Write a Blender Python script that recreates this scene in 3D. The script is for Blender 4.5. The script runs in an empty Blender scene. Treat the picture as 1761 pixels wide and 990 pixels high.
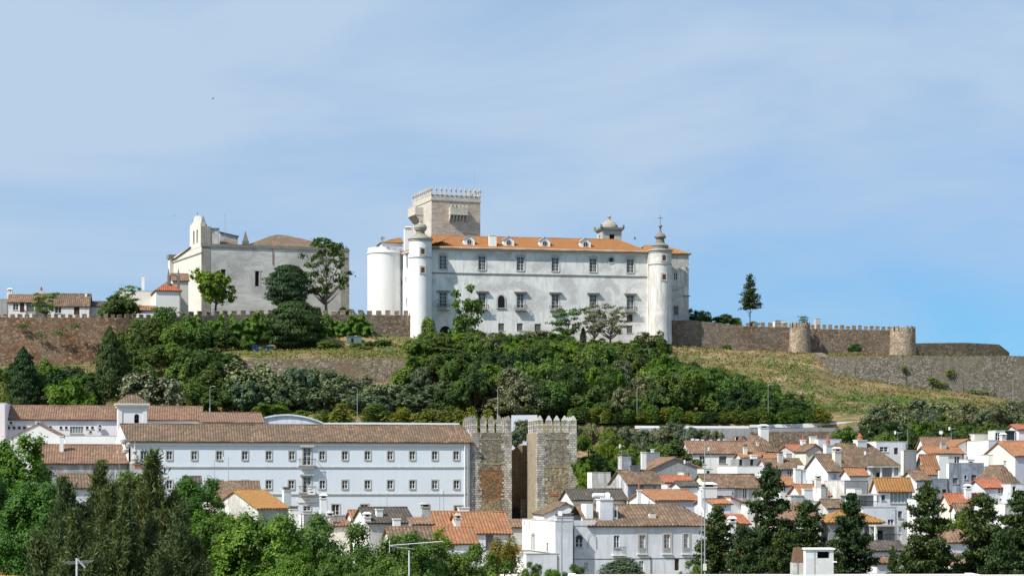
import bpy, math, random
import numpy as np
from mathutils import Vector, Matrix
R = math.radians
sc = bpy.context.scene
COL = sc.collection

# ------------------------------------------------------------------ camera, sky, sun, exposure
F, H, CX = 3600.0, 830.0, 880.5          # focal length in photo pixels, horizon row, centre column
cam = bpy.data.cameras.new('camera')
cam_o = bpy.data.objects.new('camera', cam); COL.objects.link(cam_o)
cam_o.location = (0, 0, 0); cam_o.rotation_euler = (R(90), 0, 0)
cam.sensor_width = 36; cam.lens = 36 * F / 1761; cam.shift_y = (H - 495) / 1761
cam.clip_start = 1; cam.clip_end = 9000
sc.camera = cam_o
SAZ, SEL = 36, 48
SUN = Vector((-math.cos(R(SAZ)) * math.cos(R(SEL)), -math.sin(R(SAZ)) * math.cos(R(SEL)), math.sin(R(SEL))))
w = bpy.data.worlds.new('World'); sc.world = w; w.use_nodes = True
nt = w.node_tree; nt.nodes.clear()
N = nt.nodes.new; L = nt.links.new
out = N('ShaderNodeOutputWorld'); bg = N('ShaderNodeBackground'); sky = N('ShaderNodeTexSky')
sky.sky_type = 'NISHITA'; sky.sun_disc = False; sky.sun_elevation = R(SEL)
sky.sun_rotation = math.atan2(SUN.x, SUN.y); sky.air_density = 1.0; sky.dust_density = 0.3; sky.ozone_density = 2.5
sky.altitude = 400
tc = N('ShaderNodeTexCoord'); mp = N('ShaderNodeMapping'); mp.inputs['Scale'].default_value = (2.2, 2.2, 7.5)
mp.inputs['Rotation'].default_value = (0, R(12), 0)
nz = N('ShaderNodeTexNoise'); nz.inputs['Scale'].default_value = 1.7; nz.inputs['Detail'].default_value = 7; nz.inputs['Roughness'].default_value = .52
nz.inputs['Distortion'].default_value = .5
rp = N('ShaderNodeValToRGB'); rp.color_ramp.elements[0].position = .36; rp.color_ramp.elements[1].position = .68
sx = N('ShaderNodeSeparateXYZ'); mr = N('ShaderNodeMapRange'); mr.inputs['From Min'].default_value = .03; mr.inputs['From Max'].default_value = .17
mr.inputs['To Min'].default_value = .0; mr.inputs['To Max'].default_value = .72
mx = N('ShaderNodeMix'); mx.data_type = 'RGBA'; mx.blend_type = 'MIX'
ad = N('ShaderNodeMath'); ad.operation = 'MULTIPLY_ADD'; ad.use_clamp = True
ad.inputs[1].default_value = .55
xr = N('ShaderNodeMath'); xr.operation = 'MULTIPLY_ADD'; xr.inputs[1].default_value = -.5
cr = N('ShaderNodeMix'); cr.data_type = 'RGBA'; cr.blend_type = 'MULTIPLY'; cr.inputs[0].default_value = 1
cr.inputs[7].default_value = (.22, .56, .87, 1)
L(tc.outputs['Generated'], mp.inputs['Vector']); L(mp.outputs[0], nz.inputs['Vector']); L(nz.outputs['Fac'], rp.inputs['Fac'])
L(tc.outputs['Generated'], sx.inputs[0]); L(sx.outputs['Z'], mr.inputs['Value'])
L(sx.outputs['X'], xr.inputs[0]); L(mr.outputs[0], xr.inputs[2])
L(rp.outputs['Color'], ad.inputs[0]); L(xr.outputs[0], ad.inputs[2])
L(sky.outputs[0], cr.inputs[6]); L(ad.outputs[0], mx.inputs[0]); L(cr.outputs[2], mx.inputs[6])
mx.inputs[7].default_value = (3.32, 4.28, 5.5, 1)
L(mx.outputs[2], bg.inputs['Color']); bg.inputs['Strength'].default_value = .11
L(bg.outputs[0], out.inputs['Surface'])
sl = bpy.data.lights.new('sun', 'SUN'); sl.energy = 4.6; sl.angle = R(.53); sl.color = (1, .955, .88)
so = bpy.data.objects.new('sun', sl); COL.objects.link(so); so.rotation_euler = SUN.to_track_quat('Z', 'Y').to_euler()
so.location = (-200, -100, 300)
vs = sc.view_settings; vs.view_transform = 'Standard'; vs.look = 'None'; vs.exposure = 0.42; vs.gamma = 1; vs.use_curve_mapping = False
sc.cycles.max_bounces = 5; sc.cycles.diffuse_bounces = 3; sc.cycles.transparent_max_bounces = 4
sc.cycles.use_denoising = True

# ------------------------------------------------------------------ terrain height
COLS = [
 (-500, [(5,-17),(120,-16),(250,-13.5),(285,-11.5),(320,-8.5),(350,-6.8),(380,-4),(405,5),(428,14),(466,25.5),(477,26.5),(480,37),(700,38),(900,20),(1500,-20),(7000,-25)]),
 (190, [(5,-17),(120,-16),(250,-13.5),(285,-11.5),(320,-8.5),(350,-6.8),(380,-4),(405,5),(428,14),(466,25.5),(480.5,27),(483.5,37),(700,38),(900,20),(1500,-20),(7000,-25)]),
 (260, [(5,-17),(120,-16),(250,-13.5),(285,-11.5),(320,-8.5),(350,-6.8),(380,-4),(405,5),(428,13.5),(460,22),(478,28.5),(485,30),(488,37),(700,38),(900,20),(1500,-20),(7000,-25)]),
 (390, [(5,-17),(120,-16),(250,-13.5),(285,-11.5),(320,-8.5),(350,-6.8),(380,-4),(405,6),(428,13.5),(456,20),(459.5,27.3),(492,31.2),(500,37.5),(700,38),(900,20),(1500,-20),(7000,-25)]),
 (770, [(5,-17),(120,-16),(250,-13.5),(285,-11.5),(320,-8.5),(350,-8.2),(388,-7.5),(405,5),(428,12.5),(456,18),(459.5,27.0),(492,32.2),(500,33.6),(515,36),(700,37),(900,20),(1500,-20),(7000,-25)]),
 (800, [(5,-17),(120,-16),(250,-14.5),(280,-12.8),(320,-8.5),(350,-8.2),(388,-7.5),(405,4),(424,9),(430,12.3),(505,33.4),(520,35.5),(700,37),(900,20),(1500,-20),(7000,-25)]),
 (1000, [(5,-17),(120,-16),(250,-14.5),(280,-12.8),(320,-8.5),(350,-8.0),(385,-6.5),(403,2.5),(423,6),(427,12.0),(440,14.5),(506,33.4),(520,35.5),(700,37),(900,20),(1500,-20),(7000,-25)]),
 (1100, [(5,-17),(120,-16),(250,-14.5),(280,-12.8),(320,-8.5),(350,-5.3),(380,-1),(400,2.5),(423,5.5),(427,12.0),(440,14.5),(512,34.0),(520,35.2),(700,36),(900,20),(1500,-20),(7000,-25)]),
 (1250, [(5,-17),(120,-16),(250,-14.5),(280,-12.8),(320,-8.0),(350,-4.3),(380,-.5),(400,2.3),(423,5.5),(427,12.0),(440,14.5),(518,32.6),(524,33.5),(700,34),(900,20),(1500,-20),(7000,-25)]),
 (1400, [(5,-17),(120,-16),(250,-14.5),(280,-12.8),(320,-8.0),(350,-4.3),(380,-.5),(400,2.3),(423,5.5),(427,12.0),(440,14.5),(500,28.8),(526,32.8),(700,34),(900,20),(1500,-20),(7000,-25)]),
 (1440, [(5,-17),(120,-16),(250,-14.5),(280,-12.8),(320,-8.0),(350,-4.3),(380,-.5),(400,2.5),(423,6),(427,12.0),(440,14.5),(496,25.4),(500,30),(528,32.6),(700,33),(900,20),(1500,-20),(7000,-25)]),
 (1761, [(5,-17),(120,-16),(250,-14.5),(280,-12.8),(320,-8.0),(350,-4.0),(380,0),(400,3),(423,7),(427,12.6),(440,14.5),(496,19.2),(500,30),(530,30.2),(700,30),(900,20),(1500,-20),(7000,-25)]),
 (2400, [(5,-17),(120,-16),(250,-14.5),(280,-12.8),(320,-8.0),(350,-4.0),(380,0),(400,3),(423,7),(427,12.6),(440,14.5),(496,17),(500,30),(530,30.2),(700,30),(900,20),(1500,-20),(7000,-25)]),
]
CP = [c[0] for c in COLS]
def tz(X, Y):
    Y = max(Y, 5.0); px = CX + F * X / Y
    vals = [float(np.interp(Y, [a for a, b in c[1]], [b for a, b in c[1]])) for c in COLS]
    return float(np.interp(px, CP, vals))
def PX(px, D): return (px - CX) / F * D
def PZ(py, D): return (H - py) / F * D

# ------------------------------------------------------------------ materials
MATS = {}
def rgb(c): return (c[0], c[1], c[2], 1)
class NT:
    def __init__(s, name):
        s.m = bpy.data.materials.new(name); s.m.use_nodes = True; s.t = s.m.node_tree
        s.b = s.t.nodes['Principled BSDF']; s.b.inputs['Roughness'].default_value = .9
        if 'Specular IOR Level' in s.b.inputs: s.b.inputs['Specular IOR Level'].default_value = .25
    def n(s, t, **k):
        x = s.t.nodes.new(t)
        for a, b in k.items(): setattr(x, a, b)
        return x
    def l(s, a, b): s.t.links.new(a, b)
    def pos(s, scale=(1,1,1), rot=(0,0,0)):
        g = s.n('ShaderNodeNewGeometry'); m = s.n('ShaderNodeMapping'); m.inputs['Scale'].default_value = scale
        m.inputs['Rotation'].default_value = rot
        s.l(g.outputs['Position'], m.inputs['Vector']); return m.outputs[0]
    def noise(s, vec, scale, detail=4, rough=.6, dist=0):
        x = s.n('ShaderNodeTexNoise'); x.inputs['Scale'].default_value = scale; x.inputs['Detail'].default_value = detail
        x.inputs['Roughness'].default_value = rough; x.inputs['Distortion'].default_value = dist
        s.l(vec, x.inputs['Vector']); return x.outputs['Fac']
    def ramp(s, fac, a, b, ca=(0,0,0), cb=(1,1,1), mid=None):
        x = s.n('ShaderNodeValToRGB'); e = x.color_ramp.elements; e[0].position = a; e[1].position = b
        e[0].color = rgb(ca); e[1].color = rgb(cb)
        if mid:
            q = x.color_ramp.elements.new(mid[0]); q.color = rgb(mid[1])
        s.l(fac, x.inputs['Fac']); return x.outputs['Color']
    def mix(s, fac, a, b, mode='MIX'):
        x = s.n('ShaderNodeMix', data_type='RGBA', blend_type=mode)
        for v, i in ((fac, 0), (a, 6), (b, 7)):
            if isinstance(v, (int, float)): x.inputs[i].default_value = v
            elif isinstance(v, tuple): x.inputs[i].default_value = rgb(v)
            else: s.l(v, x.inputs[i])
        return x.outputs[2]
    def math(s, op, a, b=0):
        x = s.n('ShaderNodeMath', operation=op)
        for v, i in ((a, 0), (b, 1)):
            if isinstance(v, (int, float)): x.inputs[i].default_value = v
            else: s.l(v, x.inputs[i])
        return x.outputs[0]
    def bump(s, h, strength=.4, dist=.05):
        x = s.n('ShaderNodeBump'); x.inputs['Strength'].default_value = strength; x.inputs['Distance'].default_value = dist
        s.l(h, x.inputs['Height']); s.l(x.outputs[0], s.b.inputs['Normal'])
    def col(s, c):
        if isinstance(c, tuple): s.b.inputs['Base Color'].default_value = rgb(c)
        else: s.l(c, s.b.inputs['Base Color'])
        return s.m

def plain(name, c, rough=.85, metal=0):
    t = NT(name); t.b.inputs['Roughness'].default_value = rough; t.b.inputs['Metallic'].default_value = metal
    v = t.noise(t.pos(), 2.5, 4)
    return t.col(t.mix(1.0, c, t.ramp(v, .25, .75, (.82,.82,.82), (1,1,1)), 'MULTIPLY'))
def plaster(name, c=(.80,.80,.78), dirt=.3, dc=(.36,.35,.33), lo=.46, hi=.64, patch=.25, sc=(1.6,1.6,.22)):
    t = NT(name)
    streak = t.noise(t.pos(sc), 1.0, 6, .65, .3)
    blot = t.noise(t.pos((.16,.16,.2)), 1.0, 5, .6, .6)
    fine = t.noise(t.pos(), 3.0, 5, .7)
    a = t.math('MULTIPLY', t.ramp(streak, lo, hi), dirt)
    b = t.math('MULTIPLY', t.ramp(blot, lo - .02, hi - .02), t.math('MULTIPLY', t.ramp(fine, .25, .52), patch))
    base = t.mix(t.ramp(fine, .3, .7), tuple(x * .95 for x in c), c)
    x = t.mix(t.math('MAXIMUM', a, b), base, dc)
    t.bump(fine, .25, .04)
    return t.col(x)
def tiles(name, c1, c2, c3, lich=(.30,.25,.16), la=.3, pw=.46, ph=.5):
    t = NT(name)
    uv = t.n('ShaderNodeUVMap'); m = t.n('ShaderNodeVectorMath', operation='DIVIDE'); m.inputs[1].default_value = (pw, ph, 1)
    t.l(uv.outputs[0], m.inputs[0]); fl = t.n('ShaderNodeVectorMath', operation='FLOOR'); t.l(m.outputs[0], fl.inputs[0])
    wn = t.n('ShaderNodeTexWhiteNoise', noise_dimensions='2D'); t.l(fl.outputs[0], wn.inputs['Vector'])
    c = t.mix(.35, t.ramp(wn.outputs['Value'], .05, .95, c1, c3, (.55, c2)), c2)
    big = t.noise(t.pos((.35,.35,.35)), 1.0, 5, .65, .4)
    c = t.mix(t.math('MULTIPLY', t.ramp(big, .40, .60), la), c, lich)
    fine = t.noise(t.pos(), 4.0, 4, .7)
    c = t.mix(1.0, c, t.ramp(fine, .3, .7, (.72,.70,.68), (1.12,1.1,1.08)), 'MULTIPLY')
    fr = t.n('ShaderNodeVectorMath', operation='FRACTION'); t.l(m.outputs[0], fr.inputs[0])
    sp = t.n('ShaderNodeSeparateXYZ'); t.l(fr.outputs[0], sp.inputs[0])
    t.bump(t.math('SUBTRACT', 1, sp.outputs['Y']), .5, .06)
    return t.col(c)
def rubble(name, c1, c2, c3, mort=(.22,.19,.15), s=1.7, patch=None, pa=0, patch_scale=.12, sz=1.3):
    t = NT(name); p = t.pos((1, 1, sz))
    v = t.n('ShaderNodeTexVoronoi'); v.inputs['Scale'].default_value = s; t.l(p, v.inputs['Vector'])
    e = t.n('ShaderNodeTexVoronoi', feature='DISTANCE_TO_EDGE'); e.inputs['Scale'].default_value = s; t.l(p, e.inputs['Vector'])
    sp = t.n('ShaderNodeSeparateColor'); t.l(v.outputs['Color'], sp.inputs[0])
    c = t.ramp(sp.outputs[0], .05, .95, c1, c3, (.5, c2))
    ed = t.ramp(e.outputs['Distance'], .02, .10)
    c = t.mix(ed, mort, c)
    if patch:
        b = t.noise(t.pos(), patch_scale, 6, .62, .5)
        c = t.mix(t.math('MULTIPLY', t.ramp(b, .44, .62), pa), c, patch)
    f = t.noise(t.pos((1,1,.4)), .8, 6, .7)
    c = t.mix(1.0, c, t.ramp(f, .3, .7, (.72,.71,.7), (1.1,1.1,1.1)), 'MULTIPLY')
    t.bump(ed, .6, .08)
    return t.col(c)
def ashlar(name, c1, c2, mort, bw=.7, bh=.35, stain=(.12,.12,.11), sa=.5):
    t = NT(name); uv = t.n('ShaderNodeUVMap')
    b = t.n('ShaderNodeTexBrick'); b.inputs['Scale'].default_value = 1; b.inputs['Brick Width'].default_value = bw
    b.inputs['Row Height'].default_value = bh; b.inputs['Mortar Size'].default_value = .035; b.inputs['Bias'].default_value = 0
    b.inputs['Color1'].default_value = rgb(c1); b.inputs['Color2'].default_value = rgb(c2); b.inputs['Mortar'].default_value = rgb(mort)
    nz_ = t.n('ShaderNodeTexNoise'); nz_.inputs['Scale'].default_value = 1.3; t.l(uv.outputs[0], nz_.inputs['Vector'])
    va = t.n('ShaderNodeVectorMath', operation='MULTIPLY_ADD'); va.inputs[1].default_value = (.16,.1,0)
    t.l(nz_.outputs['Color'], va.inputs[0]); t.l(uv.outputs[0], va.inputs[2]); t.l(va.outputs[0], b.inputs['Vector'])
    f = t.noise(t.pos((1,1,.5)), .9, 7, .7, .4)
    c = t.mix(t.math('MULTIPLY', t.ramp(f, .48, .62), sa), b.outputs['Color'], stain)
    t.bump(b.outputs['Fac'], -.5, .06)
    return t.col(c)
def leafmat(name, c1, c2, c3, trans=.3):
    t = NT(name); g = t.n('ShaderNodeNewGeometry'); oi = t.n('ShaderNodeObjectInfo')
    c = t.ramp(g.outputs['Random Per Island'], .0, 1.0, c1, c3, (.55, c2))
    f = t.noise(t.pos(), .45, 3)
    c = t.mix(1.0, c, t.ramp(f, .3, .7, (.78,.84,.8), (1.15,1.1,1.0)), 'MULTIPLY')
    c = t.mix(1.0, c, t.ramp(oi.outputs['Random'], 0, 1, (.66,.78,.72), (1.42,1.16,.85)), 'MULTIPLY')
    t.l(c, t.b.inputs['Base Color']); t.b.inputs['Roughness'].default_value = .62
    tr = t.n('ShaderNodeBsdfTranslucent'); t.l(t.mix(1.0, c, (1.3,1.35,.6), 'MULTIPLY'), tr.inputs['Color'])
    ms = t.n('ShaderNodeMixShader'); ms.inputs[0].default_value = trans
    o = [x for x in t.t.nodes if x.type == 'OUTPUT_MATERIAL'][0]
    t.l(t.b.outputs[0], ms.inputs[1]); t.l(tr.outputs[0], ms.inputs[2]); t.l(ms.outputs[0], o.inputs['Surface'])
    return t.m
def gatepanel(name, zt1, zt2, low, mid, top):
    t = NT(name); p = t.pos((1, 1, 1.5))
    v = t.n('ShaderNodeTexVoronoi'); v.inputs['Scale'].default_value = 2.6; t.l(p, v.inputs['Vector'])
    e = t.n('ShaderNodeTexVoronoi', feature='DISTANCE_TO_EDGE'); e.inputs['Scale'].default_value = 2.6; t.l(p, e.inputs['Vector'])
    sp = t.n('ShaderNodeSeparateColor'); t.l(v.outputs['Color'], sp.inputs[0])
    g = t.n('ShaderNodeNewGeometry'); q = t.n('ShaderNodeSeparateXYZ'); t.l(g.outputs['Position'], q.inputs[0])
    nz_ = t.noise(t.pos(), .55, 6, .65, .6); z = t.math('ADD', q.outputs['Z'], t.math('MULTIPLY', t.math('SUBTRACT', nz_, .5), 5.0))
    def st(h): return t.math('MINIMUM', t.math('MAXIMUM', t.math('MULTIPLY', t.math('SUBTRACT', z, h), 2.2), 0), 1)
    c = t.mix(st(zt1), low, mid); c = t.mix(st(zt2), c, top)
    c = t.mix(1.0, c, t.ramp(sp.outputs[0], .05, .95, (.62,.60,.58), (1.35,1.32,1.28)), 'MULTIPLY')
    ed = t.ramp(e.outputs['Distance'], .02, .12); c = t.mix(1.0, c, t.mix(ed, (.62,.6,.58), (1.0,1.0,1.0)), 'MULTIPLY')
    f = t.noise(t.pos((1.3,1.3,.35)), 1.0, 7, .7, .4); c = t.mix(t.math('MULTIPLY', t.ramp(f, .50, .60), .6), c, (.11,.10,.085))
    t.bump(ed, .7, .1); return t.col(c)
def glass(name, c=(.025,.028,.032)):
    t = NT(name); t.b.inputs['Roughness'].default_value = .12
    if 'Specular IOR Level' in t.b.inputs: t.b.inputs['Specular IOR Level'].default_value = .5
    return t.col(c)

M = dict(
 white=plaster('white_plaster', (.79,.785,.76), dirt=.38, dc=(.33,.32,.30), patch=.5, lo=.45, hi=.63),
 clean=plaster('fresh_white_plaster', (.82,.82,.80), dirt=.14, dc=(.45,.43,.40), patch=.18),
 palace=plaster('palace_plaster', (.80,.80,.77), dirt=.36, dc=(.37,.35,.33), patch=.65, lo=.45, hi=.60),
 worn=plaster('worn_plaster', (.72,.71,.67), dirt=.7, dc=(.25,.24,.22), patch=.75, lo=.43, hi=.6),
 cream=plaster('cream_plaster', (.76,.73,.64), dirt=.25, dc=(.4,.37,.3), patch=.3),
 blue=plaster('shade_blue_white_plaster', (.74,.765,.80), dirt=.4, dc=(.35,.36,.38), patch=.5, lo=.45, hi=.63),  # white walls with the blue of sky-lit shade mixed into the colour
 convent=plaster('shade_blue_plaster', (.70,.76,.83), dirt=.10, dc=(.46,.49,.53), patch=.14),  # blue albedo carries the bluish shade of the long front
 pink=plaster('pink_plaster', (.81,.75,.765), dirt=.06, patch=.06),
 lilac=plaster('lilac_plaster', (.6,.6,.68), dirt=.15, patch=.2),
 grey=plaster('grey_render', (.34,.345,.345), dirt=.5, dc=(.13,.13,.13), patch=.4, lo=.45, hi=.65),
 bluegrey=plaster('blue_grey_stained_render', (.44,.50,.57), dirt=.75, dc=(.10,.11,.13), patch=.7, lo=.42, hi=.62),
 church=plaster('church_plaster', (.60,.595,.56), dirt=.55, dc=(.27,.265,.25), patch=.75, lo=.42, hi=.62, sc=(.22,.22,1.2)),
 churchl=plaster('church_side_plaster', (.66,.635,.57), dirt=.22, dc=(.42,.4,.34), patch=.3),
 dirtywall=plaster('rain_stained_plaster', (.62,.64,.68), dirt=.8, dc=(.16,.15,.14), patch=.8, lo=.40, hi=.60),
 trim=plaster('stone_trim', (.52,.50,.46), dirt=.4, dc=(.22,.21,.19), patch=.4),
 mossy=plaster('mossy_dome_stone', (.40,.375,.32), dirt=.6, dc=(.16,.14,.10), patch=.6, lo=.44, hi=.62),
 palw=plaster('weathered_turret_plaster', (.78,.77,.73), dirt=.6, dc=(.34,.31,.27), patch=.55, lo=.44, hi=.60),
 rust=plaster('rusty_brown_render', (.22,.12,.07), dirt=.6, dc=(.07,.05,.04), patch=.5),
 dtrim=plaster('mossy_cornice_stone', (.24,.225,.195), dirt=.4, dc=(.08,.08,.07), patch=.4),
 orange=tiles('orange_tiles', (0.26,0.105,0.052), (0.34,0.15,0.078), (0.38,0.21,0.12), (0.221,0.145,0.076), .5),
 palr=tiles('palace_orange_tiles', (0.277,0.106,0.036), (0.330,0.139,0.046), (0.343,0.172,0.066), (0.238,0.145,0.053), .35),
 red=tiles('red_orange_tiles', (0.323,0.085,0.043), (0.391,0.128,0.064), (0.408,0.178,0.102), (0.204,0.111,0.076), .5),
 yellow=tiles('lichened_orange_tiles', (0.288,0.120,0.048), (0.344,0.160,0.060), (0.336,0.208,0.088), (0.288,0.176,0.048), .65),
 brown=tiles('old_brown_tiles', (.10,.07,.05), (.20,.13,.085), (.30,.205,.14), (.10,.09,.065), .55),
 pinkb=tiles('weathered_pink_brown_tiles', (.15,.085,.06), (.24,.14,.095), (.33,.21,.145), (.15,.115,.08), .45),
 dark=tiles('blackened_tiles', (.055,.05,.045), (.10,.085,.07), (.16,.13,.10), (.06,.06,.055), .5),
 brownwall=rubble('brown_rubble_stone', (.13,.07,.038), (.23,.13,.07), (.34,.23,.15), (.11,.07,.045), 1.5, (.25,.20,.15), .6, .07),
 castle=rubble('castle_rubble_stone', (.15,.105,.075), (.24,.175,.12), (.34,.26,.19), (.12,.09,.068), 1.6, (.21,.19,.155), .5, .1),
 towerr=rubble('beige_rubble_stone', (.28,.21,.145), (.40,.32,.23), (.50,.42,.33), (.22,.17,.12), 1.6, (.2,.18,.15), .5, .2),
 greywall=rubble('grey_bastion_stone', (.11,.098,.075), (.19,.17,.135), (.28,.255,.215), (.08,.07,.05), 2.0, (.16,.14,.10), .6, .12),
 earthw=rubble('earthy_bastion_stone', (.13,.105,.075), (.23,.19,.135), (.36,.31,.24), (.12,.095,.06), 1.9, (.16,.12,.065), .7, .2),
 gaterub=rubble('tan_gate_rubble', (.25,.17,.09), (.33,.25,.15), (.40,.33,.23), (.30,.23,.14), 2.6, (.38,.31,.2), .8, .16),
 gatebrick=rubble('brown_brick_rubble', (.17,.085,.04), (.27,.16,.075), (.36,.27,.17), (.28,.21,.13), 3.4, (.33,.25,.15), .3, .3, 2.4),
 gatequoin=ashlar('pale_quoin_stone', (.66,.63,.57), (.33,.30,.25), (.10,.09,.075), .6, .40, (.13,.12,.105), .75),
 gatepl=rubble('ochre_gate_plaster', (.30,.25,.17), (.36,.305,.21), (.43,.375,.28), (.31,.26,.18), 2.2, (.40,.34,.24), .75, .35),
 keep=ashlar('keep_marble', (.70,.58,.46), (.47,.37,.30), (.36,.28,.22), 1.5, .36, (.32,.26,.21), .5),
 keepw=ashlar('keep_pale_marble', (.66,.62,.54), (.54,.50,.43), (.33,.29,.24), 1.15, .42, (.3,.26,.22), .35),
 quoin=ashlar('church_quoins', (.36,.34,.30), (.27,.25,.22), (.14,.13,.115), .9, .45, (.15,.145,.13), .5),
 frame=plain('white_window_paint', (.74,.74,.72)),
 glass=glass('window_glass'),
 black=plain('dark_opening', (.012,.012,.012)),
 shut=plain('grey_shutter', (.22,.2,.19)),
 brownp=plain('brown_painted_wood', (.10,.045,.03)),
 curtain=plain('pale_green_curtained_window', (.30,.36,.31)),
 iron=plain('dark_iron', (.04,.04,.045), .6, .3),
 steel=plain('galvanised_steel', (.42,.43,.44), .5, .4),
 alu=plain('white_aluminium', (.75,.76,.78), .4, .2),
 terra=plain('terracotta', (.36,.13,.07)),
 brick=ashlar('dirty_brick', (.34,.18,.11), (.42,.3,.2), (.3,.27,.23), .25, .09, (.1,.08,.06), .6),
 bark=plain('brown_bark', (.09,.07,.05)),
 palebark=plain('pale_bark', (.2,.18,.15)),
 cloth=plain('white_cloth', (.8,.8,.82)), clothb=plain('dark_blue_cloth', (.04,.05,.1)), clothp=plain('lilac_cloth', (.5,.45,.65)), clothg=plain('grey_cloth', (.45,.46,.5)),
 bluep=plain('blue_paint', (.02,.055,.15)), greenp=plain('green_grey_paint', (.16,.24,.24)), tankw=plain('white_tank', (.75,.76,.78), .4),  # blue is darkened to hold the shadow over the containers
 feather=plain('grey_feathers', (.06,.06,.065)),
)
M['panel_l'] = gatepanel('left_gate_masonry', -3.0, 2.6, (.33,.27,.17), (.26,.15,.075), (.26,.235,.185))
M['panel_r'] = gatepanel('right_gate_masonry', -12.0, 3.0, (.30,.24,.15), (.38,.32,.215), (.29,.265,.21))
M['l_green'] = leafmat('leaves_fresh_green', (0.047,0.116,0.018), (0.085,0.194,0.028), (0.155,0.279,0.054))
M['l_hill'] = leafmat('leaves_hill_green', (0.039,0.074,0.019), (0.069,0.120,0.029), (0.127,0.186,0.048))
M['l_mid'] = leafmat('leaves_mid_green', (0.044,0.099,0.022), (0.083,0.165,0.032), (0.152,0.242,0.054))
M['l_dark'] = leafmat('leaves_dark_green', (0.021,0.048,0.017), (0.038,0.079,0.024), (0.072,0.129,0.034), .2)
M['l_bright'] = leafmat('leaves_bright_yellow_green', (.06,.13,.012), (.11,.20,.018), (.17,.27,.03), .35)
M['l_olive'] = leafmat('leaves_grey_olive', (0.066,0.090,0.054), (0.120,0.150,0.096), (0.204,0.234,0.162), .15)
M['l_silver'] = leafmat('leaves_silver_green', (0.050,0.088,0.044), (0.106,0.156,0.088), (0.237,0.294,0.200), .15)
M['l_flower'] = leafmat('leaves_with_pale_blossom', (.05,.07,.035), (.16,.18,.12), (.38,.39,.31), .15)
M['l_con'] = leafmat('conifer_needles', (0.018,0.040,0.012), (0.036,0.070,0.020), (0.080,0.125,0.036), .15)
M['l_cas'] = leafmat('wispy_needles', (0.044,0.067,0.028), (0.079,0.114,0.044), (0.139,0.178,0.075), .25)
M['l_yellow'] = leafmat('leaves_yellow_bush', (.07,.11,.02), (.13,.17,.03), (.23,.25,.05), .25)
M['l_yflower'] = leafmat('yellow_flowers_and_leaves', (0.064,0.088,0.016), (0.208,0.176,0.024), (0.336,0.272,0.040), .25)
M['l_dry'] = leafmat('dry_grass_blades', (.11,.10,.035), (.20,.155,.065), (.30,.21,.11), .2)

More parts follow.
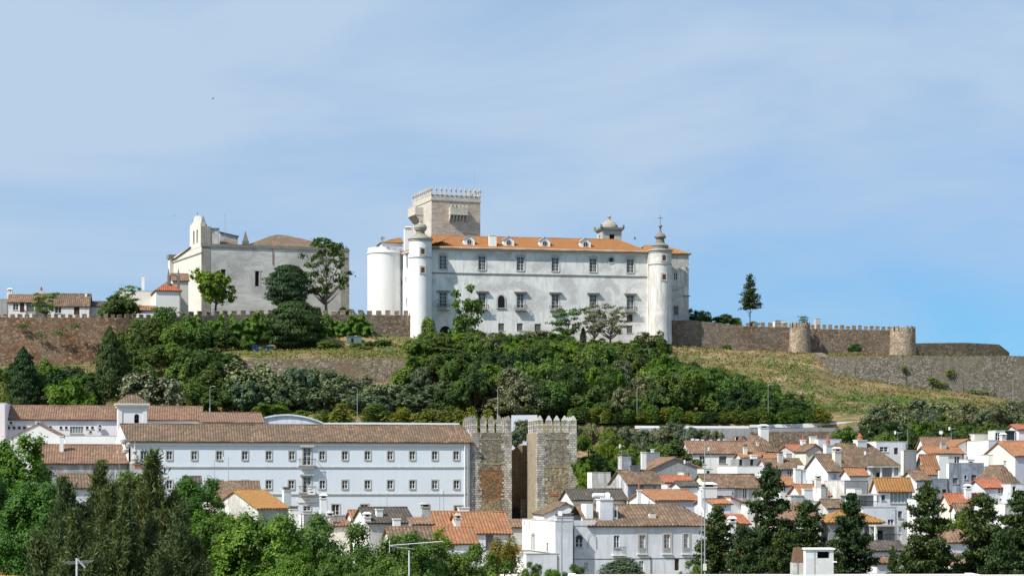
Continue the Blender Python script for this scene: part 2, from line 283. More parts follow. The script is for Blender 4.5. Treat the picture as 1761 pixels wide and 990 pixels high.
# ------------------------------------------------------------------ mesh builder
class MB:
    def __init__(s): s.v = []; s.f = []; s.m = []; s.uv = []; s.mats = []
    def mi(s, mat):
        if mat is None: return 0
        if mat not in s.mats: s.mats.append(mat)
        return s.mats.index(mat)
    def poly(s, pts, mat=None, uv=None):
        b = len(s.v); s.v += [tuple(p) for p in pts]; s.f.append(tuple(range(b, b + len(pts)))); s.m.append(s.mi(mat)); s.uv.append(uv)
    def box(s, x0, x1, y0, y1, z0, z1, mat=None):
        b = len(s.v)
        s.v += [(x0,y0,z0),(x1,y0,z0),(x1,y1,z0),(x0,y1,z0),(x0,y0,z1),(x1,y0,z1),(x1,y1,z1),(x0,y1,z1)]
        for q in ((0,3,2,1),(4,5,6,7),(0,1,5,4),(1,2,6,5),(2,3,7,6),(3,0,4,7)):
            s.f.append(tuple(b + i for i in q)); s.m.append(s.mi(mat)); s.uv.append(None)
    def frus(s, x0, x1, y0, y1, z0, z1, ins, mat=None, insy=None):   # box whose top is inset
        iy = ins if insy is None else insy
        b = len(s.v)
        s.v += [(x0,y0,z0),(x1,y0,z0),(x1,y1,z0),(x0,y1,z0),(x0+ins,y0+iy,z1),(x1-ins,y0+iy,z1),(x1-ins,y1-iy,z1),(x0+ins,y1-iy,z1)]
        for q in ((0,3,2,1),(4,5,6,7),(0,1,5,4),(1,2,6,5),(2,3,7,6),(3,0,4,7)):
            s.f.append(tuple(b + i for i in q)); s.m.append(s.mi(mat)); s.uv.append(None)
    def lathe(s, prof, cx=0, cy=0, n=24, mat=None, a0=0, a1=2*math.pi):
        full = abs(a1 - a0 - 2*math.pi) < 1e-6
        k = n if full else n + 1
        b = len(s.v)
        for r, z in prof:
            for i in range(k):
                a = a0 + (a1 - a0) * i / n
                s.v.append((cx + r*math.cos(a), cy + r*math.sin(a), z))
        for j in range(len(prof) - 1):
            for i in range(n):
                i2 = (i + 1) % k
                s.f.append((b+j*k+i, b+j*k+i2, b+(j+1)*k+i2, b+(j+1)*k+i)); s.m.append(s.mi(mat))
                r = max(prof[j][0], prof[j+1][0], .1); u0 = (a0+(a1-a0)*i/n)*r; u1 = (a0+(a1-a0)*(i+1)/n)*r
                s.uv.append([(u0,prof[j][1]),(u1,prof[j][1]),(u1,prof[j+1][1]),(u0,prof[j+1][1])])
        if full:
            s.f.append(tuple(b+(len(prof)-1)*k+i for i in range(k))); s.m.append(s.mi(mat)); s.uv.append(None)
            s.f.append(tuple(b+i for i in reversed(range(k)))); s.m.append(s.mi(mat)); s.uv.append(None)
    def tube(s, p0, p1, r0, r1=None, n=6, mat=None):
        r1 = r0 if r1 is None else r1
        p0, p1 = Vector(p0), Vector(p1); d = (p1 - p0).normalized()
        a = d.orthogonal().normalized(); c = d.cross(a); b = len(s.v)
        for p, r in ((p0, r0), (p1, r1)):
            for i in range(n):
                t = 2*math.pi*i/n; q = p + a*(r*math.cos(t)) + c*(r*math.sin(t)); s.v.append(tuple(q))
        for i in range(n):
            j = (i+1) % n; s.f.append((b+i, b+j, b+n+j, b+n+i)); s.m.append(s.mi(mat)); s.uv.append(None)
        s.f.append(tuple(b+n+i for i in range(n))); s.m.append(s.mi(mat)); s.uv.append(None)
        s.f.append(tuple(b+i for i in reversed(range(n)))); s.m.append(s.mi(mat)); s.uv.append(None)
    def holewall(s, u0, u1, z0, z1, holes, P, dep=.2, mat=None, top=None):
        """rectangular wall in (u,z) with rectangular openings; P maps (u, inward, z) to 3D"""
        us = sorted({u0, u1} | {min(max(x, u0), u1) for h in holes for x in h[:2]})
        zs = sorted({z0, z1} | {min(max(x, z0), z1) for h in holes for x in h[2:4]})
        for i in range(len(us)-1):
            for j in range(len(zs)-1):
                uc, zc = (us[i]+us[i+1])/2, (zs[j]+zs[j+1])/2
                if any(h[0] < uc < h[1] and h[2] < zc < h[3] for h in holes): continue
                s.poly([P(us[i],0,zs[j]), P(us[i+1],0,zs[j]), P(us[i+1],0,zs[j+1]), P(us[i],0,zs[j+1])], mat)
        for a, b, c, d in [h[:4] for h in holes]:
            for q in (((a,0,c),(b,0,c),(b,dep,c),(a,dep,c)), ((a,dep,d),(b,dep,d),(b,0,d),(a,0,d)),
                      ((a,0,d),(a,0,c),(a,dep,c),(a,dep,d)), ((b,0,c),(b,0,d),(b,dep,d),(b,dep,c))):
                s.poly([P(*x) for x in q], mat)
            s.poly([P(a,dep+.05,c), P(b,dep+.05,c), P(b,dep+.05,d), P(a,dep+.05,d)], M['black'])  # black backing sheet paints in the unlit interior behind the opening
    def roofplane(s, pts, mat=None, per=.46, amp=.10, thick=.14):
        P = [Vector(p) for p in pts]
        n = Vector((0,0,0))
        for i in range(len(P)): n += P[i].cross(P[(i+1) % len(P)])
        n.normalize()
        if n.z < 0: n = -n; P.reverse()
        eu = Vector((0,0,1)).cross(n).normalized() if abs(n.z) < .9999 else Vector((1,0,0))
        ev = n.cross(eu); o = P[0]
        q = [((p-o).dot(eu), (p-o).dot(ev)) for p in P]
        u0 = min(a for a, b in q); u1 = max(a for a, b in q)
        k = max(2, int(round((u1-u0)/(per/4)))); k = min(k, 1400)
        def rng(u):
            vs_ = []
            for i in range(len(q)):
                (a, b), (c, d) = q[i], q[(i+1) % len(q)]
                if abs(a-c) < 1e-9:
                    if abs(u-a) < 1e-6: vs_ += [b, d]
                    continue
                t = (u-a)/(c-a)
                if -1e-7 <= t <= 1+1e-7: vs_.append(b + t*(d-b))
            return (min(vs_), max(vs_)) if vs_ else (0, 0)
        prev = None
        rr = random.Random(int(u1*100)+k)
        for i in range(k+1):
            u = u0 + (u1-u0)*i/k; lo, hi = rng(min(max(u, u0+1e-6), u1-1e-6))
            h = amp*(abs(math.sin(math.pi*(i % 4)/4))) if 0 < i < k else 0
            sg_ = .05*math.sin(u*.55+P[0].x)+.03*math.sin(u*1.7+P[0].y)
            a = o + eu*u + ev*lo + n*(h+sg_*.6); c = o + eu*u + ev*hi + n*(h+sg_)
            cur = (a, c, u, lo, hi)
            if prev: s.poly([prev[0], a, c, prev[1]], mat, [(prev[2], prev[3]), (u, lo), (u, hi), (prev[2], prev[4])])
            prev = cur
        low = [p - n*thick for p in P]
        s.poly([*reversed(low)], mat)
        for i in range(len(P)):
            j = (i+1) % len(P); s.poly([low[i], low[j], P[j], P[i]], mat)
    def build(s, name, mat=None, parent=None, loc=(0,0,0), rot=0, smooth=False):
        me = bpy.data.meshes.new(name); me.from_pydata(s.v, [], s.f)
        mats = s.mats if s.mats else [mat]
        if s.mats and mat and None in s.mats: pass
        for m_ in mats: me.materials.append(m_ if m_ else mat)
        if len(mats) > 1: me.polygons.foreach_set('material_index', s.m)
        V = s.v; uvs = np.empty(sum(len(f) for f in s.f)*2); k = 0
        for f, u in zip(s.f, s.uv):
            if u is None:
                a, b, c = Vector(V[f[0]]), Vector(V[f[1]]), Vector(V[f[2]])
                n = (b-a).cross(c-a)
                if n.length > 0: n.normalize()
                if abs(n.z) > .8:
                    for i in f: uvs[k] = V[i][0]; uvs[k+1] = V[i][1]; k += 2
                else:
                    t = Vector((-n.y, n.x, 0)).normalized() if (n.x or n.y) else Vector((1,0,0))
                    for i in f: uvs[k] = V[i][0]*t.x + V[i][1]*t.y; uvs[k+1] = V[i][2]; k += 2
            else:
                for q in u: uvs[k] = q[0]; uvs[k+1] = q[1]; k += 2
        l = me.uv_layers.new(name='UVMap'); l.data.foreach_set('uv', uvs)
        if smooth: me.polygons.foreach_set('use_smooth', [True]*len(s.f))
        o = bpy.data.objects.new(name, me); COL.objects.link(o); o.location = loc; o.rotation_euler = (0, 0, rot)
        if parent: o.parent = parent
        return o

LABELS = set()
def tag(o, label, cat, group=None, kind=None):
    o['label'] = label; o['category'] = cat
    if group: o['group'] = group
    o['kind'] = kind or 'thing'
    return o
def root(name, loc, rot, label, cat, group=None):
    o = bpy.data.objects.new(name, None); COL.objects.link(o); o.location = loc; o.rotation_euler = (0, 0, rot)
    o.empty_display_size = 1
    return tag(o, label, cat, group)

class Fr:                      # a building's own frame: origin at its near left corner
    def __init__(s, px, D, th, zb=None):
        s.X, s.Y, s.t = PX(px, D), D, R(th); s.c, s.s = math.cos(s.t), math.sin(s.t)
        s.zb = tz(s.X, s.Y) - .3 if zb is None else zb
    def k(s, px): return (px - CX) / F
    def ux(s, px, y=0):
        k = s.k(px); X0 = s.X - y*s.s; Y0 = s.Y + y*s.c
        return (k*Y0 - X0) / (s.c - k*s.s)
    def uy(s, px, x=0):
        k = s.k(px); X0 = s.X + x*s.c; Y0 = s.Y + x*s.s
        return (X0 - k*Y0) / (s.s + k*s.c)
    def z(s, py, x=0, y=0): return (H - py) / F * (s.Y + x*s.s + y*s.c) - s.zb
    def w(s, x, y): return (s.X + x*s.c - y*s.s, s.Y + x*s.s + y*s.c)
    def root(s, name, label, cat, group=None): return root(name, (s.X, s.Y, s.zb), s.t, label, cat, group)

WC = {}; WN = 0
def window(parent, face, u, z, w, h, style='casement', rec=.16):
    global WN; WN += 1; vr = 1 if style == 'stone' and WN % 4 == 1 else 0
    key = (style, round(w, 2), round(h, 2), vr)
    if key not in WC:
        a = MB(); g = MB(); fm = M['frame']; t = .07; W, Hh = w/2, h
        if style in ('casement', 'grid', 'stone', 'arch', 'french'):
            a.box(-W, -W+t, -.05, .03, 0, Hh, fm); a.box(W-t, W, -.05, .03, 0, Hh, fm)
            a.box(-W+t, W-t, -.05, .03, 0, t, fm); a.box(-W+t, W-t, -.05, .03, Hh-t, Hh, fm)
            a.box(-.06, .06, -.06, .02, t, Hh-t, fm)
            rows = 2 if style in ('casement', 'stone') else 4
            for i in range(1, rows): a.box(-W+t, W-t, -.04, .02, Hh*i/rows-.03, Hh*i/rows+.03, fm)
            if style in ('grid', 'arch', 'french'):
                for q in (-.5, .5): a.box(q*W-.025, q*W+.025, -.035, .02, t, Hh-t, fm)
        if style in ('stone', 'grid', 'arch', 'french'):
            e = .2 if style == 'stone' else .28; p0, p1 = -rec-.07, -rec+.002
            sm = M['trim']
            a.box(-W-e, -W, p0, p1, -e*.8, Hh+e, sm); a.box(W, W+e, p0, p1, -e*.8, Hh+e, sm)
            a.box(-W, W, p0, p1, Hh, Hh+e, sm); a.box(-W-e*.2, W+e*.2, p0-.06, p1-.004, -e*.8, 0, sm)
            if style == 'arch':
                n = 7
                for i in range(n):
                    x0 = -W-e+(2*W+2*e)*i/n; x1 = -W-e+(2*W+2*e)*(i+1)/n; xm = (x0+x1)/2/(W+e)
                    a.box(x0, x1, p0-.02, p1-.003, Hh+e, Hh+e+.42*math.sqrt(max(0, 1-xm*xm)), sm)
        if style in ('dark', 'casement', 'shutter', 'strip'): a.box(-W-.1, W+.1, -rec-.1, -rec+.0, -.1, -.0, M['trim'])
        if style == 'shutter':
            for i in range(int(h/.16)): a.box(-W+.05, W-.05, -.03, .0, i*.16+.02, i*.16+.12, M['shut'])
            a.box(-W, -W+.05, -.05, 0, 0, h, fm); a.box(W-.05, W, -.05, 0, 0, h, fm)
        if style == 'door':
            a.box(-W+.04, W-.04, -.05, 0, 0, h-.04, M['brownp']); a.box(-.02, .02, -.07, -.05, .05, h-.1, M['black'])
        if style == 'strip':
            k = 5
            for i in range(k+1): x = -W+2*W*i/k; a.box(x-.04, x+.04, -.06, .02, 0, h, fm)
            a.box(-W, W, -.05, .015, 0, .07, fm); a.box(-W, W, -.05, .015, h-.07, h, fm)
        pm = M['curtain'] if style == 'strip' else M['glass']
        g.box(-W+.03, W-.03, .035, .045, .03, h-.03, pm)
        if vr: g.box(-W+.05, W-.05, .01, .03, h*.45, h-.05, M['shut'])
        ao = a.build('window', fm); go = g.build('pane', pm, ao)
        WC[key] = (ao, go); first = True
    else:
        s0, g0 = WC[key]; ao = s0.copy(); COL.objects.link(ao); go = g0.copy(); COL.objects.link(go); go.parent = ao
    if face == 'f': ao.location = (u, rec, z); ao.rotation_euler = (0, 0, 0)
    elif face == 'l': ao.location = (rec, u, z); ao.rotation_euler = (0, 0, -math.pi/2)
    else: ao.location = face[0]; ao.rotation_euler = (0, 0, face[1])
    ao.parent = parent
    if style == 'door': ao.name = 'door'
    return ao

def chimney_mb(w, d, h, style='plain', mat=None):
    m = MB(); mat = mat or M['clean']
    m.box(-w/2, w/2, -d/2, d/2, -1.0, h, mat)
    if style in ('plain', 'cap'):
        m.box(-w/2-.08, w/2+.08, -d/2-.08, d/2+.08, h, h+.12, mat)
        if style == 'cap':
            for sx_ in (-1, 1):
                for sy_ in (-1, 1): m.box(sx_*w*.4-.07, sx_*w*.4+.07, sy_*d*.4-.07, sy_*d*.4+.07, h+.12, h+.45, mat)
            m.box(-w*.28, w*.28, -d*.28, d*.28, h+.12, h+.4, M['black'])
            m.frus(-w/2-.12, w/2+.12, -d/2-.12, d/2+.12, h+.45, h+.75, w*.3, mat, d*.3)
    if style == 'pot':
        m.box(-w/2-.08, w/2+.08, -d/2-.08, d/2+.08, h, h+.12, mat)
        m.lathe([(w*.28, h+.12), (w*.22, h+.6), (w*.26, h+.65), (.02, h+1.3)], 0, 0, 10, M['terra'])
    if style == 'dark':
        m.box(-w/2-.06, w/2+.06, -d/2-.06, d/2+.06, h, h+.1, mat); m.box(-w*.42, w*.42, -d*.42, d*.42, h+.1, h+.45, M['brick'])
        m.box(-w/2-.05, w/2+.05, -d/2-.05, d/2+.05, h+.45, h+.55, M['dtrim'])
    return m

def gableroof(m, w, d, h, rise, axis, mat, over=.35, rf=.5, hip=0):
    o = over
    if axis == 'x':
        yr = d*rf; sf = rise/yr; sb = rise/(d-yr) if d > yr else 1
        A = (-o, -o, h-sf*o); B = (w+o, -o, h-sf*o); C_ = (w+o-hip, yr, h+rise); D_ = (-o+hip, yr, h+rise)
        E = (w+o, d+o, h-sb*o); G = (-o, d+o, h-sb*o)
        m.roofplane([A, B, C_, D_], mat); m.roofplane([D_, C_, E, G], mat)
        if hip: m.roofplane([B, E, C_], mat); m.roofplane([G, A, D_], mat)
        m.tube(Vector(D_)+Vector((0,0,.04)), Vector(C_)+Vector((0,0,.04)), .13, n=6)
        if hip:
            for p, q in ((A, D_), (B, C_)): m.tube(Vector(p)+Vector((0,0,.03)), Vector(q)+Vector((0,0,.03)), .11, n=5)
    else:
        xr_ = w*rf; sl_ = rise/xr_; sr = rise/(w-xr_)
        A = (-o, -o, h-sl_*o); B = (-o, d+o, h-sl_*o); C_ = (xr_, d+o-hip, h+rise); D_ = (xr_, -o+hip, h+rise)
        E = (w+o, d+o, h-sr*o); G = (w+o, -o, h-sr*o)
        m.roofplane([A, D_, C_, B], mat); m.roofplane([D_, G, E, C_], mat)
        if hip: m.roofplane([A, G, D_], mat); m.roofplane([B, C_, E], mat)
        m.tube(Vector(D_)+Vector((0,0,.04)), Vector(C_)+Vector((0,0,.04)), .13, n=6)

def house(label, pc, pr, ye, D, th=12, pl=None, depth=8, roof='gx', rise=None, wall='white', rmat='brown', wins=(), lwins=(),
          chims=(), over=.3, rf=.5, hip=0, name='house', cat='house', group=None, lwall=None, zb=None, par=.5, extra=None):
    f = Fr(pc, D, th, zb)
    wd = f.ux(pr); d = f.uy(pl) if pl is not None else depth
    d = min(max(d, 1.0), 26)
    if zb is None:
        f.zb = min(tz(*f.w(a, b)) for a in (0, wd) for b in (0, d)) - .5
    h = f.z(ye); r_ = f.root(name, label, cat, group)
    if h < .8: f.zb -= (2.5-h); r_.location.z = f.zb; h = f.z(ye)
    rise = rise if rise is not None else ({'gx': .42*d*rf, 'gy': .42*wd*.5, 'hip': .42*min(d, wd)*.5, 'sf': .3*d, 'sl': .3*wd, 'sr': .3*wd, 'flat': 0}[roof])
    wm = M[wall]; lm = M[lwall] if lwall else wm  # brighter left plaster: sun and shade put into colour
    def hole(t, left=False):
        px, py, ww, hh = t[:4]
        if left: u = f.uy(px); z = f.z(py, 0, u)
        else: u = f.ux(px); z = f.z(py, u, 0)
        return (u-ww/2, u+ww/2, z-hh/2, z+hh/2)
    m = MB()
    fh = [hole(t) for t in wins]; lh = [hole(t, True) for t in lwins]
    fh = [q for q in fh]; 
    m.holewall(0, wd, 0, h, fh, lambda u, i, z: (u, i, z), .2, wm)
    m.holewall(0, d, 0, h, lh, lambda u, i, z: (i, u, z), .2, lm)
    m.poly([(wd,0,0),(wd,d,0),(wd,d,h),(wd,0,h)], wm); m.poly([(0,d,0),(0,d,h),(wd,d,h),(wd,d,0)], wm)
    rm = MB(); T = M[rmat] if rmat else None
    if roof == 'gx':
        for x, mm in ((0, lm), (wd, wm)): m.poly([(x,0,h),(x,d,h),(x,d*rf,h+rise)], mm)
        gableroof(rm, wd, d, h+.06, rise, 'x', T, over, rf, 0)
        if hip: pass
    elif roof == 'gy':
        for y in (0, d): m.poly([(0,y,h),(wd,y,h),(wd*rf,y,h+rise)], wm)
        gableroof(rm, wd, d, h+.06, rise, 'y', T, over, rf)
    elif roof == 'hip':
        gableroof(rm, wd, d, h+.06, rise, 'x' if wd > d else 'y', T, over, .5, hip or min(wd, d)*.5)
    elif roof == 'sf':
        for x, mm in ((0, lm), (wd, wm)): m.poly([(x,0,h),(x,d,h),(x,d,h+rise)], mm)
        m.poly([(0,d,h),(wd,d,h),(wd,d,h+rise),(0,d,h+rise)], wm)
        q = rise/d*over; rm.roofplane([(-over,-over,h-q+.06),(wd+over,-over,h-q+.06),(wd+over,d+.1,h+rise+.08),(-over,d+.1,h+rise+.08)], T)
    elif roof == 'sr':     # high at left, falling to the right
        m.poly([(0,0,h),(wd,0,h),(0,0,h+rise)], wm); m.poly([(0,d,h),(wd,d,h),(0,d,h+rise)], wm)
        m.poly([(0,0,h),(0,d,h),(0,d,h+rise),(0,0,h+rise)], lm)
        q = rise/wd*over; rm.roofplane([(-.05,-over,h+rise+.06),(wd+over,-over,h-q+.06),(wd+over,d+over,h-q+.06),(-.05,d+over,h+rise+.06)], T)
    elif roof == 'sl':     # high at right, falling to the left
        m.poly([(0,0,h),(wd,0,h),(wd,0,h+rise)], wm); m.poly([(0,d,h),(wd,d,h),(wd,d,h+rise)], wm)
        m.poly([(wd,0,h),(wd,d,h),(wd,d,h+rise),(wd,0,h+rise)], wm)
        q = rise/wd*over; rm.roofplane([(wd+.05,-over,h+rise+.06),(-over,-over,h-q+.06),(-over,d+over,h-q+.06),(wd+.05,d+over,h+rise+.06)], T)
    elif roof == 'flat':
        rm.poly([(.25,.25,h-par),(wd-.25,.25,h-par),(wd-.25,d-.25,h-par),(.25,d-.25,h-par)], M['trim'])
        for a, b, c, e in ((0,wd,0,.25),(0,wd,d-.25,d),(0,.25,.25,d-.25),(wd-.25,wd,.25,d-.25)):
            rm.box(a-.04 if a == 0 else a, b+.04 if b == wd else b, c-.04 if c == 0 else c, e+.04 if e == d else e, h-.0, h+.09, M['trim'])
        m.poly([(0,.25,h-par),(0,.25,h),(wd,.25,h),(wd,.25,h-par)], wm)
    m.build('wall', wm, r_); rm.build('roof', T or M['trim'], r_)
    for t, q in list(zip(wins, fh)):
        st = t[4] if len(t) > 4 else 'casement'
        window(r_, 'f', (q[0]+q[1])/2, q[2], q[1]-q[0], q[3]-q[2], st)
    for t, q in list(zip(lwins, lh)):
        st = t[4] if len(t) > 4 else 'casement'
        window(r_, 'l', (q[0]+q[1])/2, q[2], q[1]-q[0], q[3]-q[2], st)
    for c in chims:        # (px, ybottom, ytop, width_m, depth_frac, style, mat)
        px, yb, yt, cw, fr = c[:5]; st = c[5] if len(c) > 5 else 'plain'; cm = M[c[6]] if len(c) > 6 else M['clean']
        y = d*fr; x = f.ux(px, y); zb_, zt = f.z(yb, x, y), f.z(yt, x, y)
        chimney_mb(cw, cw*.7, zt-zb_, st, cm).build('chimney', cm, r_, (x, y, zb_))
    hr = random.Random(int(pc*7+ye*3))
    if wd > 3 and hr.random() < .6:
        q = MB(); xx = wd-.25; q.tube((xx, -.09, 0), (xx, -.09, h-.15), .05, n=5); q.tube((0, -.2, h-.12), (wd, -.2, h-.12), .06, n=5) if roof in ('gx', 'hip', 'sf') else None; q.build('gutter', M['steel'] if hr.random() < .5 else M['iron'], r_)
    if not chims and roof in ('gx', 'sf') and wd > 4 and D < 420 and hr.random() < .55:
        cw = hr.uniform(.55, 1.0); xx = hr.uniform(.15, .85)*wd; yy = d*(.75 if hr.random() < .5 else .3); zz = h+rise*.55
        chimney_mb(cw, cw*.8, rise*.6+hr.uniform(.4, 1.0), hr.choice(['plain', 'cap', 'dark']), M[hr.choice(['clean', 'cream', 'worn'])]).build('chimney', M['clean'], r_, (xx, yy, zz))
    if extra: extra(f, r_, wd, d, h, rise)
    return r_, f, wd, d, h

# ------------------------------------------------------------------ vegetation
def leafmesh(name, P, Nn, S, asp, mat, rs, align=None):
    """one rhombus leaf (4 verts) per point; P,Nn: (n,3), S: (n,)"""
    n = len(P); Nn = Nn / (np.linalg.norm(Nn, axis=1, keepdims=True) + 1e-9)
    A = rs.normal(size=(n, 3)) if align is None else align + rs.normal(size=(n, 3)) * .25
    A -= Nn * (A * Nn).sum(1, keepdims=True); A /= np.linalg.norm(A, axis=1, keepdims=True) + 1e-9
    B = np.cross(Nn, A); s = S[:, None] * .5
    V = np.stack([P - A*s, P + B*s*asp, P + A*s, P - B*s*asp], 1).reshape(-1, 3)
    me = bpy.data.meshes.new(name); me.vertices.add(4*n); me.vertices.foreach_set('co', V.ravel())
    me.loops.add(4*n); me.loops.foreach_set('vertex_index', np.arange(4*n, dtype=np.int32))
    me.polygons.add(n); me.polygons.foreach_set('loop_start', np.arange(0, 4*n, 4, dtype=np.int32))
    try: me.polygons.foreach_set('loop_total', np.full(n, 4, dtype=np.int32))
    except Exception: pass
    me.update(calc_edges=True); me.materials.append(mat)
    return me
def unit(v): return v / (np.linalg.norm(v, axis=-1, keepdims=True) + 1e-9)

def trunkmesh(name, H_, r, limbs, mat, base=0.0, lean=0):
    m = MB(); rr = random.Random(len(limbs)*7+int(H_*10))
    top = H_*.62; p = Vector((0, 0, base-1.0)); segs = 6
    pts = [Vector((math.sin(i*1.3)*r*.5*i/segs, math.cos(i*1.7)*r*.5*i/segs, base-1.0+(top-base+1)*i/segs)) for i in range(segs+1)]
    for i in range(segs): m.tube(pts[i], pts[i+1], r*(1-.75*i/segs), r*(1-.75*(i+1)/segs), 7)
    for l in limbs:
        l = Vector(l); t0 = min(max((l.z - (Vector((l.x, l.y, 0)).length)*.9), base + H_*.12), top*.96)
        k = (t0-base+1)/(top-base+1)*segs; i = min(int(k), segs-1); a = pts[i].lerp(pts[i+1], k-i)
        mid = a.lerp(l, .5) + Vector((0, 0, -.05*(l-a).length)); q = r*(1-.75*k/segs)*.6
        m.tube(a, mid, q, q*.6, 5); m.tube(mid, l, q*.6, q*.15, 5)
    return m, mat

TREES = {}
def treemeshes(key, kind, seed, mat, bark, nleaf, leaf, nl=26, nc=16, spread=.16, shape=(1,1,1), base=.22, lo=.3, Hn=10.0, tight=0):
    """nominal tree: 10 m high, crown radius 3.5 m; returns (trunk mesh builder, crown mesh)"""
    rs = np.random.RandomState(seed); Ht, Rr = Hn, 3.6
    limbs = []
    if kind == 'broad':
        cz = Ht*(1+base)/2; rz = Ht*(1-base)/2
        d = unit(rs.normal(size=(nl, 3))); d[:, 2] = d[:, 2]*.9+.08
        rad = rs.uniform(.45+.2*tight, .86, (nl, 1)) * (1+.13*np.sin(d[:, :1]*5+seed)+.1*np.cos(d[:, 1:2]*6+seed*2))
        Lc = d*rad*np.array([Rr, Rr, rz]); Lr = rs.uniform(.20, .36, nl)*Rr
        Lc = np.vstack([Lc, rs.normal(size=(4, 3))*.25*Rr]); Lr = np.append(Lr, [.45*Rr]*4)
        tot = len(Lc); k = np.repeat(np.arange(tot), nc)
        cd = unit(rs.normal(size=(len(k), 3)) + unit(Lc+1e-3)[k]*.9 + np.array([0, 0, .35]))
        Cc = Lc[k] + cd*Lr[k][:, None]*rs.uniform(.55, 1.05, (len(k), 1))
        m = max(1, nleaf//len(k)); q = np.repeat(np.arange(len(k)), m)
        off = rs.normal(size=(len(q), 3))*spread*Rr*np.array([.62, .62, .5])
        P = Cc[q] + off
        P[:, 2] -= .12*np.linalg.norm(off[:, :2], axis=1)
        Nn = cd[q]*.8 + unit(off)*.5 + rs.normal(size=P.shape)*.45 + np.array([0, 0, .5])
        P = P*np.array(shape); P[:, 2] = P[:, 2] + cz
        P[:, 2] = np.maximum(P[:, 2], .2+rs.uniform(0, .6, len(P)))
        S = leaf*rs.uniform(.6, 1.35, len(P)); asp = .62
        limbs = [tuple(Lc[i]*.85*np.array(shape)+np.array([0, 0, cz])) for i in range(0, nl, 2)]
        crown = leafmesh('crown', P, Nn, S, asp, mat, rs)
    elif kind == 'sparse':
        cz = Ht*.62; d = unit(rs.normal(size=(nl, 3))); d[:, 2] = rs.uniform(-.95, 1, nl); d[:, :2] *= np.sqrt(1.05-d[:, 2:]**2*.8)/(np.linalg.norm(d[:, :2], axis=1, keepdims=True)+.01)
        Lc = d*np.hstack([rs.uniform(.3, 1.0, (nl, 1))]*2+[np.ones((nl, 1))])*np.array([Rr, Rr, Ht*.36])
        k = np.repeat(np.arange(nl), max(1, nleaf//nl))
        off = rs.normal(size=(len(k), 3))*np.array([1, 1, .5])*spread*Rr
        P = Lc[k]+off; P[:, 2] += cz; P[:, 2] = np.minimum(P[:, 2], Ht*1.02)
        Nn = unit(off)+rs.normal(size=P.shape)*.5+np.array([0, 0, .6])
        limbs = [tuple(Lc[i]+np.array([0, 0, cz-.15])) for i in range(nl)]
        crown = leafmesh('crown', P, Nn, leaf*rs.uniform(.6, 1.3, len(P)), .6, mat, rs)
    elif kind == 'conifer':
        Cs, Ds = [], []; z = Ht*lo*.35; ga = 0
        while z < Ht*.985:
            f = z/Ht; rmax = Rr*(1-f)**.62*(1.06 if f > .12 else .8)
            nb = int(5+5*(1-f))
            for b in range(nb):
                ga += 2.4+rs.uniform(-.3, .3); ln = rmax*rs.choice([.55, .8, 1.0, 1.18], p=[.2, .3, .35, .15])
                up = rs.uniform(.05, .32)
                steps = max(2, int(ln/.34))
                for s_ in range(1, steps+1):
                    t = s_/steps; x = ln*t
                    Cs.append((math.cos(ga)*x, math.sin(ga)*x, z + up*x - .05*x*x + rs.uniform(-.06, .06))); Ds.append((math.cos(ga), math.sin(ga), .35))
                if b % 2 == 0: limbs.append((math.cos(ga)*ln*.9, math.sin(ga)*ln*.9, z+up*ln*.8))
            z += rs.uniform(.28, .55)
        Cs.append((0, 0, Ht*.99)); Ds.append((0, 0, 1)); Cs.append((0,0,Ht*.96)); Ds.append((0,0,1))
        Cs, Ds = np.array(Cs), unit(np.array(Ds)); m = max(3, nleaf//len(Cs)); q = np.repeat(np.arange(len(Cs)), m)
        off = rs.normal(size=(len(q), 3))*np.array([.17, .17, .09])*spread/.16
        P = Cs[q]+off; P[:, 2] = np.minimum(P[:, 2], Ht)
        Nn = rs.normal(size=P.shape)*.6+np.array([0, 0, .8])+unit(off)*.4
        crown = leafmesh('crown', P, Nn, leaf*rs.uniform(.6, 1.3, len(P)), .42, mat, rs, align=Ds[q]+rs.normal(size=(len(q), 3))*.5)
        limbs = limbs[::3]
    elif kind == 'cypress':
        n = nleaf; f = rs.uniform(0, 1, n)**.85; a = rs.uniform(0, 2*math.pi, n)
        prof = np.interp(f, [0, .08, .3, .6, .85, 1], [.55, .95, 1, .78, .45, .03])
        if tight: f = .14+.86*rs.uniform(0, 1, n); prof = np.sqrt(np.clip(1-((f-.54)/.47)**2, 0.02, 1))
        lump = 1+.16*np.sin(a*3+f*17+seed)+.12*np.sin(a*5-f*31)+.1*np.sin(f*60+a)
        rr = Rr*prof*lump*rs.uniform(.72, 1.03, n)
        P = np.stack([np.cos(a)*rr, np.sin(a)*rr, .15+f*(Ht-.1)], 1)
        Nn = np.stack([np.cos(a), np.sin(a), np.full(n, .5)], 1)+rs.normal(size=(n, 3))*.55
        crown = leafmesh('crown', P, Nn, leaf*rs.uniform(.6, 1.3, n), .45, mat, rs, align=np.stack([np.cos(a)*.4, np.sin(a)*.4, np.ones(n)], 1))
    elif kind == 'wispy':
        Cs = []; Ds = []
        nlead = 9
        for i in range(nlead):
            a = i*2.4; r0 = Rr*(.25+.6*(i/nlead)) if i else 0; hh = Ht*rs.uniform(.52, .9) if i else Ht
            bx, by = math.cos(a)*r0, math.sin(a)*r0; limbs.append((bx*.8, by*.8, hh*.8))
            z = Ht*.05
            while z < hh:
                w_ = Rr*.66*min(1, (hh-z)/hh*1.15+.05)
                for b in range(5):
                    an = rs.uniform(0, 6.28); q = w_*rs.uniform(.2, 1)
                    Cs.append((bx*(.35+.65*z/hh)+math.cos(an)*q, by*(.35+.65*z/hh)+math.sin(an)*q, z+q*.6)); Ds.append((math.cos(an), math.sin(an), .75))
                z += rs.uniform(.2, .42)
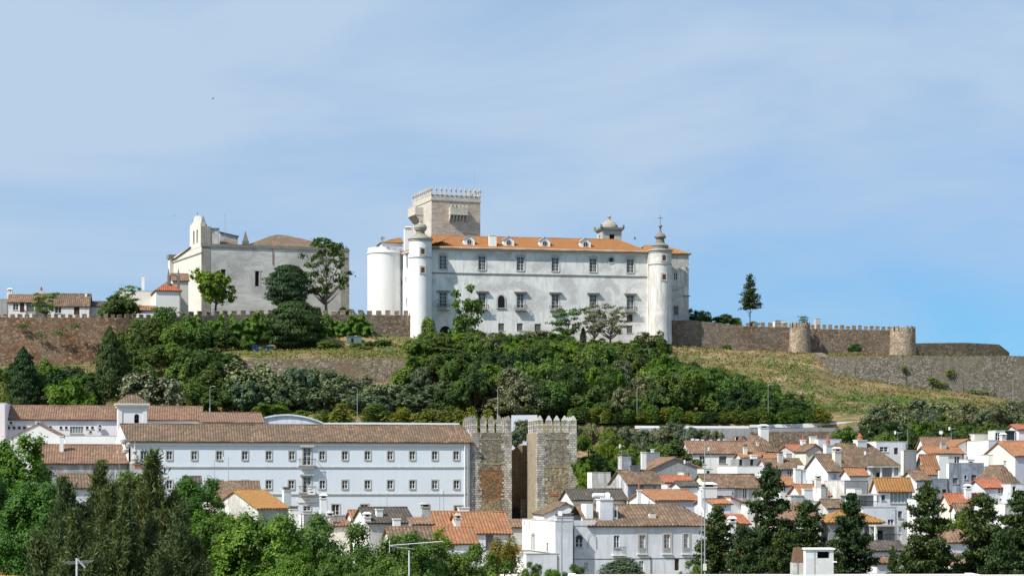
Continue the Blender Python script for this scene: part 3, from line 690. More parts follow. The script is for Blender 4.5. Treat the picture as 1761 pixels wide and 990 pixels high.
        Cs, Ds = np.array(Cs), unit(np.array(Ds)); m = max(3, nleaf//len(Cs)); q = np.repeat(np.arange(len(Cs)), m)
        P = Cs[q]+rs.normal(size=(len(q), 3))*np.array([.16, .16, .26])+Ds[q]*rs.uniform(-.3, .35, (len(q), 1))
        P[:, 2] = np.clip(P[:, 2], .1, Ht*1.03)
        crown = leafmesh('crown', P, rs.normal(size=P.shape), leaf*rs.uniform(.6, 1.4, len(P)), .22, mat, rs, align=Ds[q]+rs.normal(size=(len(q), 3))*.35)
    elif kind == 'bush':
        n = nleaf; k0 = rs.randint(0, nl, n); d = unit(rs.normal(size=(nl, 3))); d[:, 2] = np.abs(d[:, 2])
        Lc = d*rs.uniform(.3, .72, (nl, 1))*np.array([Rr, Rr, Ht*.92]); Lr = rs.uniform(.22, .42, nl)
        cd = unit(rs.normal(size=(n, 3))+np.array([0, 0, .4]))
        P = Lc[k0]+cd*Lr[k0][:, None]*np.array([Rr, Rr, Ht*.8])*rs.uniform(.7, 1.05, (n, 1))
        P[:, 2] = np.clip(P[:, 2], .05, Ht*1.03)
        crown = leafmesh('crown', P, cd+rs.normal(size=P.shape)*.5+np.array([0, 0, .3]), leaf*rs.uniform(.6, 1.35, n), .6, mat, rs)
        limbs = [tuple(Lc[i]*.8) for i in range(0, nl, 3)]
    if kind != 'cypress':
        co = np.empty(len(crown.vertices)*3); crown.vertices.foreach_get('co', co); co = co.reshape(-1, 3)
        rad_ = np.percentile(np.linalg.norm(co[:, :2], axis=1), 98); co[:, :2] *= 3.7/rad_; co[:, 2] *= Ht/np.percentile(co[:, 2], 99.8)
        crown.vertices.foreach_set('co', co.ravel()); crown.update()
    tm, b = trunkmesh('trunk', Ht, {'broad': .26, 'sparse': .26, 'conifer': .2, 'cypress': .22, 'wispy': .2, 'bush': .16}[kind], limbs, bark)
    tr = bpy.data.meshes.new('trunk'); tr.from_pydata(tm.v, [], tm.f); tr.materials.append(bark)
    TREES[key] = (tr, crown, kind, Ht)
    return key

B_, P_ = M['bark'], M['palebark']
def T_(key, *a, **k): treemeshes(key, *a, **k)
T_('near_a', 'broad', 1, M['l_green'], B_, 60000, .20, nl=44, nc=18, spread=.085, base=.05)
T_('near_b', 'broad', 2, M['l_green'], B_, 52000, .20, nl=40, nc=16, spread=.09, base=.05)
T_('near_dark', 'broad', 3, M['l_mid'], B_, 52000, .19, nl=38, nc=18, spread=.095, base=.05)
T_('near_bright', 'broad', 4, M['l_bright'], B_, 24000, .22, nl=30, nc=14, spread=.09, base=.05)
T_('wispy_a', 'wispy', 5, M['l_cas'], B_, 80000, .34)
T_('wispy_b', 'wispy', 6, M['l_cas'], B_, 80000, .34)
T_('con_a', 'conifer', 7, M['l_con'], B_, 60000, .28, lo=.2)
T_('con_b', 'conifer', 8, M['l_con'], B_, 60000, .28, lo=.2)
T_('con_c', 'conifer', 9, M['l_con'], B_, 36000, .32, lo=.2, spread=.2)
T_('con_far', 'conifer', 10, M['l_con'], B_, 5000, .5, lo=.9, spread=.22)
T_('cyp', 'cypress', 11, M['l_dark'], B_, 9000, .5)
for i in range(4): T_('mid%d' % i, 'broad', 20+i, M[['l_mid', 'l_hill', 'l_mid', 'l_hill'][i]], B_, 9000, .44, nl=26, nc=12, spread=.12, base=.04, Hn=6.4)
for i in range(2): T_('dark%d' % i, 'broad', 30+i, M['l_dark'], B_, 12000, .38, nl=40, nc=12, spread=.10, base=.08, Hn=7.4, tight=1)
for i in range(3): T_('silver%d' % i, 'broad', 40+i, M['l_silver'], B_, 9000, .40, nl=34, nc=10, spread=.09, base=.03, Hn=5.6)
for i in range(2): T_('olive%d' % i, 'broad', 50+i, M['l_olive'], B_, 8000, .38, nl=28, nc=9, spread=.13, base=.06, Hn=6.4)
T_('flower', 'broad', 60, M['l_flower'], B_, 10000, .40, nl=34, nc=10, spread=.09, base=.03, Hn=5.6)
T_('bright', 'broad', 61, M['l_bright'], B_, 8000, .45, nl=24, nc=8, spread=.12, base=.05)
T_('round_a', 'cypress', 71, M['l_dark'], B_, 15000, .36, tight=1, Hn=8)
T_('round_b', 'cypress', 74, M['l_dark'], B_, 15000, .38, tight=1, Hn=7)
T_('castle_green', 'broad', 62, M['l_bright'], B_, 6500, .46, nl=30, nc=8, spread=.09, base=.2, Hn=7.5)
T_('sparse_a', 'sparse', 63, M['l_mid'], P_, 2600, .55, nl=44, spread=.12)
T_('sparse_b', 'sparse', 64, M['l_mid'], P_, 1700, .5, nl=32, spread=.12)
T_('sparse_d', 'sparse', 68, M['l_hill'], P_, 3000, .42, nl=70, spread=.085)
T_('sparse_c', 'sparse', 65, M['l_olive'], P_, 2600, .42, nl=60, spread=.10)
T_('ybush', 'bush', 66, M['l_yellow'], B_, 5000, .5, nl=14)
T_('gbush', 'bush', 67, M['l_mid'], B_, 5000, .5, nl=14)
T_('dbush', 'bush', 68, M['l_dark'], B_, 5000, .5, nl=14)
T_('yflower', 'bush', 69, M['l_yflower'], B_, 12000, .28, nl=20)
T_('olbush', 'bush', 70, M['l_olive'], B_, 14000, .3, nl=16)

def tree(key, px, ytop, wpx, D, label, cat='tree', name=None, group=None, ybase=None, rot=None, rnd=random.Random(5)):
    X = PX(px, D); zt = PZ(ytop, D); zg = tz(X, D) if ybase is None else PZ(ybase, D)
    h = max(zt - zg, 1.0); wd = wpx/F*D
    if h < 1.5 and ybase is None: zg = zt-1.5; h = 1.5
    tr, cr_, kind, Hn = TREES[key]
    nm = name or ('round_evergreen' if 'round' in key else None) or {'conifer': 'conifer_tree', 'cypress': 'cypress_tree', 'bush': 'bush', 'wispy': 'casuarina_tree'}.get(kind, 'leafy_tree')
    if 'olive' in key: nm = 'olive_tree'
    o = root(nm, (X, D, zg), rnd.uniform(0, 6.28) if rot is None else rot, label, cat, group)
    kx = 7.4
    for nm_, me in (('trunk', tr), ('crown', cr_)):
        c = bpy.data.objects.new(nm_, me); COL.objects.link(c); c.parent = o; c.scale = (wd/kx, wd/kx, h/Hn)
        if nm_ == 'crown' and kind == 'wispy' and h/Hn > 1.7*wd/kx: q = 1.7*wd/kx; c.scale = (wd/kx, wd/kx, q); c.location = (0, 0, h-Hn*q)
        if nm_ == 'crown' and kind == 'broad' and h/Hn > 1.25*wd/kx: q = 1.12*wd/kx; c.scale = (wd/kx, wd/kx, q); c.location = (0, 0, h-Hn*q)
    return o

def leafpatch(name, pts, leaf, mat, label, cat, seed=3, kind='stuff', nrm=(0, -.6, .8)):
    rs = np.random.RandomState(seed); P = np.array(pts)
    Nn = rs.normal(size=P.shape)*.55+np.array(nrm)
    me = leafmesh(name, P, Nn, leaf*rs.uniform(.6, 1.4, len(P)), .6, mat, rs)
    o = bpy.data.objects.new(name, me); COL.objects.link(o); return tag(o, label, cat, None, kind)

# ------------------------------------------------------------------ ground sheet
def ground():
    pxs = np.concatenate([np.linspace(-6000, -500, 8), np.linspace(-480, 2400, 193), np.linspace(2700, 9000, 8)])
    Ds = np.concatenate([np.array([8, 30, 60, 100, 150, 200]), np.arange(230, 400, 6), np.arange(400, 540, 2.0), np.array([550, 570, 600, 650, 700, 780, 900, 1100, 1500, 2200, 3500, 6500])])
    V = []; rs = random.Random(2)
    from mathutils import noise as mn
    for D in Ds:
        for p in pxs:
            X = PX(p, D); z = tz(X, D)
            if 220 < D < 600 and -500 < p < 2400: z += .55*mn.noise(Vector((X*.12, D*.12, 3))) + .25*mn.noise(Vector((X*.4, D*.4, 1)))
            V.append((X, D, z))
    n = len(pxs); Fc = [(j*n+i, j*n+i+1, (j+1)*n+i+1, (j+1)*n+i) for j in range(len(Ds)-1) for i in range(n-1)]
    me = bpy.data.meshes.new('ground'); me.from_pydata(V, [], Fc)
    t = NT('hillside_grass'); p = t.pos()
    a = t.noise(p, .09, 6, .62, .6); b = t.noise(p, .5, 6, .7); c = t.noise(p, 2.2, 5, .7)
    g = t.mix(t.ramp(a, .40, .60), (.10,.105,.035), (.26,.185,.085))
    g = t.mix(t.math('MULTIPLY', t.ramp(b, .52, .66), .7), g, (.33,.205,.105))
    g = t.mix(t.math('MULTIPLY', t.ramp(b, .30, .44, (1,1,1), (0,0,0)), .7), g, (.05,.075,.02))
    sc_ = t.noise(t.pos((.5,.5,1.6)), .22, 7, .7, 1.2); g = t.mix(t.math('MULTIPLY', t.ramp(sc_, .54, .62), .75), g, (.36,.26,.165))
    g = t.mix(1.0, g, t.ramp(c, .3, .7, (.55,.55,.55), (1.25,1.25,1.25)), 'MULTIPLY')
    t.bump(c, .6, .25); me.materials.append(t.col(g))
    me.polygons.foreach_set('use_smooth', [True]*len(Fc))
    o = bpy.data.objects.new('ground', me); COL.objects.link(o); o['kind'] = 'structure'
    o['label'] = 'grassy hillside and town ground under everything'
ground()

# ------------------------------------------------------------------ fortification walls
def wall_run(label, pts, mat, thick=1.6, merl=None, group=None, name='curtain_wall', batter=0, base=None, cop=None, zb=None):
    """pts: (px, ytop, D). merl: (spacing_m, width_m, height_m, from_px, to_px, merlon mat)"""
    Pw = [Vector((PX(p, D), D, PZ(y, D))) for p, y, D in pts]
    o0 = Vector((Pw[0].x, Pw[0].y, tz(Pw[0].x, Pw[0].y)-1))
    r_ = root(name, o0, 0, label, 'wall', group); m = MB()
    for i in range(len(Pw)-1):
        a, b = Pw[i], Pw[i+1]; d = Vector((b.x-a.x, b.y-a.y, 0)); L_ = d.length; d /= L_; n = Vector((-d.y, d.x, 0))
        if n.y < 0: n = -n
        k = max(1, int(L_/6))
        for j in range(k):
            p, q = a.lerp(b, j/k), a.lerp(b, (j+1)/k)
            zb0 = (base if base is not None else min(tz(p.x, p.y-.5), tz(q.x, q.y-.5))-2)
            F0, F1 = Vector((p.x, p.y, zb0))-n*batter, Vector((q.x, q.y, zb0))-n*batter
            B0, B1 = p+n*thick, q+n*thick; G0, G1 = Vector((B0.x, B0.y, zb0)), Vector((B1.x, B1.y, zb0))
            jj = .0 
            for quad in ((F0, F1, q, p), (p, q, B1, B0), (B0, B1, G1, G0)): m.poly([x-o0 for x in quad])
            if j == 0 and i == 0: m.poly([x-o0 for x in (F0, p, B0, G0)])
            if j == k-1 and i == len(Pw)-2: m.poly([x-o0 for x in (F1, G1, B1, q)])
    m.build('wall', mat, r_)
    if merl:
        sp, mw, mh, p0, p1, mm = merl; mo = None
        rr = random.Random(int(pts[0][0])+3)
        for i in range(len(Pw)-1):
            a, b = Pw[i], Pw[i+1]; d = Vector((b.x-a.x, b.y-a.y, 0)); L_ = d.length; d /= L_
            k = int(L_/sp); ang = math.atan2(d.y, d.x)
            for j in range(k):
                c = a.lerp(b, (j+.5)/k); px = CX+F*c.x/c.y
                if not p0 <= px <= p1: continue
                if mo is None:
                    q = MB(); q.frus(-mw/2, mw/2, 0, .6, -.15, mh, .04, mm); q.frus(-mw/2-.03, mw/2+.03, -.03, .63, mh, mh+.14, .12, mm)
                    mo = q.build('merlon', mm, r_); x = mo
                else: x = mo.copy(); COL.objects.link(x)
                x.location = c-o0+Vector((0, 0, 0)); x.rotation_euler = (0, 0, ang); x.scale = (rr.uniform(.88, 1.1), 1, rr.uniform(.8, 1.08))
    return r_

def round_tower(label, pxl, pxr, ytop, D, mat, merl=True, batter=.35, nm=14, name='round_wall_tower'):
    px = (pxl+pxr)/2; X = PX(px, D); rad = (pxr-pxl)/2/F*D; zt = PZ(ytop, D); zb = tz(X, D-rad)-1.5
    r_ = root(name, (X, D, zb), 0, label, 'tower', 'round towers on the curtain wall'); h = zt-zb; m = MB(); mh = 1.35
    m.lathe([(rad+batter, 0), (rad+.1, h*.5), (rad, h-mh), (rad-.5, h-mh), (rad-.5, h-mh-.6)], 0, 0, 40)
    m.build('wall', mat, r_)
    q = MB(); a = 2*math.pi/nm*.62
    q.lathe([(rad-.5, h-mh), (rad+.02, h-mh), (rad, h), (rad-.5, h)], 0, 0, 3, None, -a/2, a/2)
    for c in (-a/2, a/2): q.poly([(r*math.cos(c), r*math.sin(c), z) for r, z in ((rad-.5, h-mh), (rad+.02, h-mh), (rad, h), (rad-.5, h))])
    q.poly([((rad if abs(c) < 9 else 0)*math.cos(c), rad*math.sin(c), h) for c in (-a/2, a/2)] + [((rad-.5)*math.cos(c), (rad-.5)*math.sin(c), h) for c in (a/2, -a/2)])
    q.poly([((rad-.5)*math.cos(c), (rad-.5)*math.sin(c), z) for c, z in ((-a/2, h-mh), (a/2, h-mh), (a/2, h), (-a/2, h))])
    mo = q.build('merlon', mat, r_)
    for i in range(1, nm):
        x = mo.copy(); COL.objects.link(x); x.rotation_euler = (0, 0, 2*math.pi*i/nm)
    return r_

wall_run('brown crenellated castle wall on the left below the low houses', [(-60, 545, 476), (90, 546, 478), (200, 546, 480), (262, 546, 484)], M['brownwall'], merl=(1.55, 1.0, .7, -80, 262, M['castle']), batter=1.0)
wall_run('crenellated wall draped in vines below the big church', [(262, 546, 484), (395, 541, 494), (520, 540, 499)], M['castle'], merl=(2.0, 1.25, .95, 262, 520, M['castle']))
wall_run('brown merloned wall between the dark round tree and the white corner turret', [(520, 542, 499), (628, 541, 503), (706, 542, 505)], M['castle'], merl=(2.1, 1.2, 1.0, 540, 706, M['towerr']))
wall_run('brown wall with ruined top running right from the palace turret', [(1150, 552, 519), (1185, 550, 520), (1280, 560, 522)], M['castle'])
wall_run('crenellated brown wall from the tall conifer to the first round tower', [(1280, 561, 522), (1370, 563, 525)], M['castle'], merl=(1.75, 1.1, 1.0, 1272, 1370, M['towerr']))
wall_run('crenellated brown wall between the two round towers', [(1372, 565, 526), (1535, 568, 530)], M['castle'], merl=(1.52, .98, 1.0, 1380, 1536, M['towerr']))
round_tower('beige round tower in the middle of the right-hand castle wall', 1358, 1393, 555, 524, M['towerr'])
round_tower('beige round tower ending the right-hand castle wall', 1531, 1574, 562, 529, M['towerr'])
wall_run('low earthy stone wall overgrown with grass right of the last round tower', [(1572, 590, 534), (1660, 589, 540), (1718, 592, 545), (1736, 606, 547)], M['earthw'], thick=14)
wall_run('long sloping grey bastion wall on the far right hillside', [(1426, 613, 497), (1600, 613, 497), (1761, 612, 497), (2100, 612, 497)], M['greywall'], thick=3, batter=2.2, name='bastion_wall')
wall_run('ragged grey end wall of the right bastion turning back into the hill', [(1426, 613, 497), (1414, 606, 512)], M['earthw'], thick=2, batter=.4, name='bastion_wall')
wall_run('earthy stone bastion wall above the silver-green trees', [(394, 622, 457), (470, 617, 457.5), (600, 616, 458), (768, 617, 459)], M['earthw'], thick=2.5, batter=1.2, name='bastion_wall')
wall_run('short end face of the earthy bastion beside the dark wood', [(768, 617, 459), (771, 616, 476)], M['greywall'], thick=2.5, batter=.3, name='bastion_wall')

# ------------------------------------------------------------------ palace
def lathe_part(name, prof, mat, parent, x, y, z=0, n=36, smooth=False):
    m = MB(); m.lathe(prof, 0, 0, n); o = m.build(name, mat, parent, (x, y, z)); 
    if smooth:
        pass
    return o
def turret(parent, x, y, zb, r, h, ring, caps, mat, cross=False):
    """white round turret with ring, cornice, small stone dome and finial"""
    t = lathe_part('turret', [(r*1.03, zb), (r, zb+h*.3), (r, h)], mat, parent, x, y, 0, 48)
    m = MB()
    m.lathe([(r, ring-.15), (r+.16, ring-.1), (r+.16, ring+.1), (r, ring+.15)], 0, 0, 48)
    m.lathe([(r, h-.6), (r+.15, h-.45), (r+.15, h-.1), (r+.4, h), (r+.4, h+.25), (r-.1, h+.35)], 0, 0, 48)
    m.build('cornice', M['trim'], t)
    p = lathe_part('dome', caps, M['mossy'] if not cross else M['dtrim'], t, 0, 0, h, 20)
    return t
PAL = Fr(743, 508, 10.5)
PAL.zb = 33.0
pal = PAL.root('palace', 'long white palace with orange tiled roof and round corner turrets on the hilltop', 'palace')
PW = PAL.ux(1113); PH = PAL.z(424)
def palace():
    f = PAL; m = MB(); holes = []; W = []
    def add(px, py, w, h, st, dy=0):
        u = f.ux(px); z = f.z(py, u); holes.append((u-w/2, u+w/2, z-h/2, z+h/2)); W.append((u, z-h/2, w, h, st))
    sl = lambda px: (px-745)*.0215
    ups = [762, 829, 895, 955, 1020, 1084]
    for p in ups: add(p, 450.5+sl(p)*.9, 1.75, 3.3, 'arch')
    for p in ups: add(p, 514.5+sl(p)*.72, 1.7, 3.5, 'french')
    for p, y, w, h, s in ((862, 562, 1.5, 1.8, 'shutter'), (894, 562, 1.5, 1.8, 'shutter'), (925, 565, 1.6, 2.4, 'shutter'), (988, 563, 1.3, 1.8, 'shutter'), (1019, 566, 1.4, 2.0, 'shutter'), (1083, 547, 1.5, 1.9, 'door'), (1083, 566, 1.5, 1.9, 'shutter')):
        add(p, y, w, h, s)
    m.holewall(0, PW, -3, PH, holes, lambda u, i, z: (u, i, z), .3, M['palace'])
    Dp = 16
    m.poly([(PW,0,-3),(PW,Dp,-3),(PW,Dp,PH),(PW,0,PH)], M['palace']); m.poly([(0,Dp,-3),(0,Dp,PH),(PW,Dp,PH),(PW,Dp,-3)], M['palace'])
    m.poly([(0,0,-3),(0,0,PH),(0,Dp,PH),(0,Dp,-3)], M['clean'])
    m.build('wall', M['palace'], pal)
    for u, z, w, h, st in W: window(pal, 'f', u, z, w, h, st, .2)
    c = MB()
    zs = f.z(469)
    c.box(-.05, PW+.05, -.16, -.004, zs-.13, zs+.13, M['dtrim'])
    c.box(-.1, PW+.1, -.3, -.004, PH-1.0, PH-.75, M['clean']); c.box(-.1, PW+.1, -.5, -.006, PH-.4, PH, M['clean'])
    c.build('cornice', M['trim'], pal)
    # roof: hip at the right end, shallow
    rm = MB(); over = .95; h = PH+.05; yr = 8; rise = f.z(406.5, 10, yr)-h
    s = rise/yr
    xr1 = f.ux(1062, yr)
    A = (-.3, -over, h-s*over); B = (PW+.6, -over, h-s*over); C_ = (xr1, yr, h+rise); D_ = (1.0, yr, h+rise); E = (PW+.6, 16.5, h); G = (-.3, 16.5, h)
    rm.roofplane([A, B, C_, D_], M['palr']); rm.roofplane([B, E, C_], M['palr']); rm.roofplane([E, G, D_, C_], M['palr']); rm.roofplane([G, A, D_], M['palr'])
    rm.tube(D_, C_, .16, n=6, mat=M['palr']); rm.tube(B, C_, .14, n=6, mat=M['palr'])
    rm.box(-.3, PW+.5, -over-.05, -over+.1, h-s*over-.22, h-s*over-.02, M['dtrim'])
    rm.build('roof', M['palr'], pal)
    # balconies and pediments
    for i, p in enumerate(ups):
        u = f.ux(p); zt = f.z(500.5+sl(p)*.72, u); zb_ = f.z(530.2+sl(p)*.7, u)
        q = MB(); q.box(u-1.6, u+1.6, -.62, -.09, zt-.12, zt+.16, M['dtrim']); q.box(u-1.35, u+1.35, -.35, -.09, zt-.38, zt-.121, M['trim'])
        q.build('pediment', M['dtrim'], pal)
        b = MB(); b.box(-1.55, 1.55, -.9, -.02, -.16, 0, M['trim']); b.frus(-1.3, 1.3, -.5, -.03, -.45, -.161, .0, M['trim'])
        bo = b.build('balcony', M['trim'], pal, (u, -.09, zb_))
        r_ = MB()
        for k in range(15): x = -1.5+k*3/14; r_.box(x-.02, x+.02, -.88, -.84, .0, 1.0)
        for x in (-1.5, 1.5):
            for yy in (-.6, -.35): r_.box(x-.02, x+.02, yy-.02, yy+.02, 0, 1.0)
            r_.box(x-.03, x+.03, -.84, -.05, 1.0, 1.05)
        r_.box(-1.53, 1.53, -.89, -.83, 1.0, 1.06); r_.build('railing', M['iron'], bo)
    # niche with pointed arch
    u = f.ux(862); z0 = f.z(529, u); n = MB(); a = []
    for k in range(13):
        t = math.pi*k/12; a.append((-math.cos(t)*.85, z0+1.9+math.sin(t)*1.1))
    a = [(-.85, z0)]+a+[(.85, z0)]
    n.poly([(u+x, -.05, z) for x, z in a], M['black'])
    for i in range(len(a)-1):
        (x0, q0), (x1, q1) = a[i], a[i+1]
        n.poly([(u+x0, -.1, q0), (u+x1, -.1, q1), (u+x1*1.4, -.1, q1+(.28 if q1 > z0+1.5 else 0)), (u+x0*1.4, -.1, q0+(.28 if q0 > z0+1.5 else 0))][::-1], M['trim'])
        n.poly([(u+x0, -.1, q0), (u+x1, -.1, q1), (u+x1, -.05, q1), (u+x0, -.05, q0)], M['trim'])
    n.box(u-1.2, u+1.2, -.25, -.01, z0-.2, z0-.01, M['trim'])
    n.build('niche', M['trim'], pal)
    # arched dark door behind the shrubs, far left
    u = f.ux(766); z0 = f.z(590, u); n = MB()
    n.poly([(u-1.4, -.05, z0)]+[(u-math.cos(math.pi*k/10)*1.4, -.05, z0+2.6+math.sin(math.pi*k/10)*1.6) for k in range(11)]+[(u+1.4, -.05, z0)], M['black'])
    n.build('doorway', M['black'], pal)
    # oculus
    u = f.ux(1051); z0 = f.z(447, u); n = MB()
    n.poly([(u+.62*math.cos(math.pi*k/10), -.04, z0+.62*math.sin(math.pi*k/10)) for k in range(20)], M['glass'])
    for k in range(20):
        t0, t1 = math.pi*k/10, math.pi*(k+1)/10
        n.poly([(u+.62*math.cos(t0), -.1, z0+.62*math.sin(t0)), (u+1.0*math.cos(t0), -.1, z0+1.0*math.sin(t0)), (u+1.0*math.cos(t1), -.1, z0+1.0*math.sin(t1)), (u+.62*math.cos(t1), -.1, z0+.62*math.sin(t1))], M['trim'])
    n.build('round_window', M['trim'], pal)
    # dormers
    for p in (807, 875, 937, 1007):
        y = 1.6; u = f.ux(p, y); z0 = h+s*y-.25; d = MB(); wdt = 1.35; hh = 1.7; back = 5.5
        d.poly([(-wdt,0,0),(wdt,0,0),(wdt,0,hh),(0,0,hh+.85),(-wdt,0,hh)][::1], M['clean'])
        for x in (-wdt, wdt): d.poly([(x,0,0),(x,0,hh),(x,back,hh),(x,back,0)], M['clean'])
        do = d.build('dormer', M['clean'], pal, (u, y, z0))
        rr = MB()
        rr.roofplane([(-wdt-.2,-.2,hh-.02),(0,-.2,hh+1.0),(0,back,hh+1.0),(-wdt-.2,back,hh-.02)], M['trim'], thick=.1, amp=.02)
        rr.roofplane([(wdt+.2,-.2,hh-.02),(0,-.2,hh+1.0),(0,back,hh+1.0),(wdt+.2,back,hh-.02)], M['trim'], thick=.1, amp=.02)
        rr.build('dormer_roof', M['trim'], do)
        g = MB(); g.poly([(.5*math.cos(math.pi*k/9), -.03, .98+.66*math.sin(math.pi*k/9)) for k in range(18)], M['glass'])
        for k in range(18):
            t0, t1 = math.pi*k/9, math.pi*(k+1)/9
            g.poly([(.5*math.cos(t0), -.06, .98+.66*math.sin(t0)), (.72*math.cos(t0), -.06, .98+.88*math.sin(t0)), (.72*math.cos(t1), -.06, .98+.88*math.sin(t1)), (.5*math.cos(t1), -.06, .98+.66*math.sin(t1))], M['trim'])
        g.box(-.03, .03, -.07, -.035, .32, 1.64, M['frame'])
        g.build('round_window', M['glass'], do)
    for p, yb, yt, w in ((847, 421, 405.5, 1.8),):
        y = 1.3; u = f.ux(p, y); chimney_mb(w, 1.2, f.z(yt, u, y)-f.z(yb, u, y), 'plain', M['clean']).build('chimney', M['clean'], pal, (u, y, f.z(yb, u, y)))
    # left wing side face and big white round bastion
    a = MB(); holesl = []; yl = 20.0; xe = f.ux(681, yl); sx0 = -.6; hs_ = PH+.2
    def sp(u, i, z): t = u/yl; return (sx0+(xe-sx0)*t+i, u, z)
    for px_, py_, w, hh in ((699.5, 449, 1.1, 3.6), (692, 452, 1.0, 3.6), (698, 481, .8, 1.4), (690.5, 486, .8, 1.4), (699, 520, .9, 2.2)):
        y = min(range(1, 190), key=lambda q: abs(CX+F*f.w(*sp(q/10, 0, 0)[:2])[0]/f.w(*sp(q/10, 0, 0)[:2])[1]-px_))/10
        z = f.z(py_, sp(y, 0, 0)[0], y); holesl.append((y-w/2, y+w/2, z-hh/2, z+hh/2))
    a.holewall(0, yl, -4, hs_, holesl, sp, .3, M['clean'])
    a.poly([(xe,yl,-4),(xe,yl,hs_),(6,yl,hs_),(6,yl,-4)], M['clean']); a.poly([(sx0,0,-4),(sx0,0,hs_),(.0,0,hs_),(.0,0,-4)], M['clean'])
    a.build('side_wall', M['clean'], pal)
    cc = MB(); n_ = 10
    for k in range(n_):
        y0_, y1_ = yl*k/n_, yl*(k+1)/n_; p0, p1 = sp(y0_, -.3, 0), sp(y1_, -.3, 0)
        cc.poly([(p0[0], y0_, hs_-.5), (p1[0], y1_, hs_-.5), (p1[0], y1_, hs_), (p0[0], y0_, hs_)]); cc.poly([(p0[0], y0_, hs_), (p1[0], y1_, hs_), (p1[0]+.35, y1_, hs_), (p0[0]+.35, y0_, hs_)]); cc.poly([(p0[0], y0_, hs_-.5), (p1[0], y1_, hs_-.5), (p1[0]+.35, y1_, hs_-.6), (p0[0]+.35, y0_, hs_-.6)])
    cc.build('cornice', M['trim'], pal)
    rb = MB(); rb.roofplane([(sx0-.3,-.2,hs_+.05),(xe-.3,yl+.3,hs_+.05),(xe+4,yl+.3,hs_+1.9),(4,-.2,hs_+1.9)], M['palr']); rb.build('side_roof', M['palr'], pal)
    for px_, yy, ww, top in ((687.5, 15, 1.9, 395),):
        xx = sp(yy, 0, 0)[0]+1.0; z1 = f.z(top, xx, yy); chimney_mb(ww, ww, z1-hs_, 'cap', M['clean']).build('chimney', M['clean'], pal, (xx, yy, hs_))
    ya = yl+4; xa, xb = f.ux(656, ya), f.ux(692, ya); at = MB(); za = f.z(417, xa, ya); at.box(xa, xb, ya, ya+9, hs_-8, za, M['clean']); at.build('attic_block', M['clean'], pal)
    ar = MB(); zr = f.z(406, xb, ya); ar.roofplane([(xa-.3,ya-.4,za),(xb+.3,ya-.4,za),(xb+.3,ya+4.5,zr),(xa+5,ya+4.5,zr)], M['palr']); ar.roofplane([(xa-.3,ya-.4,za),(xa-.3,ya+9.4,za),(xa+5,ya+4.5,zr)], M['palr']); ar.roofplane([(xa-.3,ya+9.4,za),(xb+.3,ya+9.4,za),(xb+.3,ya+4.5,zr),(xa+5,ya+4.5,zr)], M['palr']); ar.build('attic_roof', M['palr'], pal)
    # bastion cylinder
    by = yl-1.5; bx = f.ux(661.5, by); k = f.w(bx, by)[1]/F
    rad = 29.5*k; zc = f.z(427.5, bx, by)
    m2 = MB(); m2.lathe([(rad+.3, -6), (rad, 4), (rad, zc-1.5), (rad+.22, zc-1.4), (rad+.22, zc-1.15), (rad-.05, zc-1.05), (rad-.1, zc), (rad-.6, zc), (rad-.6, zc-.8)], 0, 0, 64)
    m2.build('round_bastion', M['clean'], pal, (bx, by, 0))
    # left turret
    kx = 508/F; tx, ty = f.ux(723, -1.0), -1.0; r = 19.4*kx
    h1 = f.z(412, tx, ty)
    t1 = turret(pal, tx, ty, f.z(589, tx, ty), r, h1, f.z(443.5, tx, ty), [(r+.05, 0), (r+.05, .4), (r*.88, .55), (r*.62, .95), (1.45, 1.2), (1.1, 1.35), (1.05, 2.1), (1.35, 2.2), (1.4, 2.35), (1.6, 2.9), (1.4, 3.5), (.55, 3.85), (.28, 4.2), (.36, 4.5), (.12, 4.8), (.05, 5.5)], M['clean'])
    # right turret
    tx2, ty2 = f.ux(1135.5, -2.2), -2.2; k2 = (f.w(tx2, ty2)[1])/F; r2 = 19.2*k2
    h2 = f.z(432, tx2, ty2)
    t2 = turret(pal, tx2, ty2, f.z(592, tx2, ty2), r2, h2, f.z(455, tx2, ty2), [(r2+.15, 0.00), (r2+.15, 0.28), (r2*.72, 0.48), (r2*.72, 1.20), (r2*.78, 1.28), (r2*.6, 1.68), (1.1, 2.00), (.95, 3.12), (1.3, 3.20), (1.45, 3.52), (1.1, 4.16), (.5, 4.56), (.25, 4.96), (.2, 5.84), (.5, 6.00), (.5, 6.32), (.2, 6.48), (.07, 6.88), (.06, 8.96)], M['palw'], True)
    cr_ = MB(); cr_.box(-.65, .65, -.05, .05, 8.1, 8.22); cr_.build('cross', M['iron'], t2, (0, 0, h2))
    for (tt, X_, Y_, rr_, spots) in ((t1, tx, ty, r, ((727, 432), (727, 464))), (t2, tx2, ty2, r2, ((1142, 443), (1142, 476)))):
        for sxp, syp in spots:
            u = f.ux(sxp, Y_-rr_); z = f.z(syp, u, Y_-rr_); q = MB(); dx = u-X_; yy = -math.sqrt(max(.1, rr_**2-dx**2))
            q.box(dx-.75, dx+.75, yy-.12, yy+.6, z-1.0, z+1.0, M['trim']); q.box(dx-.42, dx+.42, yy-.14, yy+.3, z-.62, z+.62, M['brownp'])
            q.build('slit_window', M['trim'], tt)
    # broad rounded wall between facade end and right turret, with buttress
    m3 = MB(); xb = f.ux(1113); m3.box(xb+.004, f.ux(1126, -1), -.9, 6, -4, f.z(436, xb), M['palw']); m3.box(xb+1.2, xb+2.6, -1.7, -.905, -4, f.z(487, xb), M['palw'])
    m3.box(xb+.9, xb+2.9, -1.8, -.91, f.z(487, xb), f.z(484, xb), M['dtrim']); m3.build('buttress', M['palace'], pal)
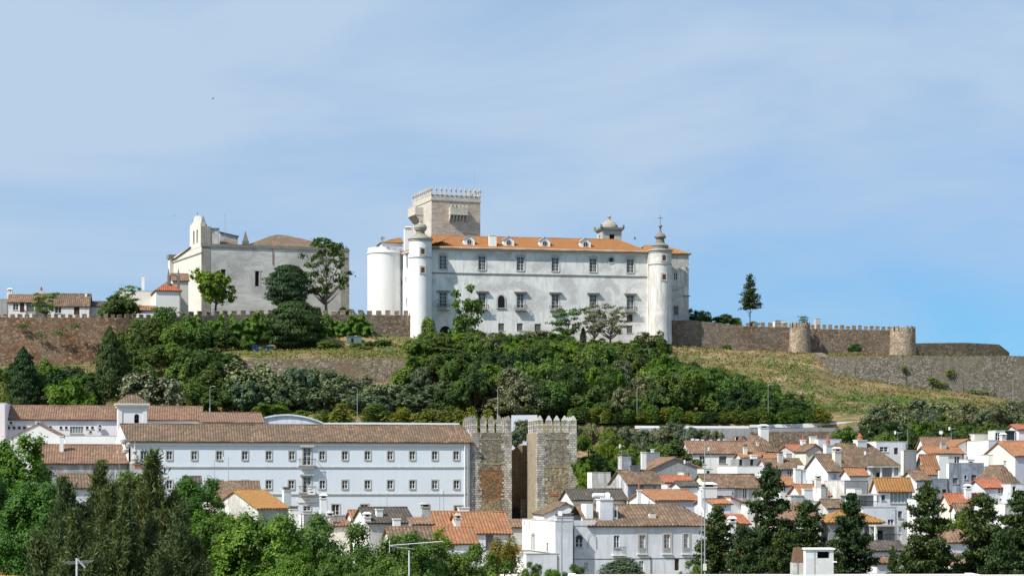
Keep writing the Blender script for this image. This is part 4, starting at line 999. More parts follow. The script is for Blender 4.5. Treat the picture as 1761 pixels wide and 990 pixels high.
    # right wing, stained, set back with its own hip roof
    yw = 2.0; x0, x1 = f.ux(1140, yw), f.ux(1184.5, yw); zt = f.z(437, x1, yw); m4 = MB(); hs = []
    def hw(px_, py_, w, hh): u = f.ux(px_, yw); z = f.z(py_, u, yw); return (u-w/2, u+w/2, z-hh/2, z+hh/2)
    hs = [hw(1162, 475, .95, 1.7), hw(1162.5, 533.5, 1.3, 2.2)]
    m4.holewall(x0, x1, f.z(551, x1, yw), zt, hs, lambda u, i, z: (u, yw+i, z), .25, M['worn'])
    zb_ = f.z(551, x1, yw); m4.poly([(x1,yw,zb_),(x1,yw+14,zb_),(x1,yw+14,zt),(x1,yw,zt)], M['worn']); m4.poly([(x0,yw,zb_),(x1,yw,zb_),(x1,yw+14,zb_),(x0,yw+14,zb_)], M['worn'])
    zl = f.z(509, x1, yw); m4.box(x1-1.5, x1+.3, yw-.3, yw-.004, zl-.12, zl+.12, M['dtrim'])
    wing = m4.build('right_wing', M['worn'], pal)
    for q, st in zip(hs, ('casement', 'shutter')): window(pal, ((( q[0]+q[1])/2, yw+.16, q[2]), 0), 0, 0, q[1]-q[0], q[3]-q[2], st)
    rw = MB(); X0 = f.ux(1100, yw); q = f.z(422, x0, yw+7)
    rw.roofplane([(X0,yw-.5,zt),(x1+.6,yw-.5,zt),(x1-4.5,yw+7,q),(x0-3,yw+7,q)], M['yellow']); rw.roofplane([(x1+.6,yw-.5,zt),(x1+.6,yw+14.5,zt),(x1-4.5,yw+7,q)], M['yellow'])
    rw.roofplane([(X0,yw+14.5,zt),(x1+.6,yw+14.5,zt),(x1-4.5,yw+7,q),(x0-3,yw+7,q)], M['yellow'])
    rw.build('wing_roof', M['yellow'], pal)
palace()

# keep
def keep():
    f = Fr(742, 545, 20, 34); r_ = f.root('castle_keep', 'tall square marble keep with pointed battlements behind the palace roof', 'tower')
    W = f.ux(826); Dp = f.uy(710); zt = f.z(344.5); m = MB()
    m.poly([(0,0,0),(W,0,0),(W,0,zt),(0,0,zt)], M['keep']); m.poly([(0,0,0),(0,0,zt),(0,Dp,zt),(0,Dp,0)], M['keepw'])
    m.poly([(W,0,0),(W,Dp,0),(W,Dp,zt),(W,0,zt)], M['keep']); m.poly([(0,Dp,0),(0,Dp,zt),(W,Dp,zt),(W,Dp,0)], M['keep'])
    m.build('wall', M['keep'], r_)
    p = MB(); o = .14; ph = 1.6; T = M['keepw']
    p.box(-o, W+o, -o, Dp+o, zt, zt+.35, M['trim'])
    for a in ((-o+.1,W+o-.1,-o+.1,.4), (-o+.1,W+o-.1,Dp-.4,Dp+o-.1), (-o+.1,.4,.41,Dp-.41), (W-.4,W+o-.1,.41,Dp-.41)): p.box(*a, zt+.35, zt+ph, T)
    p.build('parapet', T, r_)
    b = MB(); b.frus(-.42, .42, -.28, .28, 0, .55, .17, T, .1); b.box(-.2, .2, -.16, .16, .5, 1.0, T); b.frus(-.34, .34, -.28, .28, 1.0, 1.25, .02, M['trim'], .02); b.frus(-.3, .3, -.25, .25, 1.25, 1.95, .28, M['trim'], .23)
    mo = None; n = 11
    sp = [(o_, 0.05) for o_ in np.linspace(.05, W-.05, n)]+[(o_, Dp-.05) for o_ in np.linspace(.05, W-.05, n)]+[(0.05, y) for y in np.linspace(0, Dp, n)[1:-1]]+[(W-.05, y) for y in np.linspace(0, Dp, n)[1:-1]]
    for i, (x, y) in enumerate(sp):
        if mo is None: mo = b.build('merlon', T, r_); q = mo
        else: q = mo.copy(); COL.objects.link(q)
        q.location = (x, y, zt+ph); q.rotation_euler = (0, 0, math.pi/2 if i >= 2*n else 0); q.scale = (.85, .85, 1.2)
    def machic(x0, x1, y, z0, z1, z2, face, pr=1.3):
        g = MB(); wd = x1-x0
        g.box(0, wd, -pr, -pr+.35, z1, z2, T); g.box(0, .3, -pr+.35, 0, z1, z2, T); g.box(wd-.3, wd, -pr+.35, 0, z1, z2, T)
        g.box(-.1, wd+.1, -pr-.1, -.01, z1-.3, z1-.002, T)
        k = 6
        for i in range(k):
            x = (wd-.35)*i/(k-1)
            g.poly([(x,0,z0),(x,-pr,z1-.3),(x,0,z1-.3)], T); g.poly([(x+.35,0,z0),(x+.35,0,z1-.3),(x+.35,-pr,z1-.3)], T); g.poly([(x,0,z0),(x+.35,0,z0),(x+.35,-pr,z1-.3),(x,-pr,z1-.3)], T)
        for i in range(5): x = (wd-.5)*i/4; g.frus(x, x+.5, -pr, -pr+.35, z2, z2+.75, .14, T, .1)
        g.box(wd*.28, wd*.45, -.06, -.01, z1+.1, z2+.5, M['black'])
        o_ = g.build('machicolated_balcony', T, r_)
        if face == 'f': o_.location = (x0, y, 0)
        else: o_.location = (y, x1, 0); o_.rotation_euler = (0, 0, -math.pi/2)
    u0, u1 = f.ux(772), f.ux(802); machic(u0, u1, 0, f.z(383, u0), f.z(368, u0), f.z(357, u0), 'f')
    y0, y1 = Dp*.42, Dp*.82; z = f.z(372, 0, Dp*.6); machic(y0, y1, 0, z-2.6, z+.3, z+2.0, 'l', 2.3)
    a = MB(); a.tube((W-1.2, 1.5, zt+1.5), (W-1.2, 1.5, f.z(292, W)), .06, .03, 5); a.build('antenna_mast', M['steel'], r_)
keep()

# small domed bell tower behind palace roof
def belltower():
    f = Fr(1036, 546, 14, 34); r_ = f.root('bell_tower', 'small stone bell tower with a domed cap rising behind the right of the palace roof', 'tower')
    W = f.ux(1069); Dp = min(f.uy(1031) if f.uy(1031) > 0 else W, W*1.0); Dp = W; zt = f.z(396); m = MB(); T = M['church']
    u = W/2
    m.holewall(0, W, 0, zt, [(u-.7, u+.7, zt-3.2, zt-1.0)], lambda a, i, z: (a, i, z), .5, T)
    m.holewall(0, Dp, 0, zt, [(Dp/2-.6, Dp/2+.6, zt-3.2, zt-1.0)], lambda a, i, z: (i, a, z), .5, T)
    m.poly([(W,0,0),(W,Dp,0),(W,Dp,zt),(W,0,zt)], T); m.poly([(0,Dp,0),(0,Dp,zt),(W,Dp,zt),(W,Dp,0)], T); m.build('wall', T, r_)
    c = MB(); c.box(-.25, W+.25, -.25, Dp+.25, zt, zt+.3, M['trim']); c.box(-.55, W+.55, -.55, Dp+.55, zt+.301, zt+.8, M['dtrim'])
    for x in (-.4, W+.4):
        for y in (-.4, Dp+.4): c.frus(x-.3, x+.3, y-.3, y+.3, zt+.8, zt+1.5, .1, M['dtrim'])
    c.build('cornice', M['trim'], r_)
    lathe_part('dome', [(W*.46, 0.00), (W*.46, 0.32), (W*.42, 0.88), (W*.30, 1.60), (W*.16, 2.04), (.35, 2.24), (.3, 2.80), (.5, 2.96), (.5, 3.20), (.15, 3.44), (.08, 3.92)], M['mossy'], r_, W/2, Dp/2, zt+.8, 20)
    b = MB(); b.lathe([(.45, 0), (.38, .2), (.28, .7), (.1, .85)], 0, 0, 12); b.build('bell', M['iron'], r_, (W/2, .5, zt-2.6))
belltower()

# church
def church():
    f = Fr(347, 525, 16, 36.5); r_ = f.root('church', 'large weathered grey-white church block with bell gable at the left of the hilltop', 'church')
    W = f.ux(600); Dp = 26.0; xe = f.ux(297, Dp); phi = math.atan(-xe/Dp); zt = f.z(421.5); m = MB(); hs = []
    u = f.ux(442); z0, z1 = f.z(492, u), f.z(466, u); u2 = f.ux(384)
    hs = [(u-.5, u+.5, z0, z1), (u2-.6, u2+.6, f.z(474, u2), f.z(463, u2))]
    m.holewall(0, W, -3, zt, hs, lambda a, i, z: (a, i, z), .35, M['church'])
    m.poly([(0,0,-3),(0,0,zt),(xe*.5,Dp*.5,zt+.4),(xe,Dp,zt-.6),(xe,Dp,-3)], M['churchl']); m.poly([(W,0,-3),(W,Dp,-3),(W,Dp,zt),(W,0,zt)], M['church']); m.poly([(xe,Dp,-3),(xe,Dp,zt-.6),(W,Dp,zt),(W,Dp,-3)], M['church'])
    m.build('wall', M['church'], r_)
    q = MB(); ql, qr = f.ux(361), f.ux(586)
    q.box(-.08, ql, -.09, .3, -3, zt-.02, M['quoin']); q.build('corner_stones', M['quoin'], r_); q = MB(); q.box(qr, W+.09, -.09, 2, -3, zt-.02, M['quoin']); q.build('corner_stones', M['quoin'], r_)
    fr_ = MB()
    for a in (u-.85, u+.5): fr_.box(a, a+.35, -.06, .1, z0, z1)
    fr_.box(u-1.1, u+1.1, -.1, .1, z1, z1+.35); fr_.build('window_frame', M['trim'], r_)
    # stains below window are part of weathering; cornice
    c = MB(); c.box(-.2, W+.2, -.25, -.095, zt-.35, zt+.05, M['dtrim']); c.box(ql, W, .0, .5, zt+.051, zt+.45, M['dtrim']); c.build('cornice', M['dtrim'], r_)
    c = MB(); c.box(-.25, -.02, -.2, Dp, zt-1.9, zt-1.6, M['trim']); c.build('cornice', M['trim'], r_, rot=phi)
    # main low roof
    rm = MB(); xl, xr = f.ux(425), W-.3; h = zt+.42; yr = Dp*.5; xm = f.ux(472, yr); rise = f.z(404.5, xm, yr)-h
    A, B, E, G, C_ = (xl,.1,h), (xr,.1,h-.3), (xr,Dp,h), (xl,Dp,h), (xm, yr, h+rise)
    C2 = (xm+3, yr, h+rise)
    rm.roofplane([A, B, C2, C_], M['brown']); rm.roofplane([B, E, C2], M['brown']); rm.roofplane([E, G, C_, C2], M['brown']); rm.roofplane([G, A, C_], M['brown'])
    rm.build('roof', M['brown'], r_)
    # left face lean roof edge
    e = MB(); e.roofplane([(-.4,Dp*.35,zt+.5),(-.4,Dp+.4,zt-1.3),(4,Dp+.4,zt-1.3),(4,Dp*.35,zt+.5)], M['brown']); e.build('side_roof', M['brown'], r_, rot=phi)
    # bell gable on left face
    b = MB(); y0, y1 = Dp*.03, Dp*.40; zb_, zu = zt-.3, f.z(386, 0, (y0+y1)/2); yc = (y0+y1)/2; T = M['churchl']
    hl = [(yc-2.4, yc-1.1, zb_+1.2, zu-1.6), (yc+.6, yc+1.9, zb_+1.2, zu-1.6)]
    b.holewall(y0, y1, zb_, zu, hl, lambda a, i, z: (-.05+i, a, z), .9, T)
    b.poly([(-.05,y0,zu),(-.05,y1,zu),(-.05,yc+1.4,zu+.8),(-.05,yc+.8,zu+1.9),(-.05,yc-.6,zu+2.1),(-.05,yc-1.8,zu+.5)][::-1], T)
    b.poly([(1.2,y0,zu),(1.2,y1,zu),(1.2,yc+1.4,zu+.8),(1.2,yc+.8,zu+1.9),(1.2,yc-.6,zu+2.1),(1.2,yc-1.8,zu+.5)], T)
    pr = [(y0,zb_),(y0,zu),(yc-1.8,zu+.5),(yc-.6,zu+2.1),(yc+.8,zu+1.9),(yc+1.4,zu+.8),(y1,zu),(y1,zb_)]
    for (a1, c1), (a2, c2) in zip(pr, pr[1:]): b.poly([(-.05,a1,c1),(-.05,a2,c2),(1.2,a2,c2),(1.2,a1,c1)], T)
    b.poly([(1.2,y0,zb_),(1.2,y1,zb_),(1.2,y1,zu),(1.2,y0,zu)], T)
    b.tube((.5,yc,zu+1.9),(.5,yc,zu+3.1),.05,n=5,mat=M['iron']); b.box(.45,.55,yc-.3,yc+.3,zu+2.7,zu+2.78,M['iron'])
    b.build('bell_gable', T, r_, rot=phi)
    # stair block, pinnacles, upper blocks
    k = MB(); x = f.ux
    k.box(-.07, x(363), .6, 3.2, zt+.02, f.z(389, 2), M['quoin']); k.box(x(360), x(378), 1.0, 4.5, zt+.02, f.z(392.5, 4), M['church']); k.box(x(366), x(376), .2, .995, zt+.02, f.z(402, 4), M['worn'])
    k.frus(x(361), x(379), .8, 4.7, f.z(392.5, 4), f.z(391, 4), .1, M['dtrim'])
    k.build('stair_block', M['church'], r_)
    for px_, yt, yb, s_, yy in ((349.5, 371, 389, .85, 1.9), (422, 397, 417, .8, 1.0)):
        n = MB(); xx = x(px_, yy); za, zc = f.z(yb, xx, yy), f.z(yt, xx, yy); n.box(-s_, s_, -s_, s_, za-.5, za+.35, M['dtrim']); n.frus(-s_*.85, s_*.85, -s_*.85, s_*.85, za+.35, zc, s_*.8, M['dtrim'])
        n.build('pinnacle', M['dtrim'], r_, (xx, yy, 0))
    g = MB(); yy = 9; xa, xb = x(378, yy), x(409, yy)
    za, zc = f.z(399, xa, yy), f.z(407, xb, yy); g.poly([(xa,yy,zt-1),(xb,yy,zt-1),(xb,yy,zc),(xa,yy,za)], M['worn']); g.poly([(xa,yy+6,zt-1),(xa,yy+6,za),(xb,yy+6,zc),(xb,yy+6,zt-1)], M['worn'])
    g.poly([(xb,yy,zt-1),(xb,yy+6,zt-1),(xb,yy+6,zc),(xb,yy,zc)], M['worn']); g.roofplane([(xa-.2,yy-.3,za+.1),(xb+.3,yy-.3,zc+.1),(xb+.3,yy+6,zc+.1),(xa-.2,yy+6,za+.1)], M['dark'])
    g.poly([(xa,yy,zt-1),(xa,yy,za),(xa,yy+6,za),(xa,yy+6,zt-1)], M['worn'])
    g.roofplane([(x(378,1),1,zt+.7),(x(407,1),1,zt+.5),(x(405,8),8,zt+2.0),(x(378,8),8,zt+2.2)], M['brown']); g.build('upper_block', M['worn'], r_)
    a = MB(); a.tube((x(387,5),5,zt+1),(x(387,5),5,f.z(369,x(387,5),5)),.05,n=5); a.build('antenna_mast', M['steel'], r_)
    d = MB(); xx = x(469); d.box(xx-.09, xx+.09, -.15, -.02, f.z(455, xx), f.z(427, xx)); d.build('downpipe', M['terra'], r_)
    # corner buttress/drain at far left
    e = MB(); e.box(-1.0, .4, Dp-.5, Dp+1.2, -3, zt-.9, M['churchl']); e.box(-1.4, .8, Dp-.8, Dp+1.5, zt-.9, zt+.1, M['dtrim']); e.build('corner_pier', M['churchl'], r_, rot=phi)
church()

# ------------------------------------------------------------------ buildings behind the left castle wall
house('low white cottage with brown roof on the far left castle wall', 14, 62, 519, 492, 6, pl=None, depth=6, rmat='pinkb', wins=((27,527,1.2,1.6),(38,528,1.0,2.4,'door'),(52,528,1.8,2.2,'shutter')), rise=1.9, zb=36, chims=((17,512,501,1.2,.6,'cap'),))
house('longer white cottage with patched brown roof right of the small cottage', 60, 153, 525, 494, 6, depth=7, rmat='brown', wins=((100,533,1.5,1.5),(132,534,1.3,2.0,'door')), rise=3.0, zb=36, chims=((71,512,501,1.2,.7,'pot'),(148,520,503,.5,.4,'plain')))
house('grey flat-roofed house cut by the left edge above the castle wall', -40, 14, 514, 493, 4, depth=8, roof='flat', wall='grey', rmat=None, zb=36)
house('tiny brown-roofed shed between the cottage and the grey hall on the wall', 154, 190, 526, 498, 6, depth=5, rmat='dark', wall='worn', rise=1.2, zb=36)
house('grey-white flat-topped hall with little belfry beside the church', 204, 285, 500, 515, 10, depth=8, roof='flat', wall='cream', rmat=None, zb=36, chims=((246,492,474,.7,.4,'plain','clean'),), par=.3)
house('small white chapel with red pyramid roof left of the church', 268, 311, 498, 504, 14, pl=261, roof='hip', wall='clean', rmat='red', zb=36, rise=2.2, over=.35)
house('small cream annex with a brown roof against the church flank', 297, 324, 482, 514, 14, pl=None, depth=6, wall='churchl', rmat='pinkb', zb=36, rise=1.9)
house('little orange-roofed lean-to behind the left castle wall', 238, 268, 533, 492, 8, depth=4, rmat='orange', wall='clean', rise=1.0, zb=36)
def porch():
    f = Fr(290, 506, 14, 36); r_ = f.root('gothic_arch', 'ruined dark gothic arch with pointed pinnacles in front of the cream annex', 'arch'); W = f.ux(307); z0, z1 = f.z(500), f.z(467)
    m = MB()
    for x in (0, W): m.box(x-.3, x+.3, -.3, .3, z0-6, z1-1, M['dtrim']); m.frus(x-.3, x+.3, -.3, .3, z1-1, z1+.8, .26, M['dtrim'])
    for i in range(8):
        a0, a1 = math.pi*i/8, math.pi*(i+1)/8; c = lambda a, r: (W/2-math.cos(a)*r, z1-1.6+math.sin(a)*r*.9)
        p0, p1, q0, q1 = c(a0, W/2), c(a1, W/2), c(a0, W/2-.45), c(a1, W/2-.45)
        m.poly([(p0[0],-.2,p0[1]),(p1[0],-.2,p1[1]),(q1[0],-.2,q1[1]),(q0[0],-.2,q0[1])], M['dtrim']); m.poly([(p0[0],-.2,p0[1]),(p1[0],-.2,p1[1]),(p1[0],.2,p1[1]),(p0[0],.2,p0[1])], M['dtrim'])
        m.poly([(q0[0],-.2,q0[1]),(q1[0],-.2,q1[1]),(q1[0],.2,q1[1]),(q0[0],.2,q0[1])], M['dtrim'])
    m.build('arch', M['dtrim'], r_)
porch()
def shed(label, px0, px1, yt, yb, D, mat, cat, name):
    f = Fr(px0, D, 6, None); r_ = f.root(name, label, cat); W = f.ux(px1); z0, z1 = f.z(yb), f.z(yt); m = MB(); n = max(3, int(W/.5))
    for i in range(n): m.box(W*i/n, W*(i+.55)/n, -.05, 2.4, z0-.6, z1); m.box(W*(i+.55)/n, W*(i+1)/n, 0, 2.35, z0-.6, z1-.02)
    m.box(-.06, W+.06, -.1, 2.5, z1-.12, z1+.03)
    m.build('body', mat, r_); d = MB(); d.box(W*.3, W*.45, -.09, -.055, z0+.2, z1-.4); d.build('door', M['black'], r_)
shed('small grey-green metal shed beside the brown merloned wall', 596, 622, 578, 594, 494, M['greenp'], 'shed', 'metal_shed')
shed('blue container half hidden behind grass above the earthy bastion', 434, 444, 593, 600, 480, M['bluep'], 'container', 'metal_container')
shed('second blue container in the shadow of the dark round tree', 452, 470, 595, 601, 484, M['bluep'], 'container', 'metal_container')
# masonry bits seen over the right castle wall
house('small pale block peeping over the wall left of the middle round tower', 1336, 1352, 551, 545, 8, depth=4, roof='flat', wall='cream', rmat=None, zb=33, name='wall_hut', cat='hut')
house('small stone stump standing above the wall right of the middle round tower', 1403, 1411, 548, 540, 8, depth=2, roof='flat', wall='trim', rmat=None, zb=33, name='stone_stump', cat='ruin')

# ------------------------------------------------------------------ convent (long blue-white building)
def convent():
    f = Fr(224, 360, 10); f.zb = -8.0
    r_ = f.root('convent', 'long three-storey blue-white building with brown roof and rows of small windows', 'building')
    W = f.ux(804.5); Dp = 12; h = f.z(758.5, W/2); m = MB(); hs = []; wi = []
    def add(px, py, w, hh, st='stone'):
        u = f.ux(px); z = f.z(py, u); hs.append((u-w/2, u+w/2, z-hh/2, z+hh/2)); wi.append(st)
    for px in (247, 291, 334, 377, 421, 462, 502, 554, 593, 632, 671, 709, 747.5, 784.5):
        if px != 502: add(px, 782.5, .95, 1.45)
        else: add(px, 782.5, .95, 1.45)
    for px in (247, 291, 334, 377, 421, 462, 501, 554.5, 593, 632, 671, 709, 747.5, 785): add(px, 832.5, .95, 1.45)
    add(528, 784, 1.3, 3.0, 'french'); add(528, 833, 1.3, 2.8, 'french')
    add(528, 873.5, 1.2, .8); 
    for px in (577, 626.5, 731): add(px, 878, 1.3, 2.3)
    add(788, 873.5, 1.4, .9); add(430, 876, 1.2, 1.4); add(480, 876, 1.2, 1.4)
    m.holewall(0, W, 0, h, hs, lambda u, i, z: (u, i, z), .25, M['convent'])
    m.poly([(W,0,0),(W+.9,1.3,0),(W+.9,1.3,h),(W,0,h)], M['convent']); m.poly([(W+.9,1.3,0),(W+.9,Dp,0),(W+.9,Dp,h),(W+.9,1.3,h)], M['convent'])
    m.poly([(0,0,0),(0,0,h),(0,Dp/2,h+2.8),(0,Dp,h),(0,Dp,0)], M['clean']); m.poly([(0,Dp,0),(0,Dp,h),(W,Dp,h),(W,Dp,0)], M['convent']); m.poly([(W+.9,1.3,h),(W+.9,Dp,h),(W+.9,Dp/2,h+2.8)], M['convent'])
    m.build('wall', M['convent'], r_)
    for q, st in zip(hs, wi): window(r_, 'f', (q[0]+q[1])/2, q[2], q[1]-q[0], q[3]-q[2], st, .16)
    c = MB()
    for py in (803, 849): z = f.z(py, W*.95); c.box(-.05, W+.05, -.14, -.004, z-.12, z+.1, M['trim'])
    c.box(-.05, W+.05, -.3, -.005, h-.75, h-.55, M['clean']); c.box(-.05, W+.05, -.12, -.006, h-.55, h-.05, M['clean'])
    for u0, u1 in ((0, .5), (W-.6, W)): c.box(u0, u1, -.1, -.007, 0, h-.8, M['clean'])
    c.build('cornice', M['clean'], r_)
    rm = MB(); hz = h+.12; o_ = .55; xl = f.ux(206, 6); xr_ = f.ux(796, 6)
    A, B2, C2, D2 = (f.ux(219), -o_, hz-.25), (W+.9, -o_, hz-.25), (xr_, 6, hz+2.9), (xl, 6, hz+2.9)
    rm.roofplane([A, B2, C2, D2], M['brown']); rm.roofplane([D2, C2, (W+.9, Dp+o_, hz-.25), (xl-1, Dp+o_, hz-.25)], M['brown']); rm.roofplane([B2, (W+.9, Dp+o_, hz-.25), C2], M['brown'])
    rm.tube((xl, 6, hz+2.95), (xr_, 6, hz+2.95), .14, n=6, mat=M['brown']); rm.build('roof', M['brown'], r_)
    gw = MB(); gw.poly([(f.ux(221), -.3, 0), (f.ux(221), -.3, hz-.3), (xl, 6, hz+2.7), (xl-1, Dp, hz-.4), (xl-1, Dp, 0)], M['clean']); gw.build('gable_wall', M['clean'], r_)
    p = MB(); u = f.ux(528)
    for py in (767, 816): z = f.z(py, u); p.box(u-1.25, u+1.25, -.4, -.02, z-.15, z+.15, M['trim'])
    p.build('pediment', M['trim'], r_)
    for py in (799, 845.5):
        z = f.z(py, u); b = MB(); b.box(-1.5, 1.5, -.95, -.02, -.2, 0, M['trim']); b.frus(-1.2, 1.2, -.6, -.03, -.7, -.201, 0, M['clean']); bo = b.build('balcony', M['trim'], r_, (u, 0, z))
        q = MB()
        for k in range(13): x = -1.42+k*2.84/12; q.box(x-.025, x+.025, -.92, -.87, 0, 1.0)
        q.box(-1.48, 1.48, -.94, -.86, 1.0, 1.07)
        for sx_ in (-1.45, 1.45): q.box(sx_-.03, sx_+.03, -.86, -.03, 1.0, 1.06)
        q.build('railing', M['iron'], bo)
    # banner and plaque
    u = f.ux(535); z = f.z(840.5, u); b = MB(); b.box(u-.68, u+.68, -1.06, -1.0, z-.95, z+.65, M['clean']); 
    for a in ((u-.6,u+.6,z+.35,z+.5), (u-.5,u+.1,z-.1,z+.0), (u-.25,u+.3,z-.6,z-.45)): b.box(a[0], a[1], -1.075, -1.06, a[2], a[3], M['bluep'])
    b.box(u-.05, u+.5, -1.075, -1.06, z+.1, z+.2, M['terra'])
    b.build('banner', M['clean'], r_)
    u = f.ux(529); z = f.z(859, u); b = MB(); n = 10; pts = []
    for sx_ in (1, -1):
        for k in range(n+1): a = -math.pi/2+math.pi*k/n; pts.append((u+sx_*(1.5+math.cos(a)*.45), z+sx_*math.sin(a)*.5))
    b.poly([(x, -.09, q) for x, q in pts], M['clean']); 
    for i in range(len(pts)): (a, c1), (d, e) = pts[i], pts[(i+1) % len(pts)]; b.poly([(a,-.09,c1),(d,-.09,e),(d,0,e),(a,0,c1)], M['trim'])
    for s_, hh in ((.52, .04), (.46, .0)):
        pass
    b.box(u-1.7, u+1.7, -.12, -.095, z+.44, z+.52, M['trim']); b.box(u-1.7, u+1.7, -.12, -.095, z-.52, z-.44, M['trim']); b.box(u-.6, u+.5, -.1, -.095, z+.0, z+.05, M['shut']); b.box(u-.35, u+.25, -.1, -.095, z-.15, z-.11, M['shut'])
    b.build('plaque', M['clean'], r_)
    for px in (803,): pass
    d = MB(); u = f.ux(799); d.tube((u,-.25,0), (u,-.25,h-.2), .09, n=6); d.build('drainpipe', M['clean'], r_)
convent()
# ornate bell-shaped finial at the convent's left corner
def ornaments():
    f = Fr(232, 358, 10); f.zb = PZ(797, 358); r_ = f.root('rooftop_urn', 'turned white stone urn on the wall end where the two brown roofs meet', 'urn')
    m = MB(); m.box(-.9, .9, -.6, .6, -3, 0, M['trim']); m.lathe([(.85, 0), (.85, .25), (.55, .4), (.7, .8), (.5, 1.3), (.25, 1.55), (.3, 1.8), (.45, 2.1), (.2, 2.5), (.1, 3.0), (.03, 3.9)], 0, 0, 14, M['trim'])
    for a in ((-1.6, .6, 1.6), (-1.2, .6, 2.6), (-1.9, .7, 3.3)): m.lathe([(.05, a[2]), (a[1]*.8, a[2]+.3), (a[1]*.9, a[2]+.8), (a[1]*.4, a[2]+1.1), (.02, a[2]+1.2)], a[0], .2, 10, M['trim'])
    m.build('urn', M['trim'], r_)
ornaments()
house('low blue-white wing with old brown roof left of the long facade', 60, 222, 795, 357, 10, depth=11, rmat='pinkb', wall='dirtywall', rise=3.1, over=.4, zb=-9)
house('brown-roofed house half hidden behind the wispy trees on the left', 104, 178, 838, 318, 14, depth=9, rmat='brown', wall='blue', rise=2.0, over=.4, zb=-12, wins=((160,862,1.2,1.4),))
house('white tower-like stub with reddish cap at the convent corner', 226, 246, 806, 345, 12, depth=2.5, roof='flat', wall='worn', rmat=None, zb=-9, chims=((237,806,799,1.0,.5,'dark','terra'),))
# back wing
house('long back wing with pinkish walls, air conditioners and a brown tile roof', 10, 345, 719.5, 392, 8, depth=10, rmat='pinkb', wall='pink', rise=2.55, over=.45, zb=-2, name='back_wing',
      wins=((15,735,.55,.5,'dark'),(24,735,.55,.5,'dark'),(33,735,.55,.5,'dark'),(42,735,.55,.5,'dark'),(105,735,.5,.5,'dark'),(114,735,.5,.5,'dark'),(132,739,2.5,1.35,'strip'),(150,735,.5,.5,'dark'),(159,735,.5,.5,'dark')))
house('pink windowless block at the extreme left edge of the back wing', -70, 11, 692, 388, 8, depth=14, roof='flat', wall='pink', rmat=None, zb=-2)
house('brown-roofed rear hall between back wing and curved white roof', 348, 452, 726, 384, 10, depth=9, rmat='pinkb', wall='clean', lwall='clean', rise=2.1, over=.4, zb=0, pl=342)
house('white gabled shed in front of the pink back wing', 17, 114, 752.5, 380, 6, depth=8, roof='gy', wall='clean', rmat='pinkb', rise=2.6, over=.15, zb=-4)
house('plain white low wall building between the gabled shed and bell turret', 112, 204, 749, 378, 6, depth=5, roof='flat', wall='clean', rmat=None, zb=-4, par=.2)
def bellturret():
    f = Fr(203, 372, 13); f.zb = -4; r_ = f.root('bell_turret', 'white square bell turret with tiled pyramid cap and arched opening', 'tower')
    W = f.ux(253); Dp = W*.85; h = f.z(696); m = MB(); u = f.ux(235); z0, z1 = f.z(727, u), f.z(715.5, u)
    m.holewall(0, W, 0, h, [(u-.42, u+.42, z0, z1)], lambda a, i, z: (a, i, z), .7, M['clean']); m.holewall(0, Dp, 0, h, [(Dp/2-.4, Dp/2+.4, z0-2.0, z1)], lambda a, i, z: (i, a, z), .5, M['clean'])
    n = 8; m.poly([(u-.42*math.cos(math.pi*k/n), -.012, z1-.01+.45*math.sin(math.pi*k/n)) for k in range(n+1)], M['black'])
    m.poly([(W,0,0),(W,Dp,0),(W,Dp,h),(W,0,h)], M['clean']); m.poly([(0,Dp,0),(0,Dp,h),(W,Dp,h),(W,Dp,0)], M['clean']); m.build('wall', M['clean'], r_)
    c = MB(); c.box(-.3, W+.3, -.3, Dp+.3, h-.35, h, M['clean']); c.box(-.5, W+.5, -.5, Dp+.5, h+.001, h+.3, M['cream']); c.box(0, .7, -.12, -.01, 0, h-.36, M['clean']); c.box(W-.7, W, -.12, -.01, 0, h-.36, M['clean']); c.build('cornice', M['clean'], r_)
    rm = MB(); gableroof(rm, W+.4, Dp+.4, h+.3, 1.5, 'x' if W > Dp else 'y', M['brown'], .25, .5, (Dp+.4)/2-.1); rm.build('roof', M['brown'], r_, (-.2, -.2, 0))
    b = MB(); b.lathe([(.3, 0), (.26, .15), (.18, .5), (.05, .58)], 0, 0, 10); b.build('bell', M['iron'], r_, (u, .35, z0+.7))
bellturret()
def acunit(px, py, D, w=1.0, label='white air conditioner'):
    X, z = PX(px, D), PZ(py, D); r_ = root('air_conditioner', (X, D, z), R(9), label, 'air conditioner', None)
    m = MB(); m.box(-w/2, w/2, -.35, .0, 0, w*.72, M['alu']); m.box(-w/2-.03, w/2+.03, .0, .05, -.12, -.02, M['steel']); m.build('casing', M['alu'], r_)
    g = MB(); g.lathe([(w*.27, -.02), (w*.27, .02)], 0, 0, 16); g.build('fan_grille', M['iron'], r_, (w*.12, -.36, w*.36)); o = r_.children[-1]
    o.rotation_euler = (math.pi/2, 0, 0)
for px, py, w, l in ((18,730,1.0,'air conditioner nearest the left end of the pink wall'),(65,731,1.0,'air conditioner high on the pink wall left of the shed gable'),(86,737,.9,'air conditioner just right of the shed gable'),
                     (155,745,.8,'air conditioner low under the small dark windows of the back wing'),(171,741,.8,'lower of the stacked air conditioners by the bell turret'),(171,734.5,.8,'upper of the stacked air conditioners by the bell turret')):
    acunit(px, py, 391.6+(px-10)*.015, w, l)
